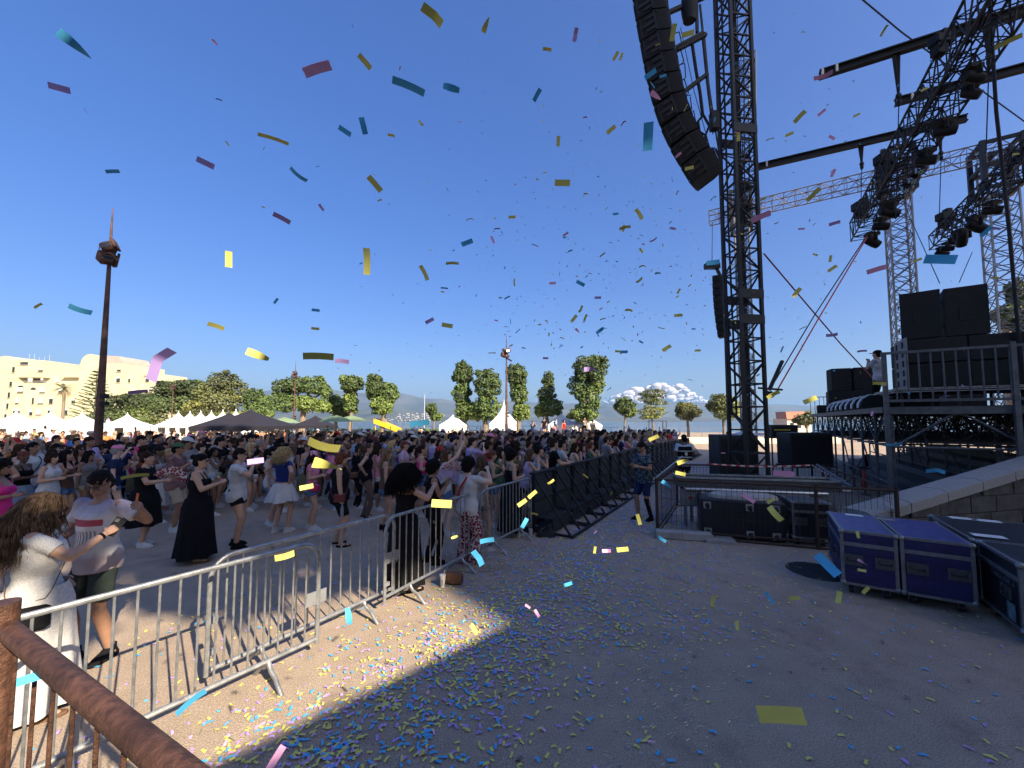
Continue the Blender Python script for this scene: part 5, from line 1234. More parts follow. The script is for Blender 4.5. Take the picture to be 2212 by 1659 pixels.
def hair_mesh(g,style,vox=.011,seed=0):
    k=g.k*.98; M=g.HM; h=lambda x,y,z: crown_pts(g,x,y,z); b=MB()
    def cap(inf,front=.045,low=-.04,fr=.02):
        b.ell(h(0,-.010,.050),((.076+inf)*k,(.094+inf)*k,(.077+inf)*k),18,12,M); b.ell(h(0,-.028,.018),((.075+inf)*k,(.083+inf)*k,(.088+inf)*k),18,12,M)
        b.ell(h(0,-.045,-.012),((.074+inf)*k,(.070+inf)*k,(.075+inf)*k),16,10,M)
    if style=='short': cap(.006); b.ell(h(0,.03,.075),(.058*k,.052*k,.035*k),12,8,M); return remesh(b,vox*.8,'hair',1,.004,30,seed)
    if style=='bald': return None
    if style=='bun': cap(.006); b.ell(h(0,-.12,.07),(.04*k,.04*k,.04*k),12,8,M); return remesh(b,vox*.8,'hair',1,.003,34,seed)
    if style=='pony':
        cap(.006); cone(b,h(0,-.10,.05),h(0,-.15,.03),.028*k,.034*k); p=h(0,-.15,.03); q=p+V3(0,-.02,-.14*k); cone(b,p,q,.034*k,.036*k); cone(b,q,q+V3(.01,.02,-.14*k),.036*k,.012*k); return remesh(b,vox*.8,'hair',1,.005,30,seed,.5)
    if style=='long':
        cap(.010); p=h(0,-.055,-.02); rr=[]
        for t,rx,ry in ((0,.082,.072),(.08,.088,.062),(.16,.098,.056),(.25,.100,.05),(.34,.082,.040),(.42,.045,.02)): rr.append((p+V3(0,-.015-.05*t-(.03 if t>.1 else 0),-t*k),rx*k,ry*k))
        b.loft(rr[::-1],20)
        for s in (-1,1): cone(b,h(s*.068,.0,.02),h(s*.078,.01,-.13),.026*k,.03*k); cone(b,h(s*.078,.01,-.13),g.chest+V3(s*.10,.07,.06),.03*k,.014*k)
        return remesh(b,vox*.8,'hair',1,.008,24,seed,.35)
    if style=='bob':
        cap(.014); b.ell(h(0,-.03,-.03),(.094*k,.088*k,.085*k),16,10,M)
        return remesh(b,vox*.8,'hair',1,.007,32,seed)
    if style=='curly':
        cap(.02); rr=random.Random(seed)
        for i in range(60):
            a=rr.uniform(0,6.28); z=rr.uniform(-.30,.11); R_=.115 if z>-.02 else .135; y=math.sin(a)*R_*.8-.045; x=math.cos(a)*R_
            if y>.03 and z<.05: y=-y
            b.ell(h(x,y,z),(.035*k,.035*k,.035*k),8,6,M)
        b.ell(h(0,-.07,-.12),(.11*k,.075*k,.17*k),14,10,M); return remesh(b,vox*.9,'hair',1,.012,44,seed)
    if style=='afro':
        cap(.03); b.ell(h(0,-.02,.04),(.12*k,.12*k,.115*k),16,12,M); return remesh(b,vox*.8,'hair',1,.010,50,seed)
def top_mesh(g,style,vox=.012,seed=0,belly=0):
    """tshirt / tank / crop / strap / loose"""
    b=MB(); k=g.k; lo=-.10 if style in ('tshirt','tank','loose') else (.10 if style in('crop','cropt') else .02)
    inf=.020 if style=='loose' else .013
    hi=.49 if style in('tshirt','loose','cropt') else (.45 if style=='tank' else .40)
    if style=='strap': lo,hi=-.04,.39
    rg=torso_rings(g,inf,lo,hi,belly)
    if lo<0: rg=[(c,a+(.010 if j<3 else .005 if j<4 else 0),b_+(.010 if j<3 else .005 if j<4 else 0)) for j,(c,a,b_) in enumerate(rg)]
    if style in('tshirt','loose'): rg[0]=(rg[0][0]-g.up*.02*k,rg[0][1]+.004,rg[0][2]+.004)
    b.loft(rg,26)
    if g.f:
        for s in (-1,1): b.ell(g.chest+g.up*(-.01*k)+V3(s*.072*k,.088*k*g.bulk,0),(.060*k*g.bulk+.008,.052*k+.006,.058*k+.006),12,8)
    if style in ('tshirt','loose','cropt'):
        for i in (0,1):
            sg=1 if i else -1; sh=g.sh[i]-V3(sg*.012*k,0,.012*k); e=sh.lerp(g.elb[i],.62 if style!='cropt' else .4); r0=(.048 if g.f else .056)*k*g.bulk**.4+.007; x,y,z=frame(e-sh); M=Matrix((x,y,z)).transposed()
            b.ell(sh,(r0,r0,r0),14,10); b.loft([(sh-z*.03,r0*.7,r0*.7,M),(sh,r0,r0,M),(sh.lerp(e,.5),r0*1.0,r0*1.0,M),(e,r0*1.05,r0*1.05,M)],16)
        x0=g.pel+g.up*.47*k; cone(b,x0+V3(-g.shw*.8,0,0),x0+V3(g.shw*.8,0,0),.052*k,.052*k)
    if style in ('tank','strap','crop'):
        for sg in (-1,1):
            w=.034 if style=='tank' else .010
            pts=[(sg*.085,.100),(sg*.080,.035),(sg*.078,-.06),(sg*.085,-.1)]
            a=g.pel+g.up*.38*k; z_=[0,.115,.115,0.0]
            for q in range(3): cone(b,a+V3(pts[q][0]*k,pts[q][1]*k*g.bulk,z_[q]*k),a+V3(pts[q+1][0]*k,pts[q+1][1]*k*g.bulk,z_[q+1]*k),w*k,w*k)
    return remesh(b,vox if style in('tshirt','loose','tank') else vox*.85,'top',1,.0065 if style in('tshirt','loose') else .004,10,seed)
def bottom_mesh(g,style,vox=.012,seed=0):
    k=g.k; b=MB()
    if style in('shorts','long_shorts','trousers','wide'):
        t={'shorts':.38,'long_shorts':.85}.get(style,1.0); rg=torso_rings(g,.010,-.10,.10); b.loft(rg,24)
        b.ell(g.pel+V3(0,0,-.06*k),(.15*k*g.bulk,.11*k*g.bulk,.09*k),14,10)
        if g.f:
            for s in (-1,1): b.ell(g.pel+V3(s*.075*k*g.bulk,-.065*k*g.bulk,-.06*k),(.092*k*g.bulk,.086*k,.096*k),12,8)
        for i in (0,1):
            th=(.088 if g.f else .085)*k*g.bulk+.012; e=g.hip[i].lerp(g.knee[i],min(t,1)); x,y,z=frame(e-g.hip[i]); M=Matrix((x,y,z)).transposed()
            r1=(lerp(th,.062*k,min(t,1))+(.016 if style!='trousers' else .0)) if style!='wide' else .095*k
            b.loft([(g.hip[i],th,th,M),(e,r1,r1,M)],18)
            if style in('trousers','wide'): cone(b,g.knee[i],g.ank[i]-V3(0,0,.01),.066*k if style=='trousers' else .095*k,.052*k if style=='trousers' else .105*k)
        return remesh(b,vox,'bottom',1,.006,9,seed)
    # skirts: pleated loft straight mesh
    L={'mini':.36,'midi':.62,'maxi':.92}[style]; fl={'mini':.12,'midi':.05,'maxi':.085}[style]; N=72; V=[];Fs=[]; J=14; rr=random.Random(seed)
    for j in range(J):
        t=j/(J-1); z=.08-t*L; base=np.interp(z,[-.9,-.2,-.05,.08],[.165,.180,.182,.150]); 
        for i in range(N):
            a=2*math.pi*i/N; pl=1+(.035+.05*t)*t*math.sin(a*(13 if style=='mini' else 9)+seed)+.03*t*math.sin(a*4+seed*2)
            rx=(base*g.bulk*k+.014+fl*(t**1.6)*k*.9)*pl; ry=(base*.93*g.bulk*k+.018+fl*(t**1.3)*k*1.05)*pl
            V.append((g.pel.x+math.cos(a)*rx,g.pel.y+.004*k+math.sin(a)*ry,g.pel.z+z*k+.012*math.sin(a*5+seed)*t))
    for j in range(J-1):
        for i in range(N): a=j*N+i; c=j*N+(i+1)%N; Fs.append((a+N,c+N,c,a))
    n0=len(V); V+=[(v[0]*.985+g.pel.x*.015,v[1]*.985,v[2]) for v in V]; Fs+=[(f[3]+n0,f[2]+n0,f[1]+n0,f[0]+n0) for f in Fs]
    me=MB().raw(V,Fs).mesh('bottom',60); return me
def shoe_mesh(g,i,style='sneaker'):
    b=MB(); a=g.ank[i]; k=g.k; d=V3(.12*(1 if i else -1),1,0).normalized(); x=V3(d.y,-d.x,0); M=Matrix((x,d,V3(0,0,1))).transposed()
    c=V3(a.x,a.y,0)+d*.055*k
    sole=[(c+V3(0,0,z),.048*k*s,.138*k*s,M) for z,s in ((.0,.96),(.008,1.0),(.028,1.0),(.032,.97))]
    b.loft(sole,18)
    if style=='sandal':
        cone(b,c+d*.03+x*.04+V3(0,0,.03),c+d*.03-x*.04+V3(0,0,.03),.012,.012,8); b.path([c+d*.03+x*.045+V3(0,0,.02),c+d*.03+V3(0,0,.065),c+d*.03-x*.045+V3(0,0,.02)],.009,6); b.path([V3(a.x,a.y,.05)+x*.036,V3(a.x,a.y,.09)+d*.03,V3(a.x,a.y,.05)-x*.036],.007,6)
        return b.mesh('shoe',40)
    b.loft([(c-d*.005+V3(0,0,.03),.043*k,.130*k,M),(c-d*.008+V3(0,0,.055),.040*k,.115*k,M),(c-d*.035+V3(0,0,.078),.037*k,.075*k,M),(c-d*.06+V3(0,0,.10*k),.038*k,.048*k,M),(c-d*.062+V3(0,0,.118*k),.037*k,.045*k,M)],18)
    return b.mesh('shoe',50)
def hat_mesh(g,style):
    b=MB(); M=g.HM; k=g.k; h=lambda x,y,z: crown_pts(g,x,y,z)
    if style=='cap':
        b.loft([(h(0,-.015,.052),.089*k,.108*k,M),(h(0,-.015,.08),.086*k,.103*k,M),(h(0,-.018,.112),.068*k,.082*k,M),(h(0,-.02,.130),.038*k,.045*k,M),(h(0,-.02,.136),.008*k,.008*k,M)],22)
        b.loft([(h(0,.095,.048),.066*k,.085*k,M),(h(0,.095,.056),.064*k,.083*k,M)],22)
    else:
        b.loft([(h(0,-.01,.05),.17*k,.185*k,M),(h(0,-.01,.056),.172*k,.187*k,M),(h(0,-.01,.062),.09*k,.108*k,M),(h(0,-.01,.13),.082*k,.098*k,M),(h(0,-.01,.15),.06*k,.07*k,M),(h(0,-.01,.152),.01*k,.01*k,M)],26)
    return b.mesh('hat',40)
def glasses_mesh(g,big=1.0):
    b=MB(); M=g.HM; h=lambda x,y,z: crown_pts(g,x,y,z); k=g.k
    for s in (-1,1):
        b.box(h(s*.032,.098,.010),(.050*k*big,.006,.032*k*big),M,bev=.002); b.path([h(s*.056,.094,.016),h(s*.076,.05,.014),h(s*.078,-.01,.008)],.0028,5)
    b.path([h(-.012,.1,.016),h(0,.104,.019),h(.012,.1,.016)],.0028,5); return b.mesh('sunglasses',40)
def bagmesh(g,side=1,cross=True):
    b=MB(); k=g.k; p=g.pel+V3(side*.20*k,.02,-.02*k); b.box(p,(.09,.2,.15),bev=.02); return b.mesh('shoulder_bag',40)
def strapmesh(g,side=1,r=.008,inf=.026):
    b=MB(); k=g.k; pts=[]
    for j in range(17):
        t=j/16*2*math.pi; z=lerp(.0,.5,(1+math.cos(t))/2); ring=np.interp(z,[0,.17,.32,.42,.5],[.172,.15,.165,.165,.09])*k*g.bulk+inf; ry=np.interp(z,[0,.17,.32,.42,.5],[.125,.105,.125,.105,.06])*k*g.bulk+inf
        x=side*math.cos(math.pi*(1-(1+math.cos(t))/2)*1)*-1 if False else lerp(side*.9,-side*.55,(1+math.cos(t))/2)
        y=math.sqrt(max(0,1-x*x))*(1 if t<math.pi else -1)
        pts.append(g.pel+V3(x*ring,y*ry,z*k))
    b.path(pts,r,6); return b.mesh('bag_strap',40)
# ---------------------------------------------------------------- builder of one prototype / one placed person
def omat(o,i,m):
    while len(o.data.materials)<=i: o.data.materials.append(m)
    o.material_slots[i].link='OBJECT'; o.material_slots[i].material=m
def proto(spec,vox=.0125):
    """spec dict -> list of (part name, mesh, role)"""
    g=Fig(**spec['fig']); hi=vox<.008; out=[]
    me=make_body(g,vox,spec.get('hands',('relaxed','relaxed')),hi); face_mats(me,g); out.append(('body',me,'body'))
    hm=hair_mesh(g,spec.get('hair','short'),.011 if not hi else .008,spec.get('seed',1)) if spec.get('hair')!='custom' else None
    if hm: out.append(('hair',hm,'hair'))
    tv=.0125 if not hi else .009
    if spec.get('top'): out.append(('top',top_mesh(g,spec['top'],tv,spec.get('seed',1),spec.get('belly',0)),'top'))
    if spec.get('bottom'): out.append(({'mini':'skirt','midi':'skirt','maxi':'skirt','shorts':'shorts','long_shorts':'shorts'}.get(spec['bottom'],'trousers'),bottom_mesh(g,spec['bottom'],tv,spec.get('seed',1)),'bottom'))
    for i in (0,1): out.append(('shoe',shoe_mesh(g,i,spec.get('shoe','sneaker')),'shoe'))
    if spec.get('hat'): out.append(('hat',hat_mesh(g,spec['hat']),'hat'))
    if spec.get('glasses'): out.append(('sunglasses',glasses_mesh(g),'glasses'))
    if spec.get('bag'): out.append(('shoulder_bag',bagmesh(g,spec['bag']),'bag')); out.append(('bag_strap',strapmesh(g,spec['bag']),'bag'))
    return g,out
def place(pr,loc,rz,label,skin,hair,mats,group=None,extra=None,scale=1,cat=None,parts=True):
    root=empty('person',tuple(loc),rz,label,cat or 'person',group); root.scale=(scale,)*3
    for (nm,me,role) in pr[1]:
        o=bpy.data.objects.new(nm,me); COL.objects.link(o); o.parent=root
        if role=='body': ms=[skinmat(skin),lipm,eyem,hairmat(hair)]
        elif role=='hair': ms=[hairmat(hair)]
        elif role=='glasses': ms=[glassd]
        else: ms=[mats[role]]
        for i,m in enumerate(ms): omat(o,i,m)
    return root
# cloth palette
PAL={'white':(.50,.50,.50),'black':(.009,.009,.011),'navy':(.018,.028,.075),'blue':(.05,.11,.33),'light blue':(.25,.38,.55),'grey':(.20,.20,.21),'pink':(.62,.22,.34),'hot pink':(.70,.04,.22),'red':(.42,.03,.035),'beige':(.45,.36,.25),'green':(.06,.13,.07),'lilac':(.42,.34,.52),'yellow':(.6,.47,.12),'orange':(.60,.20,.06),'brown':(.14,.08,.05),'denim':(.085,.15,.27),'pale denim':(.25,.34,.45),'khaki':(.20,.19,.12),'olive':(.11,.12,.06),'cream':(.55,.50,.40)}
CM={k:cmat(k.replace(' ','_'),v) for k,v in PAL.items()}
def patterned(name,c1,c2,scale,kind='voronoi',thr=.5):
    key='cloth_'+name
    if key in MC: return MC[key]
    m=bpy.data.materials.new(key); m.use_nodes=True; n=m.node_tree; b=n.nodes['Principled BSDF']; b.inputs['Roughness'].default_value=.9
    tc=n.nodes.new('ShaderNodeTexCoord')
    t=n.nodes.new('ShaderNodeTexVoronoi' if kind=='voronoi' else ('ShaderNodeTexWave' if kind=='wave' else 'ShaderNodeTexNoise')); t.inputs['Scale'].default_value=scale
    if kind=='wave': t.bands_direction='Z'; t.inputs['Distortion'].default_value=.3
    cr=n.nodes.new('ShaderNodeValToRGB'); cr.color_ramp.interpolation='CONSTANT'; cr.color_ramp.elements[0].color=(*c1,1); cr.color_ramp.elements[1].color=(*c2,1); cr.color_ramp.elements[1].position=thr
    n.links.new(tc.outputs['Object'],t.inputs['Vector']); n.links.new(t.outputs[0],cr.inputs[0]); n.links.new(cr.outputs[0],b.inputs['Base Color']); MC[key]=m; return m
CM['striped']=patterned('striped',PAL['navy'],PAL['white'],14,'wave'); CM['floral']=patterned('floral',PAL['blue'],PAL['white'],32,'voronoi',.45); CM['red floral']=patterned('red_floral',(.18,.02,.035),(.5,.42,.4),30,'voronoi',.56); CM['dotted']=patterned('dotted',PAL['cream'],PAL['pink'],40,'voronoi',.4)
CM['leopard']=patterned('leopard',(.02,.015,.012),(.55,.35,.38),38,'voronoi',.36); CM['camo floral']=patterned('camo_floral',(.012,.018,.03),(.10,.15,.17),22,'noise',.53)
# ================================================================ THE CROWD
def face_to(x,y,tx,ty): return math.atan2(ty-y,tx-x)-math.pi/2
STG=(16.0,14.0)
def pxp(u,z): return ((u-CX)/F*z, z)
USED=set(); OCC=[]
def hand_world(root,g,i):
    c,d,n,x=g.palm[i]; Mw=Matrix.Translation(root.location)@Matrix.Rotation(root.rotation_euler.z,4,'Z')@Matrix.Diagonal((*root.scale,1))
    R3=Matrix.Rotation(root.rotation_euler.z,3,'Z'); return Mw@c, R3@d, R3@n, R3@x
def held(root,g,i,kind,label,group=None,off=0.0,m=None):
    c,d,n,x=hand_world(root,g,i)
    if kind=='phone':
        up=(d*.9+Vector((0,0,.6))).normalized(); z=n-up*n.dot(up); z.normalize(); y=up; xx=y.cross(z); M=Matrix((xx,y,z)).transposed().to_4x4(); M.translation=c+up*.03
        o=empty('phone',(0,0,0),0,label,'phone',group); o.matrix_world=M
        b=MB(); b.box((0,0,0),(.074,.152,.009),bev=.003); b.build('body',m or spk,o); b=MB(); b.box((0,0,.0052),(.068,.144,.001)); b.box((.018,.05,-.0055),(.028,.03,.003)); b.build('screen',glassd,o); return o
    if kind=='cup':
        o=empty('plastic_cup',tuple(c-Vector((0,0,.06))),0,label,'cup',group); b=MB(); b.loft([((0,0,0),.028,.028),((0,0,.12),.041,.041)],14); b.build('cup',mat('milky_plastic',(.45,.47,.5),.3),o)
        b=MB(); b.loft([((0,0,.118),.0425,.0425),((0,0,.126),.0425,.0425)],14); b.build('rim',mat('lid_white',(.65,.65,.63),.5),o); return o
    if kind=='bottle':
        o=empty('water_bottle',tuple(c-Vector((0,0,.26))),0,label,'bottle',group); b=MB(); b.loft([((0,0,0),.03,.03),((0,0,.15),.032,.032),((0,0,.19),.02,.02),((0,0,.215),.012,.012)],14); b.build('bottle',mat('clear_plastic',(.55,.6,.65),.1,0,.05,trans=.6),o); b=MB(); b.tube((0,0,.212),(0,0,.232),.014); b.build('cap',mat('cap_white',(.5,.5,.5),.5),o); return o
    if kind=='fan':
        o=empty('hand_fan',tuple(c),0,label,'hand fan',group); up=(Vector((0,0,1))*.9+d*.3).normalized(); f=n-up*n.dot(up); f.normalize(); sx=up.cross(f)
        L=.25; N=18; b=MB(); A=[R(lerp(-82,82,k/N)) for k in range(N+1)]; fo=[f*(.006 if k%2 else -.006) for k in range(N+1)]
        V=[]; 
        for k,a in enumerate(A):
            dd=up*math.cos(a)+sx*math.sin(a); V+=[dd*L*.45+fo[k]*.6,dd*L+fo[k]]
        b.raw(V,[(2*k,2*k+1,2*k+3,2*k+2) for k in range(N)]); b.raw([v+f*.002 for v in V],[(2*k+2,2*k+3,2*k+1,2*k) for k in range(N)]); b.build('leaf',m,o)
        b=MB()
        for k,a in enumerate(A): dd=up*math.cos(a)+sx*math.sin(a); b.beam(Vector((0,0,0)),dd*L*.47,.008,.003)
        b.build('ribs',mat('fan_wood',(.35,.24,.14),.7),o); return o
def strand_hair(g,root,n,length,curl,hair,seed=0,spread=.10,bottomw=.16,name='hair',r0=.0065,freq=3.0,back=0.0):
    """long hair built from many tapering curled locks over a close cap"""
    k=g.k*.98; M=g.HM; rr=random.Random(seed); b=MB(); h=lambda x,y,z: crown_pts(g,x,y,z)
    cap=MB(); cap.ell(h(0,-.008,.048),(.084*k,.102*k,.086*k),18,12,M); cap.ell(h(0,-.035,.0),(.082*k,.085*k,.10*k),18,12,M)
    for i in range(n):
        a=rr.uniform(0,6.28); el=rr.uniform(.15,1.45); d=V3(math.cos(a)*math.cos(el),math.sin(a)*math.cos(el),math.sin(el))
        if d.y>.55 and d.z<.75: d.y*=-1
        p=V3(d.x*.088,-.015+d.y*.106,.040+d.z*.094); out=V3(d.x,d.y-.35,0); 
        if out.length<.01: out=V3(0,-1,0)
        out.normalize(); L=length*rr.uniform(.7,1.05)*(1 if d.y<.3 else .8); pts=[];rs=[]; N=15; ph=rr.uniform(0,6.28); fq=freq*rr.uniform(.8,1.25); am=curl*rr.uniform(.6,1.3)
        side=V3(-out.y,out.x,0)
        for q in range(N):
            t=q/(N-1); fall=t*L; o_=spread*(1-math.exp(-t*4.5))+.03*t; tw=bottomw*t*.25
            c=V3(p.x,p.y,p.z)+out*(o_*.55+tw)+V3(0,0,-fall+ .045*math.sin(min(1,t*5)*math.pi)*.5)
            if c.y>.05-.0*t and c.z<.02 and abs(c.x)<.075: c.x=math.copysign(.08,c.x if c.x else 1)
            w_=am*min(1,t*4); c+=side*(math.sin(ph+t*L*fq*20)*w_)+out*(math.cos(ph+t*L*fq*20)*w_)
            pts.append(g.head+M@(c*k)); rs.append(r0*k*(1-.75*t)*(1.15 if q else .8))
        b.path(pts,rs,4,cap=False)
    o=cap.build('hair',hairmat(hair),root); o2=b.mesh('locks',60); return o,link('locks',o2,hairmat(hair),o)
HG='people in the crowd watching the stage'
def hero(spec,pos,facing,label,skin,hair,mats,vox=.0105,name=None,z=None,group=HG):
    x,y=pos; pr=proto(spec,vox); rz=facing if isinstance(facing,float) else face_to(x,y,*facing)
    root=place(pr,(x,y,gz(x,y) if z is None else z),rz,label,skin,hair,mats,group); OCC.append((x,y)); return root,pr[0]
def M_(**k): 
    d=dict(shoe=CM['white'],hat=CM['cream'],bag=CM['brown'],top=CM['white'],bottom=CM['denim'])
    d.update({a:(CM[b] if isinstance(b,str) else b) for a,b in k.items()}); return d
# -- woman in the white dress
wd=cmat('white_broderie',(.55,.54,.52),scale=60,bump=.5,bscale=120)
r,g=hero(dict(fig=dict(sex='f',h=1.67,arms=(((-.0,.10,-.42),(.6,-.7,-.3)),((-.10,.38,-.06),(.8,-.3,-1))),bulk=1.12,turn=-.05,tilt=-.30),hair='custom',top='loose',bottom='maxi',shoe='sandal',hands=('relaxed','grip'),seed=4),pxp(104,3.12),face_to(0,0,.78,.62),'woman in a long white dress with wavy streaked hair, nearest on the left','tan','streaked',M_(top=wd,bottom=wd,shoe='brown'),.0062)
strand_hair(g,r,1500,.60,.019,'streaked',3,.075,.28,freq=1.5,r0=.0040); strand_hair(g,r,500,.58,.020,'brown',8,.085,.28,freq=1.6,r0=.0038)
held(r,g,1,'phone','phone held in both hands by the woman in the white dress')
st=strapmesh(g,1,.0035,.034); o=link('bag_strap',st,CM['brown'],r)
b=MB(); b.box(g.pel+V3(.23,.02,-.10),(.07,.22,.17),bev=.02); b.build('shoulder_bag',CM['black'],r)
# bracelet
b=MB(); b.loft([(g.wr[1]-g.hd[1]*.03,.030,.030,Matrix(frame(g.hd[1])).transposed()),(g.wr[1]-g.hd[1]*.012,.029,.029,Matrix(frame(g.hd[1])).transposed())],14); b.build('bracelet',CM['black'],r)
# -- man in the printed T-shirt
def print_tee():
    m=bpy.data.materials.new('cloth_printed_tee'); m.use_nodes=True; n=m.node_tree; b=n.nodes['Principled BSDF']; b.inputs['Roughness'].default_value=.9; L=n.links.new
    tc=n.nodes.new('ShaderNodeTexCoord'); sp=n.nodes.new('ShaderNodeSeparateXYZ'); L(tc.outputs['Object'],sp.inputs[0])
    nz=n.nodes.new('ShaderNodeTexNoise'); nz.inputs['Scale'].default_value=9; mp=n.nodes.new('ShaderNodeMapping'); mp.inputs['Scale'].default_value=(2.5,2.5,.5); L(tc.outputs['Object'],mp.inputs[0]); L(mp.outputs[0],nz.inputs['Vector'])
    ad=n.nodes.new('ShaderNodeMath'); ad.operation='MULTIPLY_ADD'; L(nz.outputs[0],ad.inputs[0]); ad.inputs[1].default_value=.10; L(sp.outputs[2],ad.inputs[2])
    mr=n.nodes.new('ShaderNodeMapRange'); mr.inputs[1].default_value=.85; mr.inputs[2].default_value=1.60; L(ad.outputs[0],mr.inputs[0])
    cr=n.nodes.new('ShaderNodeValToRGB'); e=cr.color_ramp.elements; e[0].position=0; e[0].color=(.30,.25,.27,1); e[1].position=1; e[1].color=(.22,.20,.30,1)
    for p,c in ((.22,(.30,.25,.27)),(.30,(.42,.40,.40)),(.44,(.46,.45,.45)),(.80,(.40,.36,.40)),(.72,(.55,.53,.55))):
        k=cr.color_ramp.elements.new(p); k.color=(*c,1)
    L(mr.outputs[0],cr.inputs[0])
    # red bar and dark skyline on the chest
    def band(axis,lo,hi,src=None):
        a=n.nodes.new('ShaderNodeMath'); a.operation='GREATER_THAN'; L(src or sp.outputs[axis],a.inputs[0]); a.inputs[1].default_value=lo
        c=n.nodes.new('ShaderNodeMath'); c.operation='LESS_THAN'; L(src or sp.outputs[axis],c.inputs[0]); c.inputs[1].default_value=hi
        d=n.nodes.new('ShaderNodeMath'); d.operation='MULTIPLY'; L(a.outputs[0],d.inputs[0]); L(c.outputs[0],d.inputs[1]); return d
    def mulm(a,c): d=n.nodes.new('ShaderNodeMath'); d.operation='MULTIPLY'; L(a.outputs[0],d.inputs[0]); L(c.outputs[0],d.inputs[1]); return d
    fr=band(1,0.0,9)
    rd=mulm(mulm(band(2,1.265,1.325),band(0,-.15,.17)),fr); mx=n.nodes.new('ShaderNodeMix'); mx.data_type='RGBA'; L(rd.outputs[0],mx.inputs[0]); L(cr.outputs[0],mx.inputs[6]); mx.inputs[7].default_value=(.36,.06,.085,1)
    wv=n.nodes.new('ShaderNodeTexWave'); wv.inputs['Scale'].default_value=11; wv.inputs['Distortion'].default_value=2; L(tc.outputs['Object'],wv.inputs['Vector']); gt=n.nodes.new('ShaderNodeMath'); gt.operation='GREATER_THAN'; gt.inputs[1].default_value=.55; L(wv.outputs[0],gt.inputs[0])
    sk=mulm(mulm(mulm(band(2,1.06,1.22),band(0,-.12,.13)),fr),gt); m2=n.nodes.new('ShaderNodeMix'); m2.data_type='RGBA'; L(sk.outputs[0],m2.inputs[0]); L(mx.outputs[2],m2.inputs[6]); m2.inputs[7].default_value=(.20,.17,.20,1)
    L(m2.outputs[2],b.inputs['Base Color']); return m
CM['print']=print_tee()
r,g=hero(dict(fig=dict(sex='m',h=1.76,arms=(((.33,.08,-.03),(.7,-.6,-.9)),((-.02,.20,-.30),(.7,-.7,-.5))),bulk=1.07,turn=.30,tilt=-.42,stance=.13),hair='short',top='tshirt',bottom='long_shorts',hands=('grip','relaxed'),glasses=1,belly=.03,seed=2),pxp(232,3.86),face_to(0,0,-.12,-1),'man with sunglasses and grey and red printed T-shirt facing the camera, beside woman in white','brown','black',M_(top='print',bottom=cmat('dark_green_shorts',(.03,.04,.036)),shoe='black'),.0062)
c,d,n_,x_=hand_world(r,g,0); b=MB(); b.box((0,0,.055),(.016,.009,.15),bev=.003); o=b.build('folded_fan',mat('orange_plastic',(.75,.16,.05),.4)); o.location=c; o.rotation_euler=(.15,.25,0); tag(o,'orange stick held up by the man in the printed T-shirt','fan')
# -- mid distance people, left to right
r,g=hero(dict(fig=dict(sex='f',h=1.66,arms=('bent','bent'),bulk=1.15),hair='curly',top='strap',bottom='trousers',seed=5),pxp(10,5.9),STG,'dark haired woman in hot pink strapless top and jeans at the left edge','brown','black',M_(top='hot pink',bottom='denim'))
hero(dict(fig=dict(sex='m',h=1.77,arms=('bent','down'),bulk=1.05),hair='short',top='tshirt',bottom='trousers',bag=1),pxp(76,8.6),STG,'man in a white T-shirt with dark bag and pale jeans near the left edge','brown','black',M_(top='white',bottom='pale denim',bag='black'))
hero(dict(fig=dict(sex='m',h=1.84,arms=('down','bent'),bulk=1.1),hair='short',top='tshirt',bottom='long_shorts'),pxp(196,9.8),STG,'tall man in a mauve grey shirt seen from behind, below the nearest lamp post','brown','dark_brown',M_(top='lilac',bottom='beige'))
hero(dict(fig=dict(sex='f',h=1.62,arms=('bent','bent')),hair='long',top='strap',bottom='shorts'),pxp(150,8.3),STG,'woman with long dark hair and bare back left of the man in mauve shirt','tan','black',M_(top='brown',bottom='denim'))
hero(dict(fig=dict(sex='f',h=1.60,arms=('hold','bent'),bulk=1.1),hair='bob',top='tank',bottom='shorts'),pxp(118,7.9),STG,'woman in white top with blue flowered shorts beside the man in white T-shirt','tan','dark_brown',M_(top='white',bottom='floral'))
r,g=hero(dict(fig=dict(sex='f',h=1.67,arms=('hold',((-.06,.36,-.22),(.6,-.5,-1))),bulk=1.2),hair='bun',top='loose',bottom='midi',hands=('relaxed','grip'),seed=6),pxp(322,7.2),STG,'woman in a loose black dress holding a folding fan, left of the black maxi dress','tan','dark_brown',M_(top='black',bottom='black'))
held(r,g,1,'fan','red and white folding fan held by the woman in the loose black dress',m=CM['red floral'])
r,g=hero(dict(fig=dict(sex='m',h=1.78,arms=('bent','hold'),bulk=1.12),hair='short',hat='cap',top='tshirt',bottom='long_shorts',hands=('grip','grip')),pxp(388,8.15),STG,'man in a green cap and faded maroon T-shirt with white sneakers','brown','black',M_(top=cmat('maroon_tie_dye',(.12,.06,.065),col2=(.30,.17,.15),scale=3),bottom='beige',hat='green'))
held(r,g,1,'cup','plastic cup held by the man in the green cap')
r,g=hero(dict(fig=dict(sex='f',h=1.70,arms=('hold',((-.06,.32,-.16),(.6,-.5,-1))),bulk=1.1,tilt=-.05),hair='bun',top='strap',bottom='maxi',glasses=1,shoe='sandal',hands=('grip','grip'),bag=-1,seed=7),pxp(437,6.45),STG,'woman in a long black strappy maxi dress and sunglasses standing by the second barrier','tan','black',M_(top='black',bottom='black',shoe='brown',bag='black'))
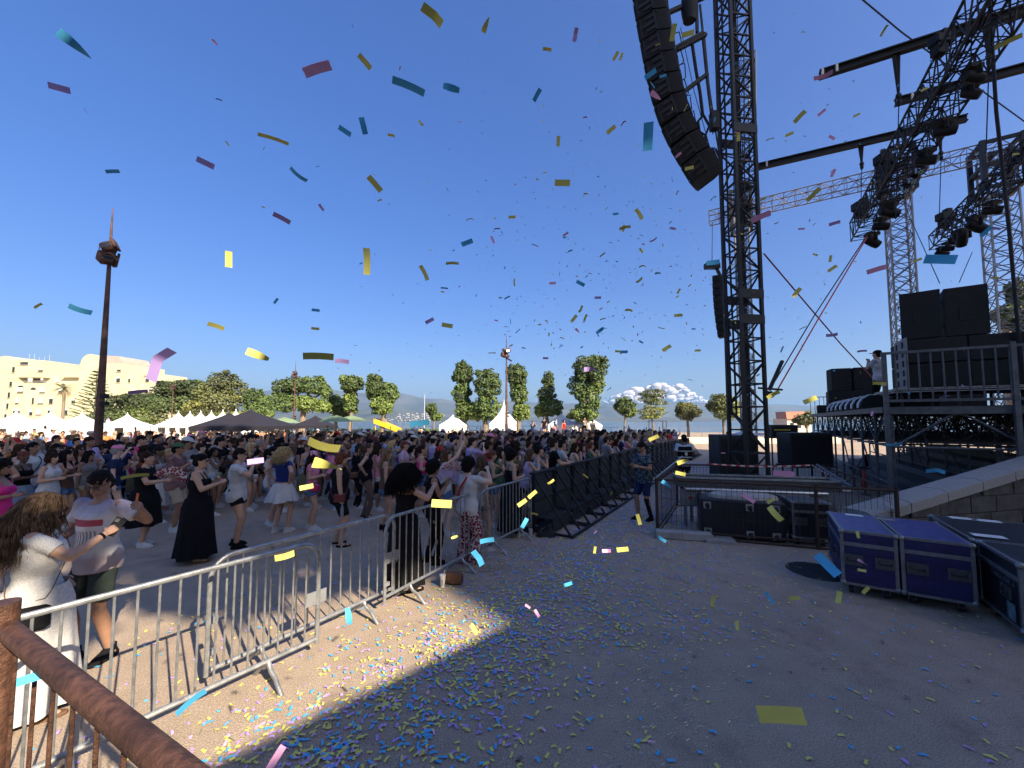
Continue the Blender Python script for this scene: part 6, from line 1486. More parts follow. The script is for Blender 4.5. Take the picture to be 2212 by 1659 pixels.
r,g=hero(dict(fig=dict(sex='m',h=1.74,arms=('bent',((-.14,.26,.04),(.7,-.1,-1))),bulk=1.12,stance=.13),hair='short',top='tshirt',bottom='shorts',glasses=1,hands=('grip','grip')),pxp(520,7.15),STG,'man in white polo T-shirt and black shorts lifting a cup to his mouth','tan','black',M_(top='white',bottom='black',shoe='black'))
held(r,g,1,'cup','cup at the mouth of the man in white polo T-shirt'); held(r,g,0,'cup','cup in the lower hand of the man in white polo T-shirt')
hero(dict(fig=dict(sex='m',h=1.80,arms=('chin','down')),hair='short',hat='cap',top='tshirt',bottom='shorts'),pxp(478,10.4),STG,'man in black cap, black T-shirt and pale green shorts with hand at his chin','tan','black',M_(top='black',bottom=cmat('pale_green_shorts',(.30,.36,.24)),hat='black'))
r,g=hero(dict(fig=dict(sex='f',h=1.70,arms=('hip','hip'),stance=.11,turn=-.5),hair='custom',top='cropt',bottom='mini',seed=3),pxp(616,8.05),face_to(0,0,.35,1),'blond curly haired woman in blue crop top and white pleated skirt, hands on hips','tan','blond',M_(top=cmat('royal_blue',(.02,.035,.16)),bottom='white'))
strand_hair(g,r,700,.30,.022,'blond',5,.11,.2,freq=3.2,r0=.0048)
b=MB(); M=g.HM; b.loft([(crown_pts(g,0,.0,.068),.088*g.k,.104*g.k,M),(crown_pts(g,0,.0,.09),.083*g.k,.098*g.k,M)],20); b.build('headband',CM['navy'],r)
hero(dict(fig=dict(sex='f',h=1.68,arms=('bent','down')),hair='pony',top='tank',bottom='shorts'),pxp(592,8.6),STG,'dark haired woman in denim shorts partly behind the blond woman','tan','black',M_(top='white',bottom='denim'))
r,g=hero(dict(fig=dict(sex='f',h=1.60,arms=('bent','bent')),hair='long',top='cropt',bottom='shorts',seed=9),pxp(678,8.3),STG,'girl with pink bandana, pink T-shirt and sparkly magenta bag right of blond woman','tan','dark_brown',M_(top='pink',bottom='denim'))
b=MB(); b.ell(crown_pts(g,0,-.008,.058),(.09*g.k,.108*g.k,.082*g.k),18,12,g.HM); b.build('bandana',CM['dotted'],r); b=MB(); b.box(g.pel+V3(.16,.08,.0),(.1,.2,.15),bev=.03); b.build('shoulder_bag',mat('magenta_sequins',(.5,.03,.16),.3,.3,.5,60),r)
r,g=hero(dict(fig=dict(sex='f',h=1.66,arms=('down',((.03,.05,-.52),(.2,-1,0))),bulk=1.3,stance=.12),hair='bob',top='tank',bottom='long_shorts',glasses=1,shoe='sandal',hands=('relaxed','grip'),belly=.03,bag=1,seed=8),pxp(738,7.25),STG,'stout auburn haired woman in black sleeveless top with a dark red bag, behind third barrier','tan','auburn',M_(top='black',bottom='black',shoe='black',bag=mat('dark_red_leather',(.11,.012,.02),.4)))
held(r,g,1,'bottle','clear water bottle held low by the stout auburn haired woman')
hero(dict(fig=dict(sex='f',h=1.70,arms=('bent','hip')),hair='pony',top='tank',bottom='trousers',shoe='sandal'),pxp(795,9.3),STG,'tall woman with streaked ponytail, black sleeveless top and brown trousers, hands at her waist','tan','brown',M_(top='black',bottom=cmat('taupe_trousers',(.13,.09,.075)),shoe='black'))
r,g=hero(dict(fig=dict(sex='f',h=1.66,arms=('bent','down')),hair='long',top='strap',bottom='shorts',seed=11),pxp(836,8.2),STG,'woman in bare backed brown top and denim shorts with black bag, long wavy hair','tan','streaked',M_(top='brown',bottom='denim',shoe='black'))
b=MB(); b.box(g.pel+V3(-.02,-.17,-.02),(.26,.09,.2),bev=.03); b.build('shoulder_bag',CM['black'],r)
r,g=hero(dict(fig=dict(sex='f',h=1.66,arms=(((-.02,.20,-.30),(.6,-.6,-.8)),((-.02,.36,-.02),(.9,-.3,-.9))),bulk=1.05),hair='custom',top='strap',bottom='maxi',hands=('relaxed','grip'),seed=12,shoe='sandal'),pxp(878,5.35),face_to(0,0,.80,.62),'woman in black with a huge mass of black curls leaning behind the third barrier','tan','black',M_(top='black',bottom='black',shoe='black'),.0075)
strand_hair(g,r,1600,.36,.022,'black',15,.17,.26,freq=3.8,r0=.0062)
b=MB(); b.loft([(g.wr[1]-g.hd[1]*.03,.029,.029,Matrix(frame(g.hd[1])).transposed()),(g.wr[1]-g.hd[1]*.012,.028,.028,Matrix(frame(g.hd[1])).transposed())],14); b.build('wristband',CM['cream'],r)
r,g=hero(dict(fig=dict(sex='f',h=1.60,arms=(((-.06,.34,-.02),(.6,-.4,-1)),'hold')),hair='afro',top='tank',bottom='trousers',hands=('grip','grip')),pxp(936,6.35),STG,'woman with short black curls holding a large leopard print fan','brown','black',M_(top='black',bottom='black',shoe='black'))
held(r,g,0,'fan','large pink and black leopard print fan held up behind third barrier',m=CM['leopard']); held(r,g,1,'fan','purple folding fan beside the leopard print fan',m=CM['lilac'])
r,g=hero(dict(fig=dict(sex='f',h=1.68,arms=('bent',((.02,.30,.38),(.8,.2,-.4)))),hair='long',top='tank',bottom='shorts',hands=('grip','grip')),pxp(963,7.9),STG,'brown haired woman in a white top stretching her arm up with a phone','pale','brown',M_(top='white'))
held(r,g,1,'phone','pale phone raised high above the crowd by the woman in white top',m=CM['beige'])
r,g=hero(dict(fig=dict(sex='f',h=1.66,arms=('bent','bent')),hair='long',top='tank',bottom='shorts'),pxp(950,8.7),STG,'woman with a bright red bandana close behind the raised arm','tan','dark_brown',M_(top='white'))
b=MB(); b.ell(crown_pts(g,0,-.004,.06),(.09*g.k,.108*g.k,.080*g.k),18,12,g.HM); b.build('bandana',CM['red'],r)
hero(dict(fig=dict(sex='m',h=1.72,arms=('bent','bent'),bulk=1.1),hair='short',top='tshirt',bottom='shorts'),pxp(874,10.2),STG,'man with short auburn hair in a light pink T-shirt in the middle of the crowd','tan','auburn',M_(top=cmat('light_pink',(.52,.36,.46))))
hero(dict(fig=dict(sex='f',h=1.66,arms=('bent','bent')),hair='pony',top='crop',bottom='shorts'),pxp(912,9.4),STG,'slim woman in a bright pink crop top left of the raised arm','tan','dark_brown',M_(top='hot pink'))
r,g=hero(dict(fig=dict(sex='f',h=1.64,arms=('bent',((-.02,.30,.10),(.8,-.3,-1))),bulk=1.15),hair='afro',top='tshirt',bottom='wide',hands=('relaxed','grip'),bag=-1,seed=13),pxp(1012,6.35),face_to(0,0,.72,.70),'woman in white T-shirt with a red bag strap and red flowered trousers, fourth barrier','pale','black',M_(top='white',bottom='red floral',bag='red'))
held(r,g,1,'phone','phone raised by the woman in red flowered trousers')
for o in COL.objects:
    if o.parent==r and o.name.startswith('bag_strap'): o.data=strapmesh(g,-1,.016,.03); o.data.materials.append(CM['red']); omat(o,0,CM['red'])
hero(dict(fig=dict(sex='f',h=1.62,arms=('bent','down')),hair='long',top='tank',bottom='shorts'),pxp(1040,6.95),STG,'woman in grey shorts hidden behind the woman in flowered trousers','tan','brown',M_(top='cream',bottom='grey'))
r,g=hero(dict(fig=dict(sex='f',h=1.66,arms=('bent','bent'),bulk=1.1),hair='afro',top='strap',bottom='maxi',bag=-1,seed=14),pxp(1104,7.9),STG,'woman in a low backed black dress with dark curls behind the farthest galvanised barrier','tan','black',M_(top='black',bottom='black'))
hero(dict(fig=dict(sex='f',h=1.60,arms=('phone','bent')),hair='pony',top='strap',bottom='shorts',hands=('grip','relaxed')),pxp(1062,8.5),STG,'red haired woman with bare shoulders left of the low backed black dress','tan','auburn',M_(top='green'))
r,g=hero(dict(fig=dict(sex='f',h=1.63,arms=('bent','hold')),hair='long',top='tank',bottom='shorts',hands=('relaxed','grip')),pxp(1078,9.0),STG,'pale faced woman in dark head scarf with a green fan','pale','dark_brown',M_(top='green')); held(r,g,1,'fan','pale green folding fan in front of the low backed black dress',m=CM['olive'])
# -- people along the pit barrier, arms on the rail
PB=[('f','long','lilac','brown','bent','clap'),('f','pony','light blue','black','clap','clap'),('m','short','black','dark_brown','lean','lean'),('m','short','white','black','lean','lean'),('f','long','cream','dark_brown','lean','lean'),('f','long','black','dark_brown','lean','bent'),('f','pony','green','auburn','lean','lean'),('f','long','beige','black','lean','hold'),('m','short','grey','dark_brown','lean','lean'),('f','curly','white','brown','lean','lean'),('f','long','white','dark_brown','lean','lean'),('m','short','navy','black','lean','lean'),('f','bob','pink','brown','lean','clap'),('f','long','orange','blond','lean','lean'),('m','short','white','brown','lean','lean'),('f','bun','black','black','lean','lean'),('f','long','lilac','brown','lean','lean'),('m','short','blue','black','lean','hold'),('f','pony','white','blond','lean','lean'),('f','long','red','dark_brown','lean','lean')]
ORD=['first','second','third','fourth','fifth','sixth','seventh','eighth','ninth','tenth','eleventh','twelfth','thirteenth','fourteenth','fifteenth','sixteenth','seventeenth','eighteenth','nineteenth','twentieth']
PB2=[('m','short','grey','brown','lean','lean'),('f','long','hot pink','black','lean','lean'),('f','bun','white','dark_brown','lean','clap'),('m','short','black','brown','lean','lean'),('f','pony','beige','black','lean','lean'),('f','long','navy','blond','lean','lean'),('m','short','red','black','lean','lean'),('f','curly','cream','dark_brown','lean','lean'),('f','long','pink','brown','lean','lean'),('m','short','light blue','dark_brown','lean','lean')]
ORD+=['twenty first','twenty second','twenty third','twenty fourth','twenty fifth','twenty sixth','twenty seventh','twenty eighth','twenty ninth','thirtieth']
TOPN={'tshirt':'T-shirt','tank':'sleeveless top','strap':'strappy top','crop':'crop top','cropt':'short T-shirt','loose':'loose shirt'}
HN={'dark_brown':'dark brown','streaked':'streaked'}
PCACHE={}
def cproto(key,spec,vox):
    if key not in PCACHE: PCACHE[key]=proto(spec,vox)
    return PCACHE[key]
rr=random.Random(77); sk=['tan','tan','brown','pale','tan']
for i,(sx,hs_,tc_,hc,a0,a1_) in enumerate(PB+PB2):
    t=.35+i*.66+rr.uniform(-.08,.08); p=B0+E1*t-E2*(.36+.1*(i%2)); tp='tshirt' if sx=='m' else ['tank','strap','tank','tshirt'][i%4]
    pr=cproto(('pit',sx,hs_,tp,a0,a1_),dict(fig=dict(sex=sx,h=1.76 if sx=='m' else 1.64,arms=(a0,a1_),bow=.10,turn=rr.uniform(-.3,.3)),hair=hs_,top=tp,bottom='shorts',hands=('palm_down','palm_down')),.012 if i<8 else .016)
    root=place(pr,(p.x,p.y,gz(p.x,p.y)),face_to(p.x,p.y,STG[0]+2,STG[1])+rr.uniform(-.2,.2),'%s person on the pit barrier, %s hair and %s %s'%(ORD[i],(HN.get(hc,hc)+(' short' if hs_=='short' else ' long' if hs_ in('long','curly') else ' tied' if hs_ in('pony','bun') else ' bobbed')),tc_,TOPN[tp]),rr.choice(sk),hc,M_(top=tc_,bottom=rr.choice(['denim','black','beige'])),'people leaning on the black pit barrier',scale=rr.uniform(.95,1.03)); OCC.append((p.x,p.y))
# -- crew in the pit and on stage
r,g=hero(dict(fig=dict(sex='m',h=1.76,arms=(((-.06,.24,-.22),(.6,-.6,-1)),((-.08,.26,-.20),(.6,-.6,-1))),tilt=-.5,stance=.12,step=.08,bow=.05),hair='short',top='tshirt',bottom='long_shorts',hands=('grip','grip')),pxp(1388,9.05),face_to(0,0,-.75,-.35),'man in dark patterned T-shirt and dark shorts looking down in the pit','brown','black',M_(top='camo floral',bottom='navy',shoe='black'),.0095,group='crew working by the stage')
held(r,g,1,'phone','phone in the hands of the man in the patterned T-shirt')
# black legging / prosthetic-like dark sleeve on one calf
b=MB(); cone(b,g.knee[0],g.ank[0],.058,.042); b.build('calf_sleeve',CM['black'],r)
r,g=hero(dict(fig=dict(sex='m',h=1.80,arms=('bent','bent'),bulk=1.12),hair='short',top='tshirt',bottom='trousers'),pxp(1476,12.3),face_to(0,0,.1,1),'security guard in a black vest with grey stripes seen from behind','dark','black',M_(top=cmat('pale_blue_shirt',(.42,.50,.62)),bottom='black',shoe='black'),.0095,group='crew working by the stage')
b=MB(); rg=torso_rings(g,.030,.0,.45); b.loft(rg,26); vs=remesh(b,.011,'vest',1,.002,8,2); vo=link('vest',vs,CM['black'],r)
refl=mat('reflective_grey',(.33,.35,.33),.4)
for t in (.12,.30):
    rgs=torso_rings(g,.034,-.1,.56); c_=lambda t: (g.pel+g.up*(t*g.k), np.interp(t,[.03,.10,.17,.24,.32,.39],[a[1] for a in rgs[2:8]]), np.interp(t,[.03,.10,.17,.24,.32,.39],[a[2] for a in rgs[2:8]]))
    b=MB(); A=c_(t); B2=c_(t+.035); b.loft([(A[0],A[1]+.004,A[2]+.004),(B2[0],B2[1]+.004,B2[2]+.004)],26,cap=False); b.build('reflective_band',refl,vo)
b=MB(); p=g.pel+g.up*.24*g.k+V3(0,-.155*g.k,0); b.box(p,(.07,.01,.09)); b.build('badge_print',mat('badge_white',(.5,.5,.46),.6),vo)
p=S(2.9,.55,DK)
r,g=hero(dict(fig=dict(sex='m',h=1.76,arms=('clap','clap')),hair='short',hat='cap',top='tshirt',bottom='trousers'),(p.x,p.y),face_to(0,0,-.4,.9),'crew man in white T-shirt on the stage beside the tall speakers','tan','black',M_(top='white',bottom='black',shoe='black',hat='black'),z=DK,group='crew working by the stage')
hero(dict(fig=dict(sex='m',h=1.78,arms=('bent','bent')),hair='short',top='tshirt',bottom='trousers'),pxp(1572,16.4),face_to(0,0,-.4,.9),'crew man in black behind the covered rack by the black tower','tan','black',M_(top='black',bottom='black'),group='crew working by the stage')
# ---------------------------------------------------------------- scattered crowd
SPECS=[]
def SP(**k):
    i=len(SPECS); k['fig']['turn']=[.35,-.3,.1,-.45,.5,-.15,.3,-.35][i%8]; k['fig']['tilt']=[-.1,.08,0,.12,-.2,.05,0,-.12][i%8]; k['fig']['step']=[.05,.12,.03,.09][i%4]; k['fig']['hipshift']=[.03,-.03,0,.02][i%4]; k['seed']=i+3
    if i in (2,5,8,11): k['bag']=1 if i%2 else -1
    SPECS.append(k)
SP(fig=dict(sex='f',h=1.64,arms=('bent','down')),hair='long',top='tank',bottom='shorts')
SP(fig=dict(sex='f',h=1.66,arms=('clap','clap')),hair='pony',top='crop',bottom='shorts')
SP(fig=dict(sex='m',h=1.76,arms=('cross','cross')),hair='short',top='tshirt',bottom='long_shorts')
SP(fig=dict(sex='f',h=1.62,arms=('phone','bent')),hair='long',top='strap',bottom='mini',hands=('grip','relaxed'))
SP(fig=dict(sex='m',h=1.80,arms=('hold','down')),hair='short',top='tshirt',bottom='shorts',hat='cap',glasses=1,hands=('grip','relaxed'))
SP(fig=dict(sex='f',h=1.66,arms=('hold','hip')),hair='curly',top='cropt',bottom='shorts',glasses=1,hands=('grip','relaxed'))
SP(fig=dict(sex='m',h=1.74,arms=('down','bent'),bulk=1.15),hair='short',top='loose',bottom='shorts',glasses=1)
SP(fig=dict(sex='f',h=1.60,arms=('bent','bent')),hair='bun',top='strap',bottom='midi')
SP(fig=dict(sex='f',h=1.64,arms=('up','bent')),hair='long',top='tshirt',bottom='shorts',glasses=1)
SP(fig=dict(sex='m',h=1.78,arms=('phone','phone')),hair='short',top='tshirt',bottom='trousers',hands=('grip','grip'))
SP(fig=dict(sex='f',h=1.66,arms=('high','down')),hair='pony',top='tank',bottom='shorts')
SP(fig=dict(sex='f',h=1.62,arms=('chin','cross'),bulk=1.15),hair='bob',top='loose',bottom='trousers',glasses=1)
SP(fig=dict(sex='m',h=1.76,arms=('bent','chin')),hair='short',top='tank',bottom='shorts',hat='straw')
SP(fig=dict(sex='f',h=1.66,arms=('down','hold')),hair='long',top='strap',bottom='maxi',glasses=1,hands=('relaxed','grip'))
SP(fig=dict(sex='f',h=1.66,arms=('hip','phone')),hair='bun',top='tank',bottom='shorts',hat='straw',hands=('relaxed','grip'))
SP(fig=dict(sex='m',h=1.82,arms=('hip','down')),hair='short',top='tshirt',bottom='shorts')
def inside(x,y):
    n=Vector((x,y,0))-B0; dn=n.dot(E2)
    if dn>-.78: return 0
    u=CX+F*x/y
    if u<-90: return 0
    near=np.interp(u,[-90,0,250,420,500,620,760,900,1000,1120,1200],[6.8,7.2,8.6,9.0,9.6,9.6,10.0,9.6,9.2,9.2,8.6])
    far=np.interp(u,[-90,200,420,640,850,1000,1150,1300,1400,1520],[12.6,12.8,13.8,16.5,18.5,20.5,22,24.5,28,30.5])
    if y<near: return 0
    if y<far: return 1.0
    if y<far+20 and u<1300: return .10
    return 0
cr_=random.Random(42); pts=[]; cell={}
def okp(x,y,d):
    ci,cj=int(x//1),int(y//1)
    for i in range(ci-1,ci+2):
        for j in range(cj-1,cj+2):
            for q in cell.get((i,j),()):
                if (q[0]-x)**2+(q[1]-y)**2<d*d: return False
    return True
for q in OCC: cell.setdefault((int(q[0]//1),int(q[1]//1)),[]).append(q)
for _ in range(60000):
    y=cr_.uniform(6.5,44); x=cr_.uniform(-1.36*y,18); dn=inside(x,y)
    if dn==0 or (dn<1 and cr_.random()>(.012 if x<-.5*y else .03)): continue
    if okp(x,y,.50 if y<14 else .55): pts.append((x,y)); cell.setdefault((int(x//1),int(y//1)),[]).append((x,y))
pts.sort(key=lambda q:q[1]**2+q[0]**2*.15)
def zone(u,y):
    a=('at the far left' if u<190 else 'near the tall lamp post' if u<400 else 'left of centre' if u<620 else 'behind the blond woman' if u<800 else 'behind the black curls' if u<960 else 'right of centre' if u<1130 else 'near the pit barrier')
    d='front' if y<11.5 else 'middle' if y<15 else 'rear'
    return a,d
topc=['white','black','navy','black','light blue','grey','pink','hot pink','red','beige','lilac','black','orange','brown','green','striped','floral','cream','white','black','black','white','black','grey','navy','white','beige','brown']
hairc=['black','dark_brown','dark_brown','brown','black','blond','auburn','dark_brown','black','black','dark_brown','grey']
NIND=300-len(OCC)+len([0])
ind=pts[:max(0,NIND)]; rest=pts[max(0,NIND):]
PP=[proto(s,.0155) for s in SPECS]
hold_ct=0
for (x,y) in ind:
    u=CX+F*x/y; a,d=zone(u,y)
    for _t in range(400):
        si=cr_.randrange(len(SPECS)); s=SPECS[si]; tc_=cr_.choice(topc); hc=cr_.choice(hairc); m=s['fig']['sex']=='m'
        hn=HN.get(hc,hc); st={'long':'long','pony':'ponytail','short':'short','curly':'curly','bun':'tied up','bob':'bobbed'}[s['hair']]
        who='man' if m else 'woman'
        desc='%s in %s %s, %s %s hair%s, %s row %s'%(who,tc_,TOPN[s['top']],st,hn,(' and '+('cap' if s.get('hat')=='cap' else 'straw hat')) if s.get('hat') else '',d,a)
        if desc not in USED and len(desc.split())<=16: break
    USED.add(desc)
    c=place(PP[si],(x,y,gz(x,y)),face_to(x,y,*STG)+cr_.uniform(-.45,.45),desc,cr_.choice(sk+['brown','pale','dark']),hc,M_(top=tc_,bottom=cr_.choice(['denim','denim','black','beige','white','pale denim','khaki','navy']),hat=cr_.choice(['beige','cream','white','black','red','navy','pink'])),HG,scale=cr_.uniform(.94,1.05))
    for h_ in (0,1):
        if s['fig']['arms'][h_] in ('phone',) and hold_ct<26: held(c,PP[si][0],h_,'phone','phone held up by the '+desc.split(',')[0]+', '+d+' row','phones and cups held up in the crowd'); hold_ct+=1
        elif s['fig']['arms'][h_]=='hold' and hold_ct<26 and cr_.random()<.5: held(c,PP[si][0],h_,'cup','cup held by the '+desc.split(',')[0]+', '+d+' row','phones and cups held up in the crowd'); hold_ct+=1
# the mass farther back, one object
LP_=[proto(s,.030) for s in SPECS[:12]]
mats=[skinmat(k) for k in ('pale','tan','brown','dark')]+[hairmat(k) for k in ('black','dark_brown','brown','blond','grey')]+[CM[k] for k in ('white','black','navy','blue','grey','pink','red','beige','lilac','yellow','denim','cream','orange','light blue')]
AV=[];AQ3=[];AQ4=[];M3=[];M4=[];off=0
def mesh_arrays(me):
    V=np.empty(len(me.vertices)*3,np.float32); me.vertices.foreach_get('co',V); V=V.reshape(-1,3)
    me.calc_loop_triangles(); T=np.empty(len(me.loop_triangles)*3,np.int32); me.loop_triangles.foreach_get('vertices',T); return V,T.reshape(-1,3)
LA=[[(r_,*mesh_arrays(me)) for (_,me,r_) in p[1]] for p in LP_]
for (x,y) in rest:
    pa=cr_.choice(LA); rz=face_to(x,y,*STG)+cr_.uniform(-.45,.45); c,s_=math.cos(rz),math.sin(rz); sc_=cr_.uniform(.94,1.05); sk_=cr_.randrange(4); hr=4+cr_.randrange(5); tp=9+cr_.randrange(14); bt=9+cr_.randrange(14)
    for (role,V,T) in pa:
        X=np.empty_like(V); X[:,0]=(V[:,0]*c-V[:,1]*s_)*sc_+x; X[:,1]=(V[:,0]*s_+V[:,1]*c)*sc_+y; X[:,2]=V[:,2]*sc_+gz(x,y)
        AV.append(X); AQ3.append(T+off); off+=len(V); M3.append(np.full(len(T),{'body':sk_,'hair':hr,'top':tp,'bottom':bt}.get(role,10 if role=='glasses' else 9)))
if AV:
    me=npmesh('crowd',np.concatenate(AV),np.concatenate(AQ3),mats,np.concatenate(M3),True); tag(link('crowd',me,None),'dense rear rows of the crowd seen as one mass of heads and shoulders','crowd',None,'stuff')
print('CROWD',len(OCC),len(ind),len(rest))
# ================================================================ TENTS, LAMP POSTS, FAR THINGS
tentm=mat('white_tent_fabric',(.72,.71,.69),.7,0,.04,3,.1,8); btent=mat('black_tent_fabric',(.017,.015,.022),.75,0,.15,3); gtent=mat('green_parasol_fabric',(.17,.24,.13),.8,0,.1,3)
def pagoda(u,Y,w,vpeak,label,group=None,open_=True,z0=None,eave=2.15,rz=0,m=None,closed=False,curve=1.9):
    x=(u-CX)/F*Y; z=gz(x,Y) if z0 is None else z0; hp=P(u,vpeak,Y).z-z; root=empty('tent',(x,Y,z),rz,label,'tent',group); m=m or tentm
    V=[];Fs=[]; N=9; per=8
    for j in range(N):
        t=j/(N-1); r=(w/2)*(1-t)**curve if curve>1 else (w/2)*(1-t)**curve; h=eave+(hp-eave)*t
        for s in range(4*per):
            k,f=divmod(s,per); c=[(-1,-1),(1,-1),(1,1),(-1,1),(-1,-1)]; a,b2=c[k],c[k+1]; px_=lerp(a[0],b2[0],f/per); py=lerp(a[1],b2[1],f/per)
            V.append((px_*max(r,.02),py*max(r,.02),h))
    n=4*per
    for j in range(N-1):
        for i in range(n): Fs.append((j*n+i,j*n+(i+1)%n,(j+1)*n+(i+1)%n,(j+1)*n+i))
    b=MB().raw(V,Fs); b.raw([(v[0],v[1],v[2]-.03) for v in V],[f[::-1] for f in Fs]); b.build('roof',m,root)
    b=MB()
    for k in range(4):
        c=[(-1,-1),(1,-1),(1,1),(-1,1),(-1,-1)]; a,b2=c[k],c[k+1]; S_=12
        for s in range(S_):
            p=Vector((lerp(a[0],b2[0],s/S_),lerp(a[1],b2[1],s/S_),0))*(w/2+.01); q=Vector((lerp(a[0],b2[0],(s+1)/S_),lerp(a[1],b2[1],(s+1)/S_),0))*(w/2+.01); zt=Vector((0,0,eave+.01)); mid=(p+q)/2
            b.raw([p+zt,q+zt,q+zt-Vector((0,0,.2)),mid+zt-Vector((0,0,.28)),p+zt-Vector((0,0,.2))],[(0,1,2,3,4)])
    b.build('valance',m,root)
    for sx in (-1,1):
        for sy in (-1,1): b=MB(); b.tube((sx*(w/2-.05),sy*(w/2-.05),0),(sx*(w/2-.05),sy*(w/2-.05),eave),.035,n=6); b.build('leg',galv,root)
    if m is tentm:
        b=MB()
        def curtain(x0,x1,y):
            K=14; pts=[(lerp(x0,x1,k/K),y+(.05 if k%2 else -.05)) for k in range(K+1)]
            for k in range(K): b.raw([(*pts[k],.02),(*pts[k+1],.02),(*pts[k+1],eave),(*pts[k],eave)],[(0,1,2,3)])
        curtain(-w/2,w/2,w/2-.05)
        if closed: curtain(-w/2,w/2,-w/2+.05)
        else: curtain(-w/2,-w/2+.35,-w/2+.05); curtain(w/2-.35,w/2,-w/2+.05)
        b.raw([(-w/2+.03,-w/2,.02),(-w/2+.03,w/2,.02),(-w/2+.03,w/2,eave),(-w/2+.03,-w/2,eave)],[(0,1,2,3)]); b.raw([(w/2-.03,-w/2,.02),(w/2-.03,w/2,.02),(w/2-.03,w/2,eave),(w/2-.03,-w/2,eave)],[(0,1,2,3)])
        b.build('side_wall',m,root)
        if not closed: b=MB(); b.box((0,w/2-.9,.5),(w*.7,.5,1.0)); b.box((w*.2,w/2-.5,1.4),(w*.4,.3,.7)); b.build('bar_counter',mat('dark_counter',(.08,.07,.07),.7),root)
    return root
for i,(u,v) in enumerate([(-38,886),(36,885),(110,886.5),(178,889)]): pagoda(u,35,3.0,v,['leftmost','second','third','fourth'][i]+' white pagoda tent in the row in front of the apartment block','white pagoda tents at the left',closed=(i==3 or i==2))
pagoda(276,42,3.0,890.5,'single white pagoda tent in front of the low spreading pine','white pagoda tents at the left')
for i,(u,v,Y) in enumerate([(386,887,44),(411,887,42.6),(434,886.5,41.2),(457,886,39.8),(482,884,38.4),(510,883,37)]): pagoda(u,Y,2.75,v,['first','second','third','fourth','fifth','sixth'][i]+' white pagoda tent from the left in the close row before the oak','row of white pagoda tents before the oaks')
pagoda(982,46,3.0,886,'white pagoda tent standing alone before the sea',None,closed=True); pagoda(1089,72,5.0,863,'large white pagoda tent partly hidden by the middle lamp post',None,closed=True)
pagoda(1212,47,3.4,893,'low white tent behind the tallest tree, left one','low white tents behind the crowd',closed=True,curve=1.2); pagoda(1262,46,3.4,891,'low white tent behind the tallest tree, right one','low white tents behind the crowd',closed=True,curve=1.2)
pagoda(542,22,3.5,884,'large black gazebo with peaked roof above the crowd','black gazebos behind the crowd',m=btent,eave=2.0,curve=1.25); pagoda(496,25,2.8,891,'smaller black gazebo behind the large black one on its left','black gazebos behind the crowd',m=btent,eave=2.0,curve=1.25)
pagoda(682,37,3.0,898,'small dark grey gazebo between lamp post and green parasols','black gazebos behind the crowd',m=btent,eave=2.15,curve=1.2); pagoda(580,33,3.2,900,'dark gazebo just right of the large black gazebo','black gazebos behind the crowd',m=btent,eave=2.15,curve=1.2)
def parasol(u,Y,vtop,r,label):
    x=(u-CX)/F*Y; z=gz(x,Y); h=P(u,vtop,Y).z-z; root=empty('parasol',(x,Y,z),0,label,'parasol','green parasols behind the crowd'); b=MB(); b.tube((0,0,0),(0,0,h),.03); b.build('pole',galvd,root)
    b=MB(); V=[(0,0,h)]+[(math.cos(a)*r*.55,math.sin(a)*r*.55,h-.22*r/1.5) for a in np.linspace(0,2*math.pi,9)[:-1]]+[(math.cos(a)*r,math.sin(a)*r,h-.55*r/1.5) for a in np.linspace(0,2*math.pi,9)[:-1]]
    b.raw(V,[(0,1+i,1+(i+1)%8) for i in range(8)]+[(1+i,9+i,9+(i+1)%8,1+(i+1)%8) for i in range(8)]); b.build('canopy',gtent,root,0)
parasol(727,34,897,1.5,'green parasol right of the grey gazebo, left of the pair'); parasol(760,36,897,1.5,'green parasol right of the grey gazebo, right of the pair'); parasol(615,36,901,1.4,'green parasol partly behind the large black gazebo')
# yellow play hut
yel=mat('yellow_plastic',(.75,.42,.02),.5,0,.05)
root=empty('play_hut',((832-CX)/F*48,48,gz(0,48)),0,'bright yellow slanting roof of a hut below the two lobed tree','hut'); b=MB(); b.prism([(-1.2,-.5,2.9),(1.6,-.5,1.7),(1.6,-.5,1.3),(-1.2,-.5,2.3)],None,(0,2,0)); b.build('roof',yel,root); b=MB()
for x in (-1,1.3):
    for y in (-.4,1.4): b.tube((x,y,0),(x,y,2.0 if x<0 else 1.4),.05)
b.build('leg',yel,root)
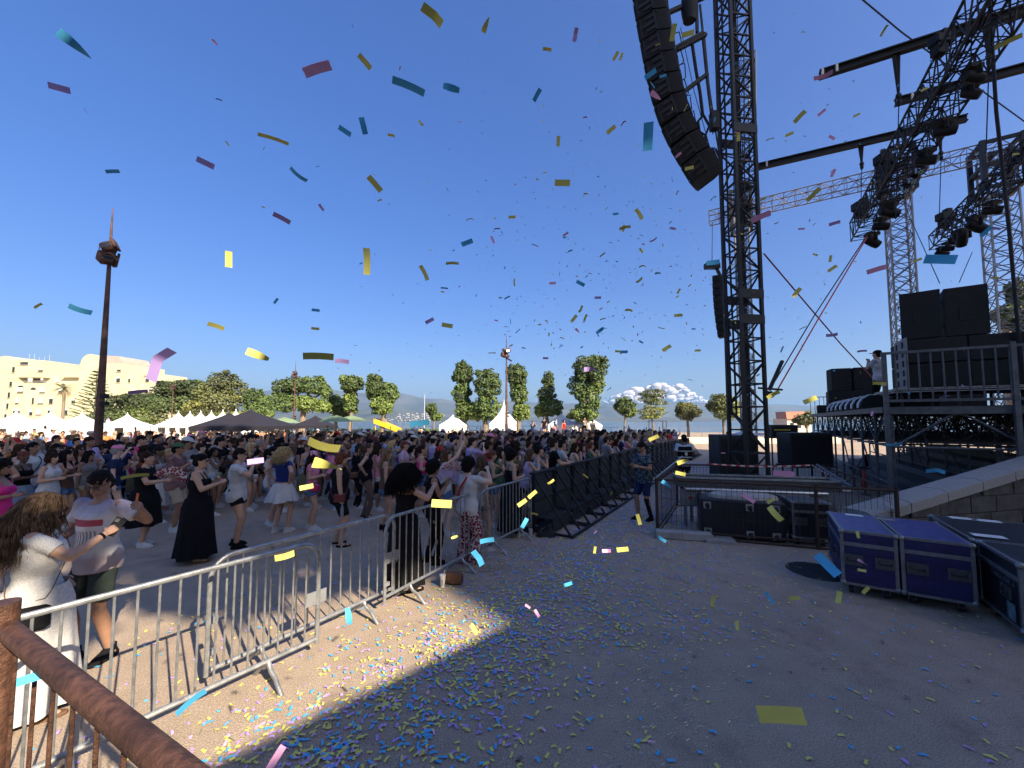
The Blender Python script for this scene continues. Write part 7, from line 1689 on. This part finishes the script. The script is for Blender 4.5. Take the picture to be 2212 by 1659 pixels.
# umbrella lamp post
corten=mat('rusty_lamp_post',(.075,.04,.03),.7,.2,.35,3,.2,30,col2=(.16,.08,.055))
def lamp_post(u,Y,vtop,label,r0=.122,heads=True,cam_=True,hv=(520,560)):
    x=(u-CX)/F*Y; z=gz(x,Y); H_=P(u,vtop,Y).z-z; root=empty('lamp_post',(x,Y,z),0,label,'lamp post','tall rusty lamp posts across the square'); b=MB(); b.path([(0,0,0),(0,0,H_*.28),(0,0,H_*.79),(0,0,H_*.93),(0,0,H_)],[r0,r0*.84,r0*.42,r0*.24,.012],12); b.build('mast',corten,root)
    zz=H_*.84
    for k,(dx,dz,ax,s) in enumerate([(-.20,.24,.5,.62),(.06,.14,-.5,.7),(-.22,-.12,.2,.9),(.0,-.28,-.7,.7)]):
        b=MB(); M=Matrix.Rotation(ax,3,'Y')@Matrix.Rotation(.4*k,3,'Z'); c=Vector((dx,-.12*(1 if k%2 else -1),zz+dz)); b.box(c,(.50*s,.36*s,.40*s),M,bev=.06); b.box(c+M@Vector((.27*s,0,.02*s)),(.06,.42*s,.46*s),M); o=b.build('floodlight',corten,root)
        b=MB(); b.box(c+M@Vector((.0,-.16*s,-.02)),(.3*s,.03,.2*s),M); b.build('glass',glassd,o)
    b=MB(); b.path([(0,0,zz-.3),(-.3,-.05,zz-.1),(-.34,0,zz+.3)],.012,5); b.path([(0,0,zz),(-.2,.1,zz+.1),(.1,.2,zz+.25)],.012,5); b.box((0,0,zz-.05),(r0*1.6,r0*1.6,.06)); b.build('bracket',corten,root)
    if cam_:
        b=MB(); b.box((.12,-.02,H_*.335),(.2,.12,.14)); b.box((.15,-.02,H_*.31),(.16,.14,.12)); b.tube((-.22,0,H_*.328),(.1,0,H_*.33),.02); b.build('camera_box',hoistm,root)
    return root
lamp_post(216,12,450,'nearest and tallest rusty lamp post, left side, with a cluster of floodlights'); lamp_post(635.5,43,780,'rusty lamp post between the black gazebo and plane trees',.12); lamp_post(1094,30,722,'rusty lamp post in the middle of the picture',.12); lamp_post(372,60,815,'farthest rusty lamp post, in front of the dark pine',.12)
# far fences, ledge, low things at the back of the square
fenm=mat('far_fence_steel',(.22,.23,.24),.5,.5,.1)
def far_fence(u0,u1,Y,h,label,z=None,step=2.0):
    x0=(u0-CX)/F*Y;x1=(u1-CX)/F*Y; root=empty('railing',(x0,Y,gz(x0,Y)),0,label,'fence','steel railings along the sea side'); b=MB(); b.tube((0,0,h),(x1-x0,0,h),.025,n=5); b.tube((0,0,h*.5),(x1-x0,0,h*.5),.012,n=4); b.tube((0,0,.1),(x1-x0,0,.1),.02,n=4); n=max(2,int((x1-x0)/step))
    for k in range(n+1): b.tube(((x1-x0)*k/n,0,0),((x1-x0)*k/n,0,h),.025,n=5)
    for k in range(int((x1-x0)/.14)): b.tube((k*.14,0,.1),(k*.14,0,h),.006,n=3,cap=False)
    b.build('frame',fenm,root)
far_fence(840,1290,53,1.9,'long steel railing before the sea, from yellow hut to the low white tents'); far_fence(1296,1345,54,1.7,'short steel railing right of the low white tents'); far_fence(1400,1630,46,1.75,'steel railing behind the far end of the pit barrier')
dk_=mat('dark_frame',(.03,.03,.032),.6)
root=empty('container_frame',((1408-CX)/F*50,50,gz(0,50)),0,'small black open frame structure beside the acacia','frame'); b=MB()
for x in (0,1.8):
    for y in (0,1.2): b.beam((x,y,0),(x,y,2.6),.09)
b.beam((0,0,2.6),(1.8,0,2.6),.1); b.beam((0,1.2,2.6),(1.8,1.2,2.6),.1); b.beam((0,0,2.6),(0,1.2,2.6),.1); b.beam((1.8,0,2.6),(1.8,1.2,2.6),.1); b.build('frame',dk_,root)
# people standing high on a platform at the back (above the heads)
for i,(u,v,tc_,hc,lb) in enumerate([(1175,905,'black','black','man in black standing on the rear platform'),(1218,906,'red','dark_brown','woman in red standing on the rear platform'),(1262,902,'white','blond','blond woman in white standing on the rear platform'),(1280,908,'beige','brown','person in beige at the end of the rear platform'),(1150,912,'navy','black','person in navy beside the rear platform'),(1198,912,'pink','brown','woman in pink on the rear platform')]):
    x,y=pxp(u,36); top=P(u,v,36).z; zz=top-1.7
    place(PP[[15,0,1,6,9,3][i]],(x,y,zz),face_to(x,y,*STG),lb,'tan',hc,M_(top=tc_,bottom='black'),'people standing on the rear platform')
b=MB(); x0,_=pxp(1140,36); x1,_=pxp(1290,36); b.box(((x0+x1)/2,36.2,.05),(x1-x0,1.6,.9)); tag(b.build('rear_platform',dk_),'low dark platform behind the crowd that people stand on','platform')
# flagpole far, feather banner
b=MB(); p=pxp(917,70); b.tube((0,0,0),(0,0,7.3),.06,.03); o=b.build('flagpole',mat('white_paint',(.6,.6,.58),.5)); o.location=(*p,gz(*p)); tag(o,'thin white flagpole before the sea left of the pagoda tent','flagpole')
root=empty('feather_banner',(*pxp(230,38),gz(0,38)),0,'tall narrow white and purple feather banner right of nearest lamp post','banner'); b=MB(); b.path([(0,0,0),(0,0,2.6),(.25,0,3.0)],.02,5); b.build('pole',galvd,root); b=MB(); b.prism([(0.02,0,.6),(.62,0,.7),(.60,0,2.0),(.40,0,2.7),(.2,0,2.95),(.02,0,2.55)],None,(0,.01,0)); b.build('flag',patterned('banner',(.55,.55,.58),(.35,.18,.45),3,'noise',.55),root)
# row of low hedge between trees
V,Q=leafmesh([(x,0,.7,1.6,.8,.9) for x in np.arange(-34,-6,1.8)],9000,.15,4); o=link('hedge',npmesh('hedge',V,Q,LM['plane'],np.random.default_rng(1).choice(3,len(Q))),None); o.location=(0,55,gz(0,55)); tag(o,'low clipped hedge along the sea side between the plane trees','hedge',None,'stuff')
# ================================================================ CONFETTI
CF={'yellow':mat('confetti_yellow',(.66,.62,.16),.75,0,.06,30),'blue':mat('confetti_blue',(.08,.42,.72),.75,0,.06,30),'purple':mat('confetti_purple',(.46,.31,.64),.75,0,.06,30),'pink':mat('confetti_pink',(.85,.42,.66),.75,0,.06,30)}
for m_ in CF.values(): b_=m_.node_tree.nodes['Principled BSDF']; b_.inputs['Specular IOR Level'].default_value=.2
# litter on the ground: far too many to count
gr=np.random.default_rng(12)
def litter():
    V=[];Q=[];mi=[]
    def dens(x,y):
        d=(Vector((x,y,0))-B0).dot(E2); u=CX+F*x/y if y>.5 else 0
        c=0
        if y<7.6:
            a=math.exp(-((u-970)/420)**2)*.39 if y<4.0 else math.exp(-((u-1230)/330)**2)*1.1; c=max(c,a); c=max(c,.13 if x>-1 else .06)
            if x<-2.6 or u<330: c=max(c*.5,.14)
            if u>1300: c*=.75
        if d>-.1: 
            w=math.exp(-((d-1.3)/1.0)**2); c=max(c,w*(1.35 if y<8 else 3.2))
        else:
            c=c*.55 if y>5 else c
            if y>8: c=.05
        return c
    n=0
    while n<23000:
        if n>200 and gr.random()<.12: q_=V[int(gr.integers(len(V)))]; x=q_[0]+gr.normal()*.06; y=q_[1]+gr.normal()*.06
        else: y=1.9+gr.random()**1.25*20; x=gr.uniform(-4,13)
        if abs(x)>1.35*y or y>8 and (x<.5): 
            continue
        if gr.random()*1.6>dens(x,y)*min(1,.4+.6*(y/3)): continue
        L=.050*gr.uniform(.6,1.1); W_=.018*gr.uniform(.8,1.15); a=gr.uniform(0,6.28); z=gz(x,y)+.004+gr.random()*.004; ti=gr.normal()*.10; cu=gr.normal()*.005; tl=gr.normal()*.05
        d=np.array([math.cos(a),math.sin(a)]); s=np.array([-d[1],d[0]]); o=len(V)
        for q in range(4):
            t=q/3-.5; zz=z+abs(cu)*(1-4*t*t)+abs(t*tl)*L*1.5
            for sg in (-.5,.5): p=np.array([x,y])+d*t*L+s*sg*W_; V.append((p[0],p[1],zz+sg*ti*W_+.003))
        Q+= [(o+2*q,o+2*q+2,o+2*q+3,o+2*q+1) for q in range(3)]; c=gr.choice(4,p=[.47,.25,.26,.02] if y<6 else [.32,.31,.35,.02]); mi+=[c]*3; n+=1
    me=npmesh('confetti_litter',np.array(V),np.array(Q),[CF['yellow'],CF['blue'],CF['purple'],CF['pink']],np.array(mi)); tag(link('confetti_litter',me,None),'thick litter of yellow, blue and purple paper confetti on the ground','confetti',None,'stuff')
litter()
# iridescent film scraps on the ground
film=mat('clear_film',(.22,.28,.34),.2,.6,.6,14,.6,30,col2=(.7,.66,.45))
V=[];Q=[]
for i in range(520):
    a=gr.normal(); p=G(1430+gr.normal()*95-((i%3)-1)*20,1300+abs(gr.normal())*170+((i%3))*40); L=gr.uniform(.006,.034); W_=L*.18; an=gr.uniform(-.7,.5); d=np.array([math.cos(an),math.sin(an)]); s=np.array([-d[1],d[0]]); o=len(V); tz=gr.uniform(-.5,.9)
    for t,sg in ((-1,-1),(1,-1),(1,1),(-1,1)): q=np.array([p.x,p.y])+d*t*L/2+s*sg*W_/2; V.append((q[0],q[1],.006+gr.random()*.003+(t+1)*.3*L*abs(tz)+(sg+1)*W_*.4))
    Q.append((o,o+1,o+2,o+3))
tag(link('film_scraps',npmesh('film_scraps',np.array(V),np.array(Q),[film]),None),'glinting scraps of clear plastic film scattered on the ground','film scraps',None,'stuff')
# dry leaves
leafd=mat('dry_leaf',(.20,.17,.13),.8,0,.3,20)
for i,(u,v,s,lb) in enumerate([(1175,1397,.055,'dry grey leaf in the middle of the confetti, upper one'),(1182,1436,.06,'dry grey leaf in the middle of the confetti, lower one'),(1120,1643,.07,'dry leaf at the bottom edge among confetti'),(1706,1454,.055,'pale dry leaf right of the yellow strip'),(1748,1335,.04,'small pale dry leaf below the blue cases'),(1500,1420,.04,'dry leaf near the glinting film'),(1905,1390,.05,'curled dry leaf near the right edge'),(1780,1450,.04,'thin dry leaf below right of the blue cases'),(1080,1505,.055,'dark dry leaf left of the film'),(905,1380,.05,'pale dry leaf on the sunlit ground'),(640,1395,.04,'pale dry leaf behind second barrier foot'),(430,1585,.05,'pale dry leaf near the nearest barrier'),(500,1600,.05,'dry leaf in the tree shadow'),(2090,1475,.045,'dry leaf at the right edge'),(1960,1510,.04,'dry leaf on the dark ground')]):
    p=G(u,v); b=MB(); V=[];Fs=[]
    for k in range(7):
        t=k/6; w_=math.sin(math.pi*t)**.8*s*.32+.001; zz=.008+.25*s*math.sin(t*2.5+i); V+=[((t-.5)*s,-w_,zz+w_*.5),((t-.5)*s,0,zz),((t-.5)*s,w_,zz+w_*.6)]
    for k in range(6): 
        for q in range(2): a=k*3+q; Fs.append((a,a+3,a+4,a+1))
    b.raw(V,Fs); o=b.build('dry_leaf',leafd); o.location=(p.x,p.y,0); o.rotation_euler=(0,0,i*1.3); tag(o,lb,'leaf','dry leaves on the ground')
# falling confetti
def strip_mesh(kind,cu,L=.055,W_=.021):
    V=[];Fs=[]; N=8
    for q in range(N+1):
        t=q/N-.5; z=cu*(t*t)*L*4 if kind!='fold' else (abs(t-.1)*L*cu*2); tw=(t*1.6 if kind=='twist' else 0); hw=W_/2
        for sg in (-1,1): V.append((t*L,sg*hw*math.cos(tw),z+sg*hw*math.sin(tw)))
    for q in range(N): a=2*q; Fs.append((a,a+2,a+3,a+1))
    n=len(V); V+=[(v[0],v[1],v[2]+.0002) for v in V]; Fs+=[(f[3]+n,f[2]+n,f[1]+n,f[0]+n) for f in Fs]
    me=bpy.data.meshes.new('confetti_strip'); me.from_pydata(V,[],Fs); me.polygons.foreach_set('use_smooth',[True]*len(Fs)); me.materials.append(CF['yellow']); return me
SM=[strip_mesh('flat',0.03),strip_mesh('curl',.06),strip_mesh('curl',-.1),strip_mesh('fold',.22),strip_mesh('twist',.03),strip_mesh('curl',.2)]
FC=[0]; LBL={}
def where(u,v):
    if v<250: a='high in the sky'
    elif v<560: a='in the middle sky'
    elif v<905: a='low in the sky'
    elif v<1180: a='over the crowd' if u<1180 else 'over the pit'
    else: a='just above the ground'
    b_='far left' if u<300 else 'left part' if u<600 else 'left of centre' if u<850 else 'near the middle' if u<1080 else 'right of centre' if u<1300 else 'left of the speaker column' if u<1480 else 'by the black tower' if u<1680 else 'right part' if u<1950 else 'far right'
    return a+', '+b_
def confetto(u,v,px,ang,asp,col,label=None,kind=None,size=1.0,rr=random.Random(9)):
    """px: apparent length; asp: apparent height / length"""
    L=.055*size; Y=max(.35,min(22,L*F/px)); p=P(u,v,Y); k=kind if kind is not None else rr.choice([0,0,0,1,1,4,2,3])
    o=bpy.data.objects.new('confetti_strip',SM[k]); COL.objects.link(o); o.location=p; o.scale=(size,)*3
    tilt=math.acos(max(.05,min(1,asp/.38))); 
    # face the viewer, turn in plane by ang, then tilt about the long axis
    rd=(p-Vector((0,0,CAMH))).normalized(); x=rd.cross(Vector((0,0,1))).normalized(); y=x.cross(rd).normalized(); c,s=math.cos(-R(ang)),math.sin(-R(ang)); lx=x*c+y*s; ly=-x*s+y*c; lz=lx.cross(ly)
    ct,st=math.cos(tilt),math.sin(tilt); ly2=ly*ct+lz*st; lz2=lx.cross(ly2); M=Matrix((lx,ly2,lz2)).transposed(); o.rotation_euler=M.to_euler()
    o.material_slots[0].link='OBJECT'; o.material_slots[0].material=CF[col]
    if label is None:
        sz='large' if px>45 else 'medium' if px>20 else 'small' if px>10 else 'tiny'
        sh=['flat','slightly curled','arched','folded','twisted','strongly curled'][k]; di='level' if abs(ang)<20 else 'steep' if abs(ang)>60 else 'slanting'
        label='%s %s %s %s confetti strip %s'%(sz,sh,di,col,where(u,v))
        if LBL.get(label,0)>0:
            for kk in range(6):
                l2=label.replace(sh,['flat','slightly curled','arched','folded','twisted','strongly curled'][kk]); 
                if l2 not in LBL: label=l2; o.data=SM[kk]; break
        LBL[label]=LBL.get(label,0)+1
    tag(o,label,'confetti','confetti strips falling through the air'); FC[0]+=1; return o
Y_,B_2,Pu,Pk='yellow','blue','purple','pink'
CLIST=[(935,30,50,30,.36,Y_),(162,97,56,22,.3,B_2),(128,190,34,-12,.45,Pu),(685,148,62,-32,.3,Pk),(788,133,32,35,.35,Y_),(883,185,72,10,.2,B_2),(975,190,37,8,.5,B_2),(1243,75,24,-75,.4,Pu),(1160,205,26,-55,.35,B_2),(1050,53,30,-62,.3,Y_),(745,283,27,20,.5,B_2),(785,272,32,72,.5,B_2),(591,299,60,0,.12,Y_),(444,352,32,10,.38,Pu),(644,379,38,28,.2,B_2),(810,397,37,42,.33,Y_),(609,471,35,18,.28,Pu),(694,448,15,50,.6,Pu),(494,560,34,88,.62,Y_),(793,565,56,88,.25,Y_),(1215,395,34,5,.4,Y_),(1206,305,20,-85,.5,Y_),(1320,280,22,-30,.5,Y_),(1400,295,54,-86,.38,B_2),(1009,524,26,-22,.45,B_2),(917,589,34,62,.25,Y_),(977,568,28,-3,.2,Y_),(1254,612,20,30,.45,B_2),(1330,462,12,0,.4,B_2),(1381,462,26,60,.3,Y_),(1350,491,24,-5,.25,Y_),(173,670,36,14,.3,B_2),(467,704,30,15,.3,Y_),(557,767,44,20,.36,Y_),(688,769,60,-2,.24,Y_),(739,780,28,2,.33,Pu),(966,703,24,8,.4,Y_),(928,693,20,-30,.45,Pu),(682,670,16,0,.4,B_2),(681,710,16,0,.35,Y_),(335,782,76,-62,.25,Pu),(298,846,32,-10,.22,Pu),(243,370,24,-25,.3,B_2),(845,292,15,0,.35,Y_),(909,266,13,40,.35,Y_),(596,650,14,-60,.35,B_2),(1342,122,14,-60,.5,Y_),(1330,121,18,-50,.4,Y_),(1182,106,20,10,.3,Y_),(1405,160,26,-20,.45,B_2),(1417,207,28,42,.3,Pk),(1454,70,30,-75,.35,Y_),(1486,73,26,5,.55,Y_),(1432,164,14,0,.5,B_2),(1489,363,18,0,.5,Y_),(1465,335,14,-30,.35,Pk),(1595,295,18,-88,.5,Y_),(1727,252,26,-35,.35,Y_),(1705,290,16,-5,.45,Y_),(1775,243,16,-25,.4,Pk),(1778,165,34,5,.25,Pk),(1909,66,20,-50,.25,Y_),(2178,89,40,0,.25,Y_),(1797,297,14,50,.5,Pk),(1757,420,30,-38,.3,Y_),(1643,468,38,-12,.3,Pk),(1798,580,18,-30,.6,Y_),(1721,632,22,-50,.7,Y_),(1893,582,32,-8,.32,Pk),(2031,560,50,18,.4,B_2),(2130,500,22,-45,.35,B_2),(1803,482,20,-3,.35,Pu),(1797,724,20,-2,.32,Pu),(1862,758,16,0,.25,Pu),(1540,567,26,3,.4,B_2),(1440,752,20,-30,.5,Y_),(1275,797,26,-2,.33,Pu),(1240,688,18,-50,.4,Y_),(1296,714,20,-35,.4,B_2),(1348,760,16,2,.5,B_2),(1465,681,18,0,.4,Y_),(1385,541,12,60,.4,Y_),(1670,852,26,-30,.3,Y_),(1750,864,26,-25,.4,Y_),(1900,828,22,10,.3,Y_),(906,914,42,-8,.28,B_2),(699,965,64,17,.26,Y_),(708,1005,58,18,.24,Y_),(552,996,30,-6,.5,Pu),(615,1202,36,-8,.34,Y_),(954,1088,42,5,.5,Y_),(662,1052,26,-8,.45,Y_),(292,1027,44,-5,.15,Y_),(1034,1204,34,58,.35,B_2),(1052,1167,30,-8,.3,B_2),(753,1331,32,80,.42,B_2),(1024,1359,22,55,.4,Y_),(1140,1310,12,30,.5,Pk),(1160,1325,16,55,.4,Pk),(1787,1220,48,45,.42,B_2),(1686,1544,84,-16,.34,Y_,None,0),(1693,1023,38,0,.3,Pk),(1617,1076,26,35,.3,Pk),(1674,1110,34,50,.35,Y_),(1932,961,26,-8,.2,B_2),(2021,1015,28,5,.28,B_2),(1597,1638,10,0,.4,Y_),(412,1515,52,-28,.2,B_2),(596,1637,40,-50,.35,Pk),(72,1463,44,0,.42,B_2),(1128,1086,22,-35,.6,Y_),(1150,1068,22,-40,.35,Y_),(1133,1130,22,-60,.4,B_2),(1440,1046,22,35,.3,B_2),(1475,997,24,-20,.35,Y_),(1380,1122,22,75,.35,Y_),(1470,1023,20,10,.45,Y_),(1412,946,22,-25,.35,Y_),(1665,1082,16,-40,.4,Y_),(1853,1155,14,80,.5,Y_),(1862,1232,14,-2,.4,Y_),(1870,1275,18,-55,.35,Y_),(1812,1290,24,-80,.45,Y_),(1540,1297,24,-78,.3,Y_),(1592,1350,18,85,.55,Y_),(1716,1292,20,-20,.35,Y_),(1663,1292,24,55,.25,B_2),(1227,1262,18,-20,.4,B_2),(1285,1188,14,-80,.4,Y_),(1310,1190,18,-5,.5,Pk),(1345,1187,24,-10,.4,Y_),(1430,1165,18,30,.35,B_2),(2150,600,14,20,.3,Y_),(1982,562,14,-15,.4,Y_)]
for c in CLIST: confetto(*c)
rc=random.Random(31)
while FC[0]<296:
    q=rc.random()
    if q<.62: u,v=rc.gauss(1260,190),rc.gauss(590,150)
    elif q<.80: u,v=rc.gauss(1720,200),rc.gauss(420,260)
    elif q<.93: u,v=rc.gauss(1330,220),rc.gauss(1060,70)
    else: u,v=rc.uniform(50,1100),rc.uniform(50,880)
    if not(10<u<2200 and 10<v<1250) or (u<1000 and v<880 and q<.62 and rc.random()<.6): continue
    confetto(u,v,rc.choice([5,7,8,9,10,12,14,16]),rc.choice([rc.uniform(-35,35),rc.uniform(-90,90)]),rc.choice([.12,.2,.3,.38]),rc.choices([Y_,B_2,Pu,Pk],[.46,.28,.18,.08])[0])

# the finest pieces, too many and too far to count
V=[];Q=[];mi=[]; r2=np.random.default_rng(77)
while len(Q)<620:
    if r2.random()<.75: u,v=r2.normal(1270,230),r2.normal(560,190)
    else: u,v=r2.uniform(700,2150),r2.uniform(20,860)
    if not(300<u<2200 and 10<v<900): continue
    Y=r2.uniform(7,20); p=P(u,v,Y); uu,vv=p.x*.737+p.y*.676,-p.x*.676+p.y*.737
    if not(3.2<uu<37 and p.z<45-(vv+46)/1.54): continue
    d=r2.normal(size=3); d/=np.linalg.norm(d); s=np.cross(d,r2.normal(size=3)); s/=np.linalg.norm(s); o=len(V); c=np.array(p[:])
    for a_,b_ in ((-1,-1),(1,-1),(1,1),(-1,1)): V.append(c+d*a_*.0275+s*b_*.0105)
    Q.append((o,o+1,o+2,o+3)); mi.append(r2.choice(4,p=[.42,.3,.2,.08]))
tag(link('confetti_cloud',npmesh('confetti_cloud',np.array(V),np.array(Q),[CF['yellow'],CF['blue'],CF['purple'],CF['pink']],np.array(mi)),None),'cloud of tiny distant confetti pieces high over the crowd and stage','confetti',None,'stuff')
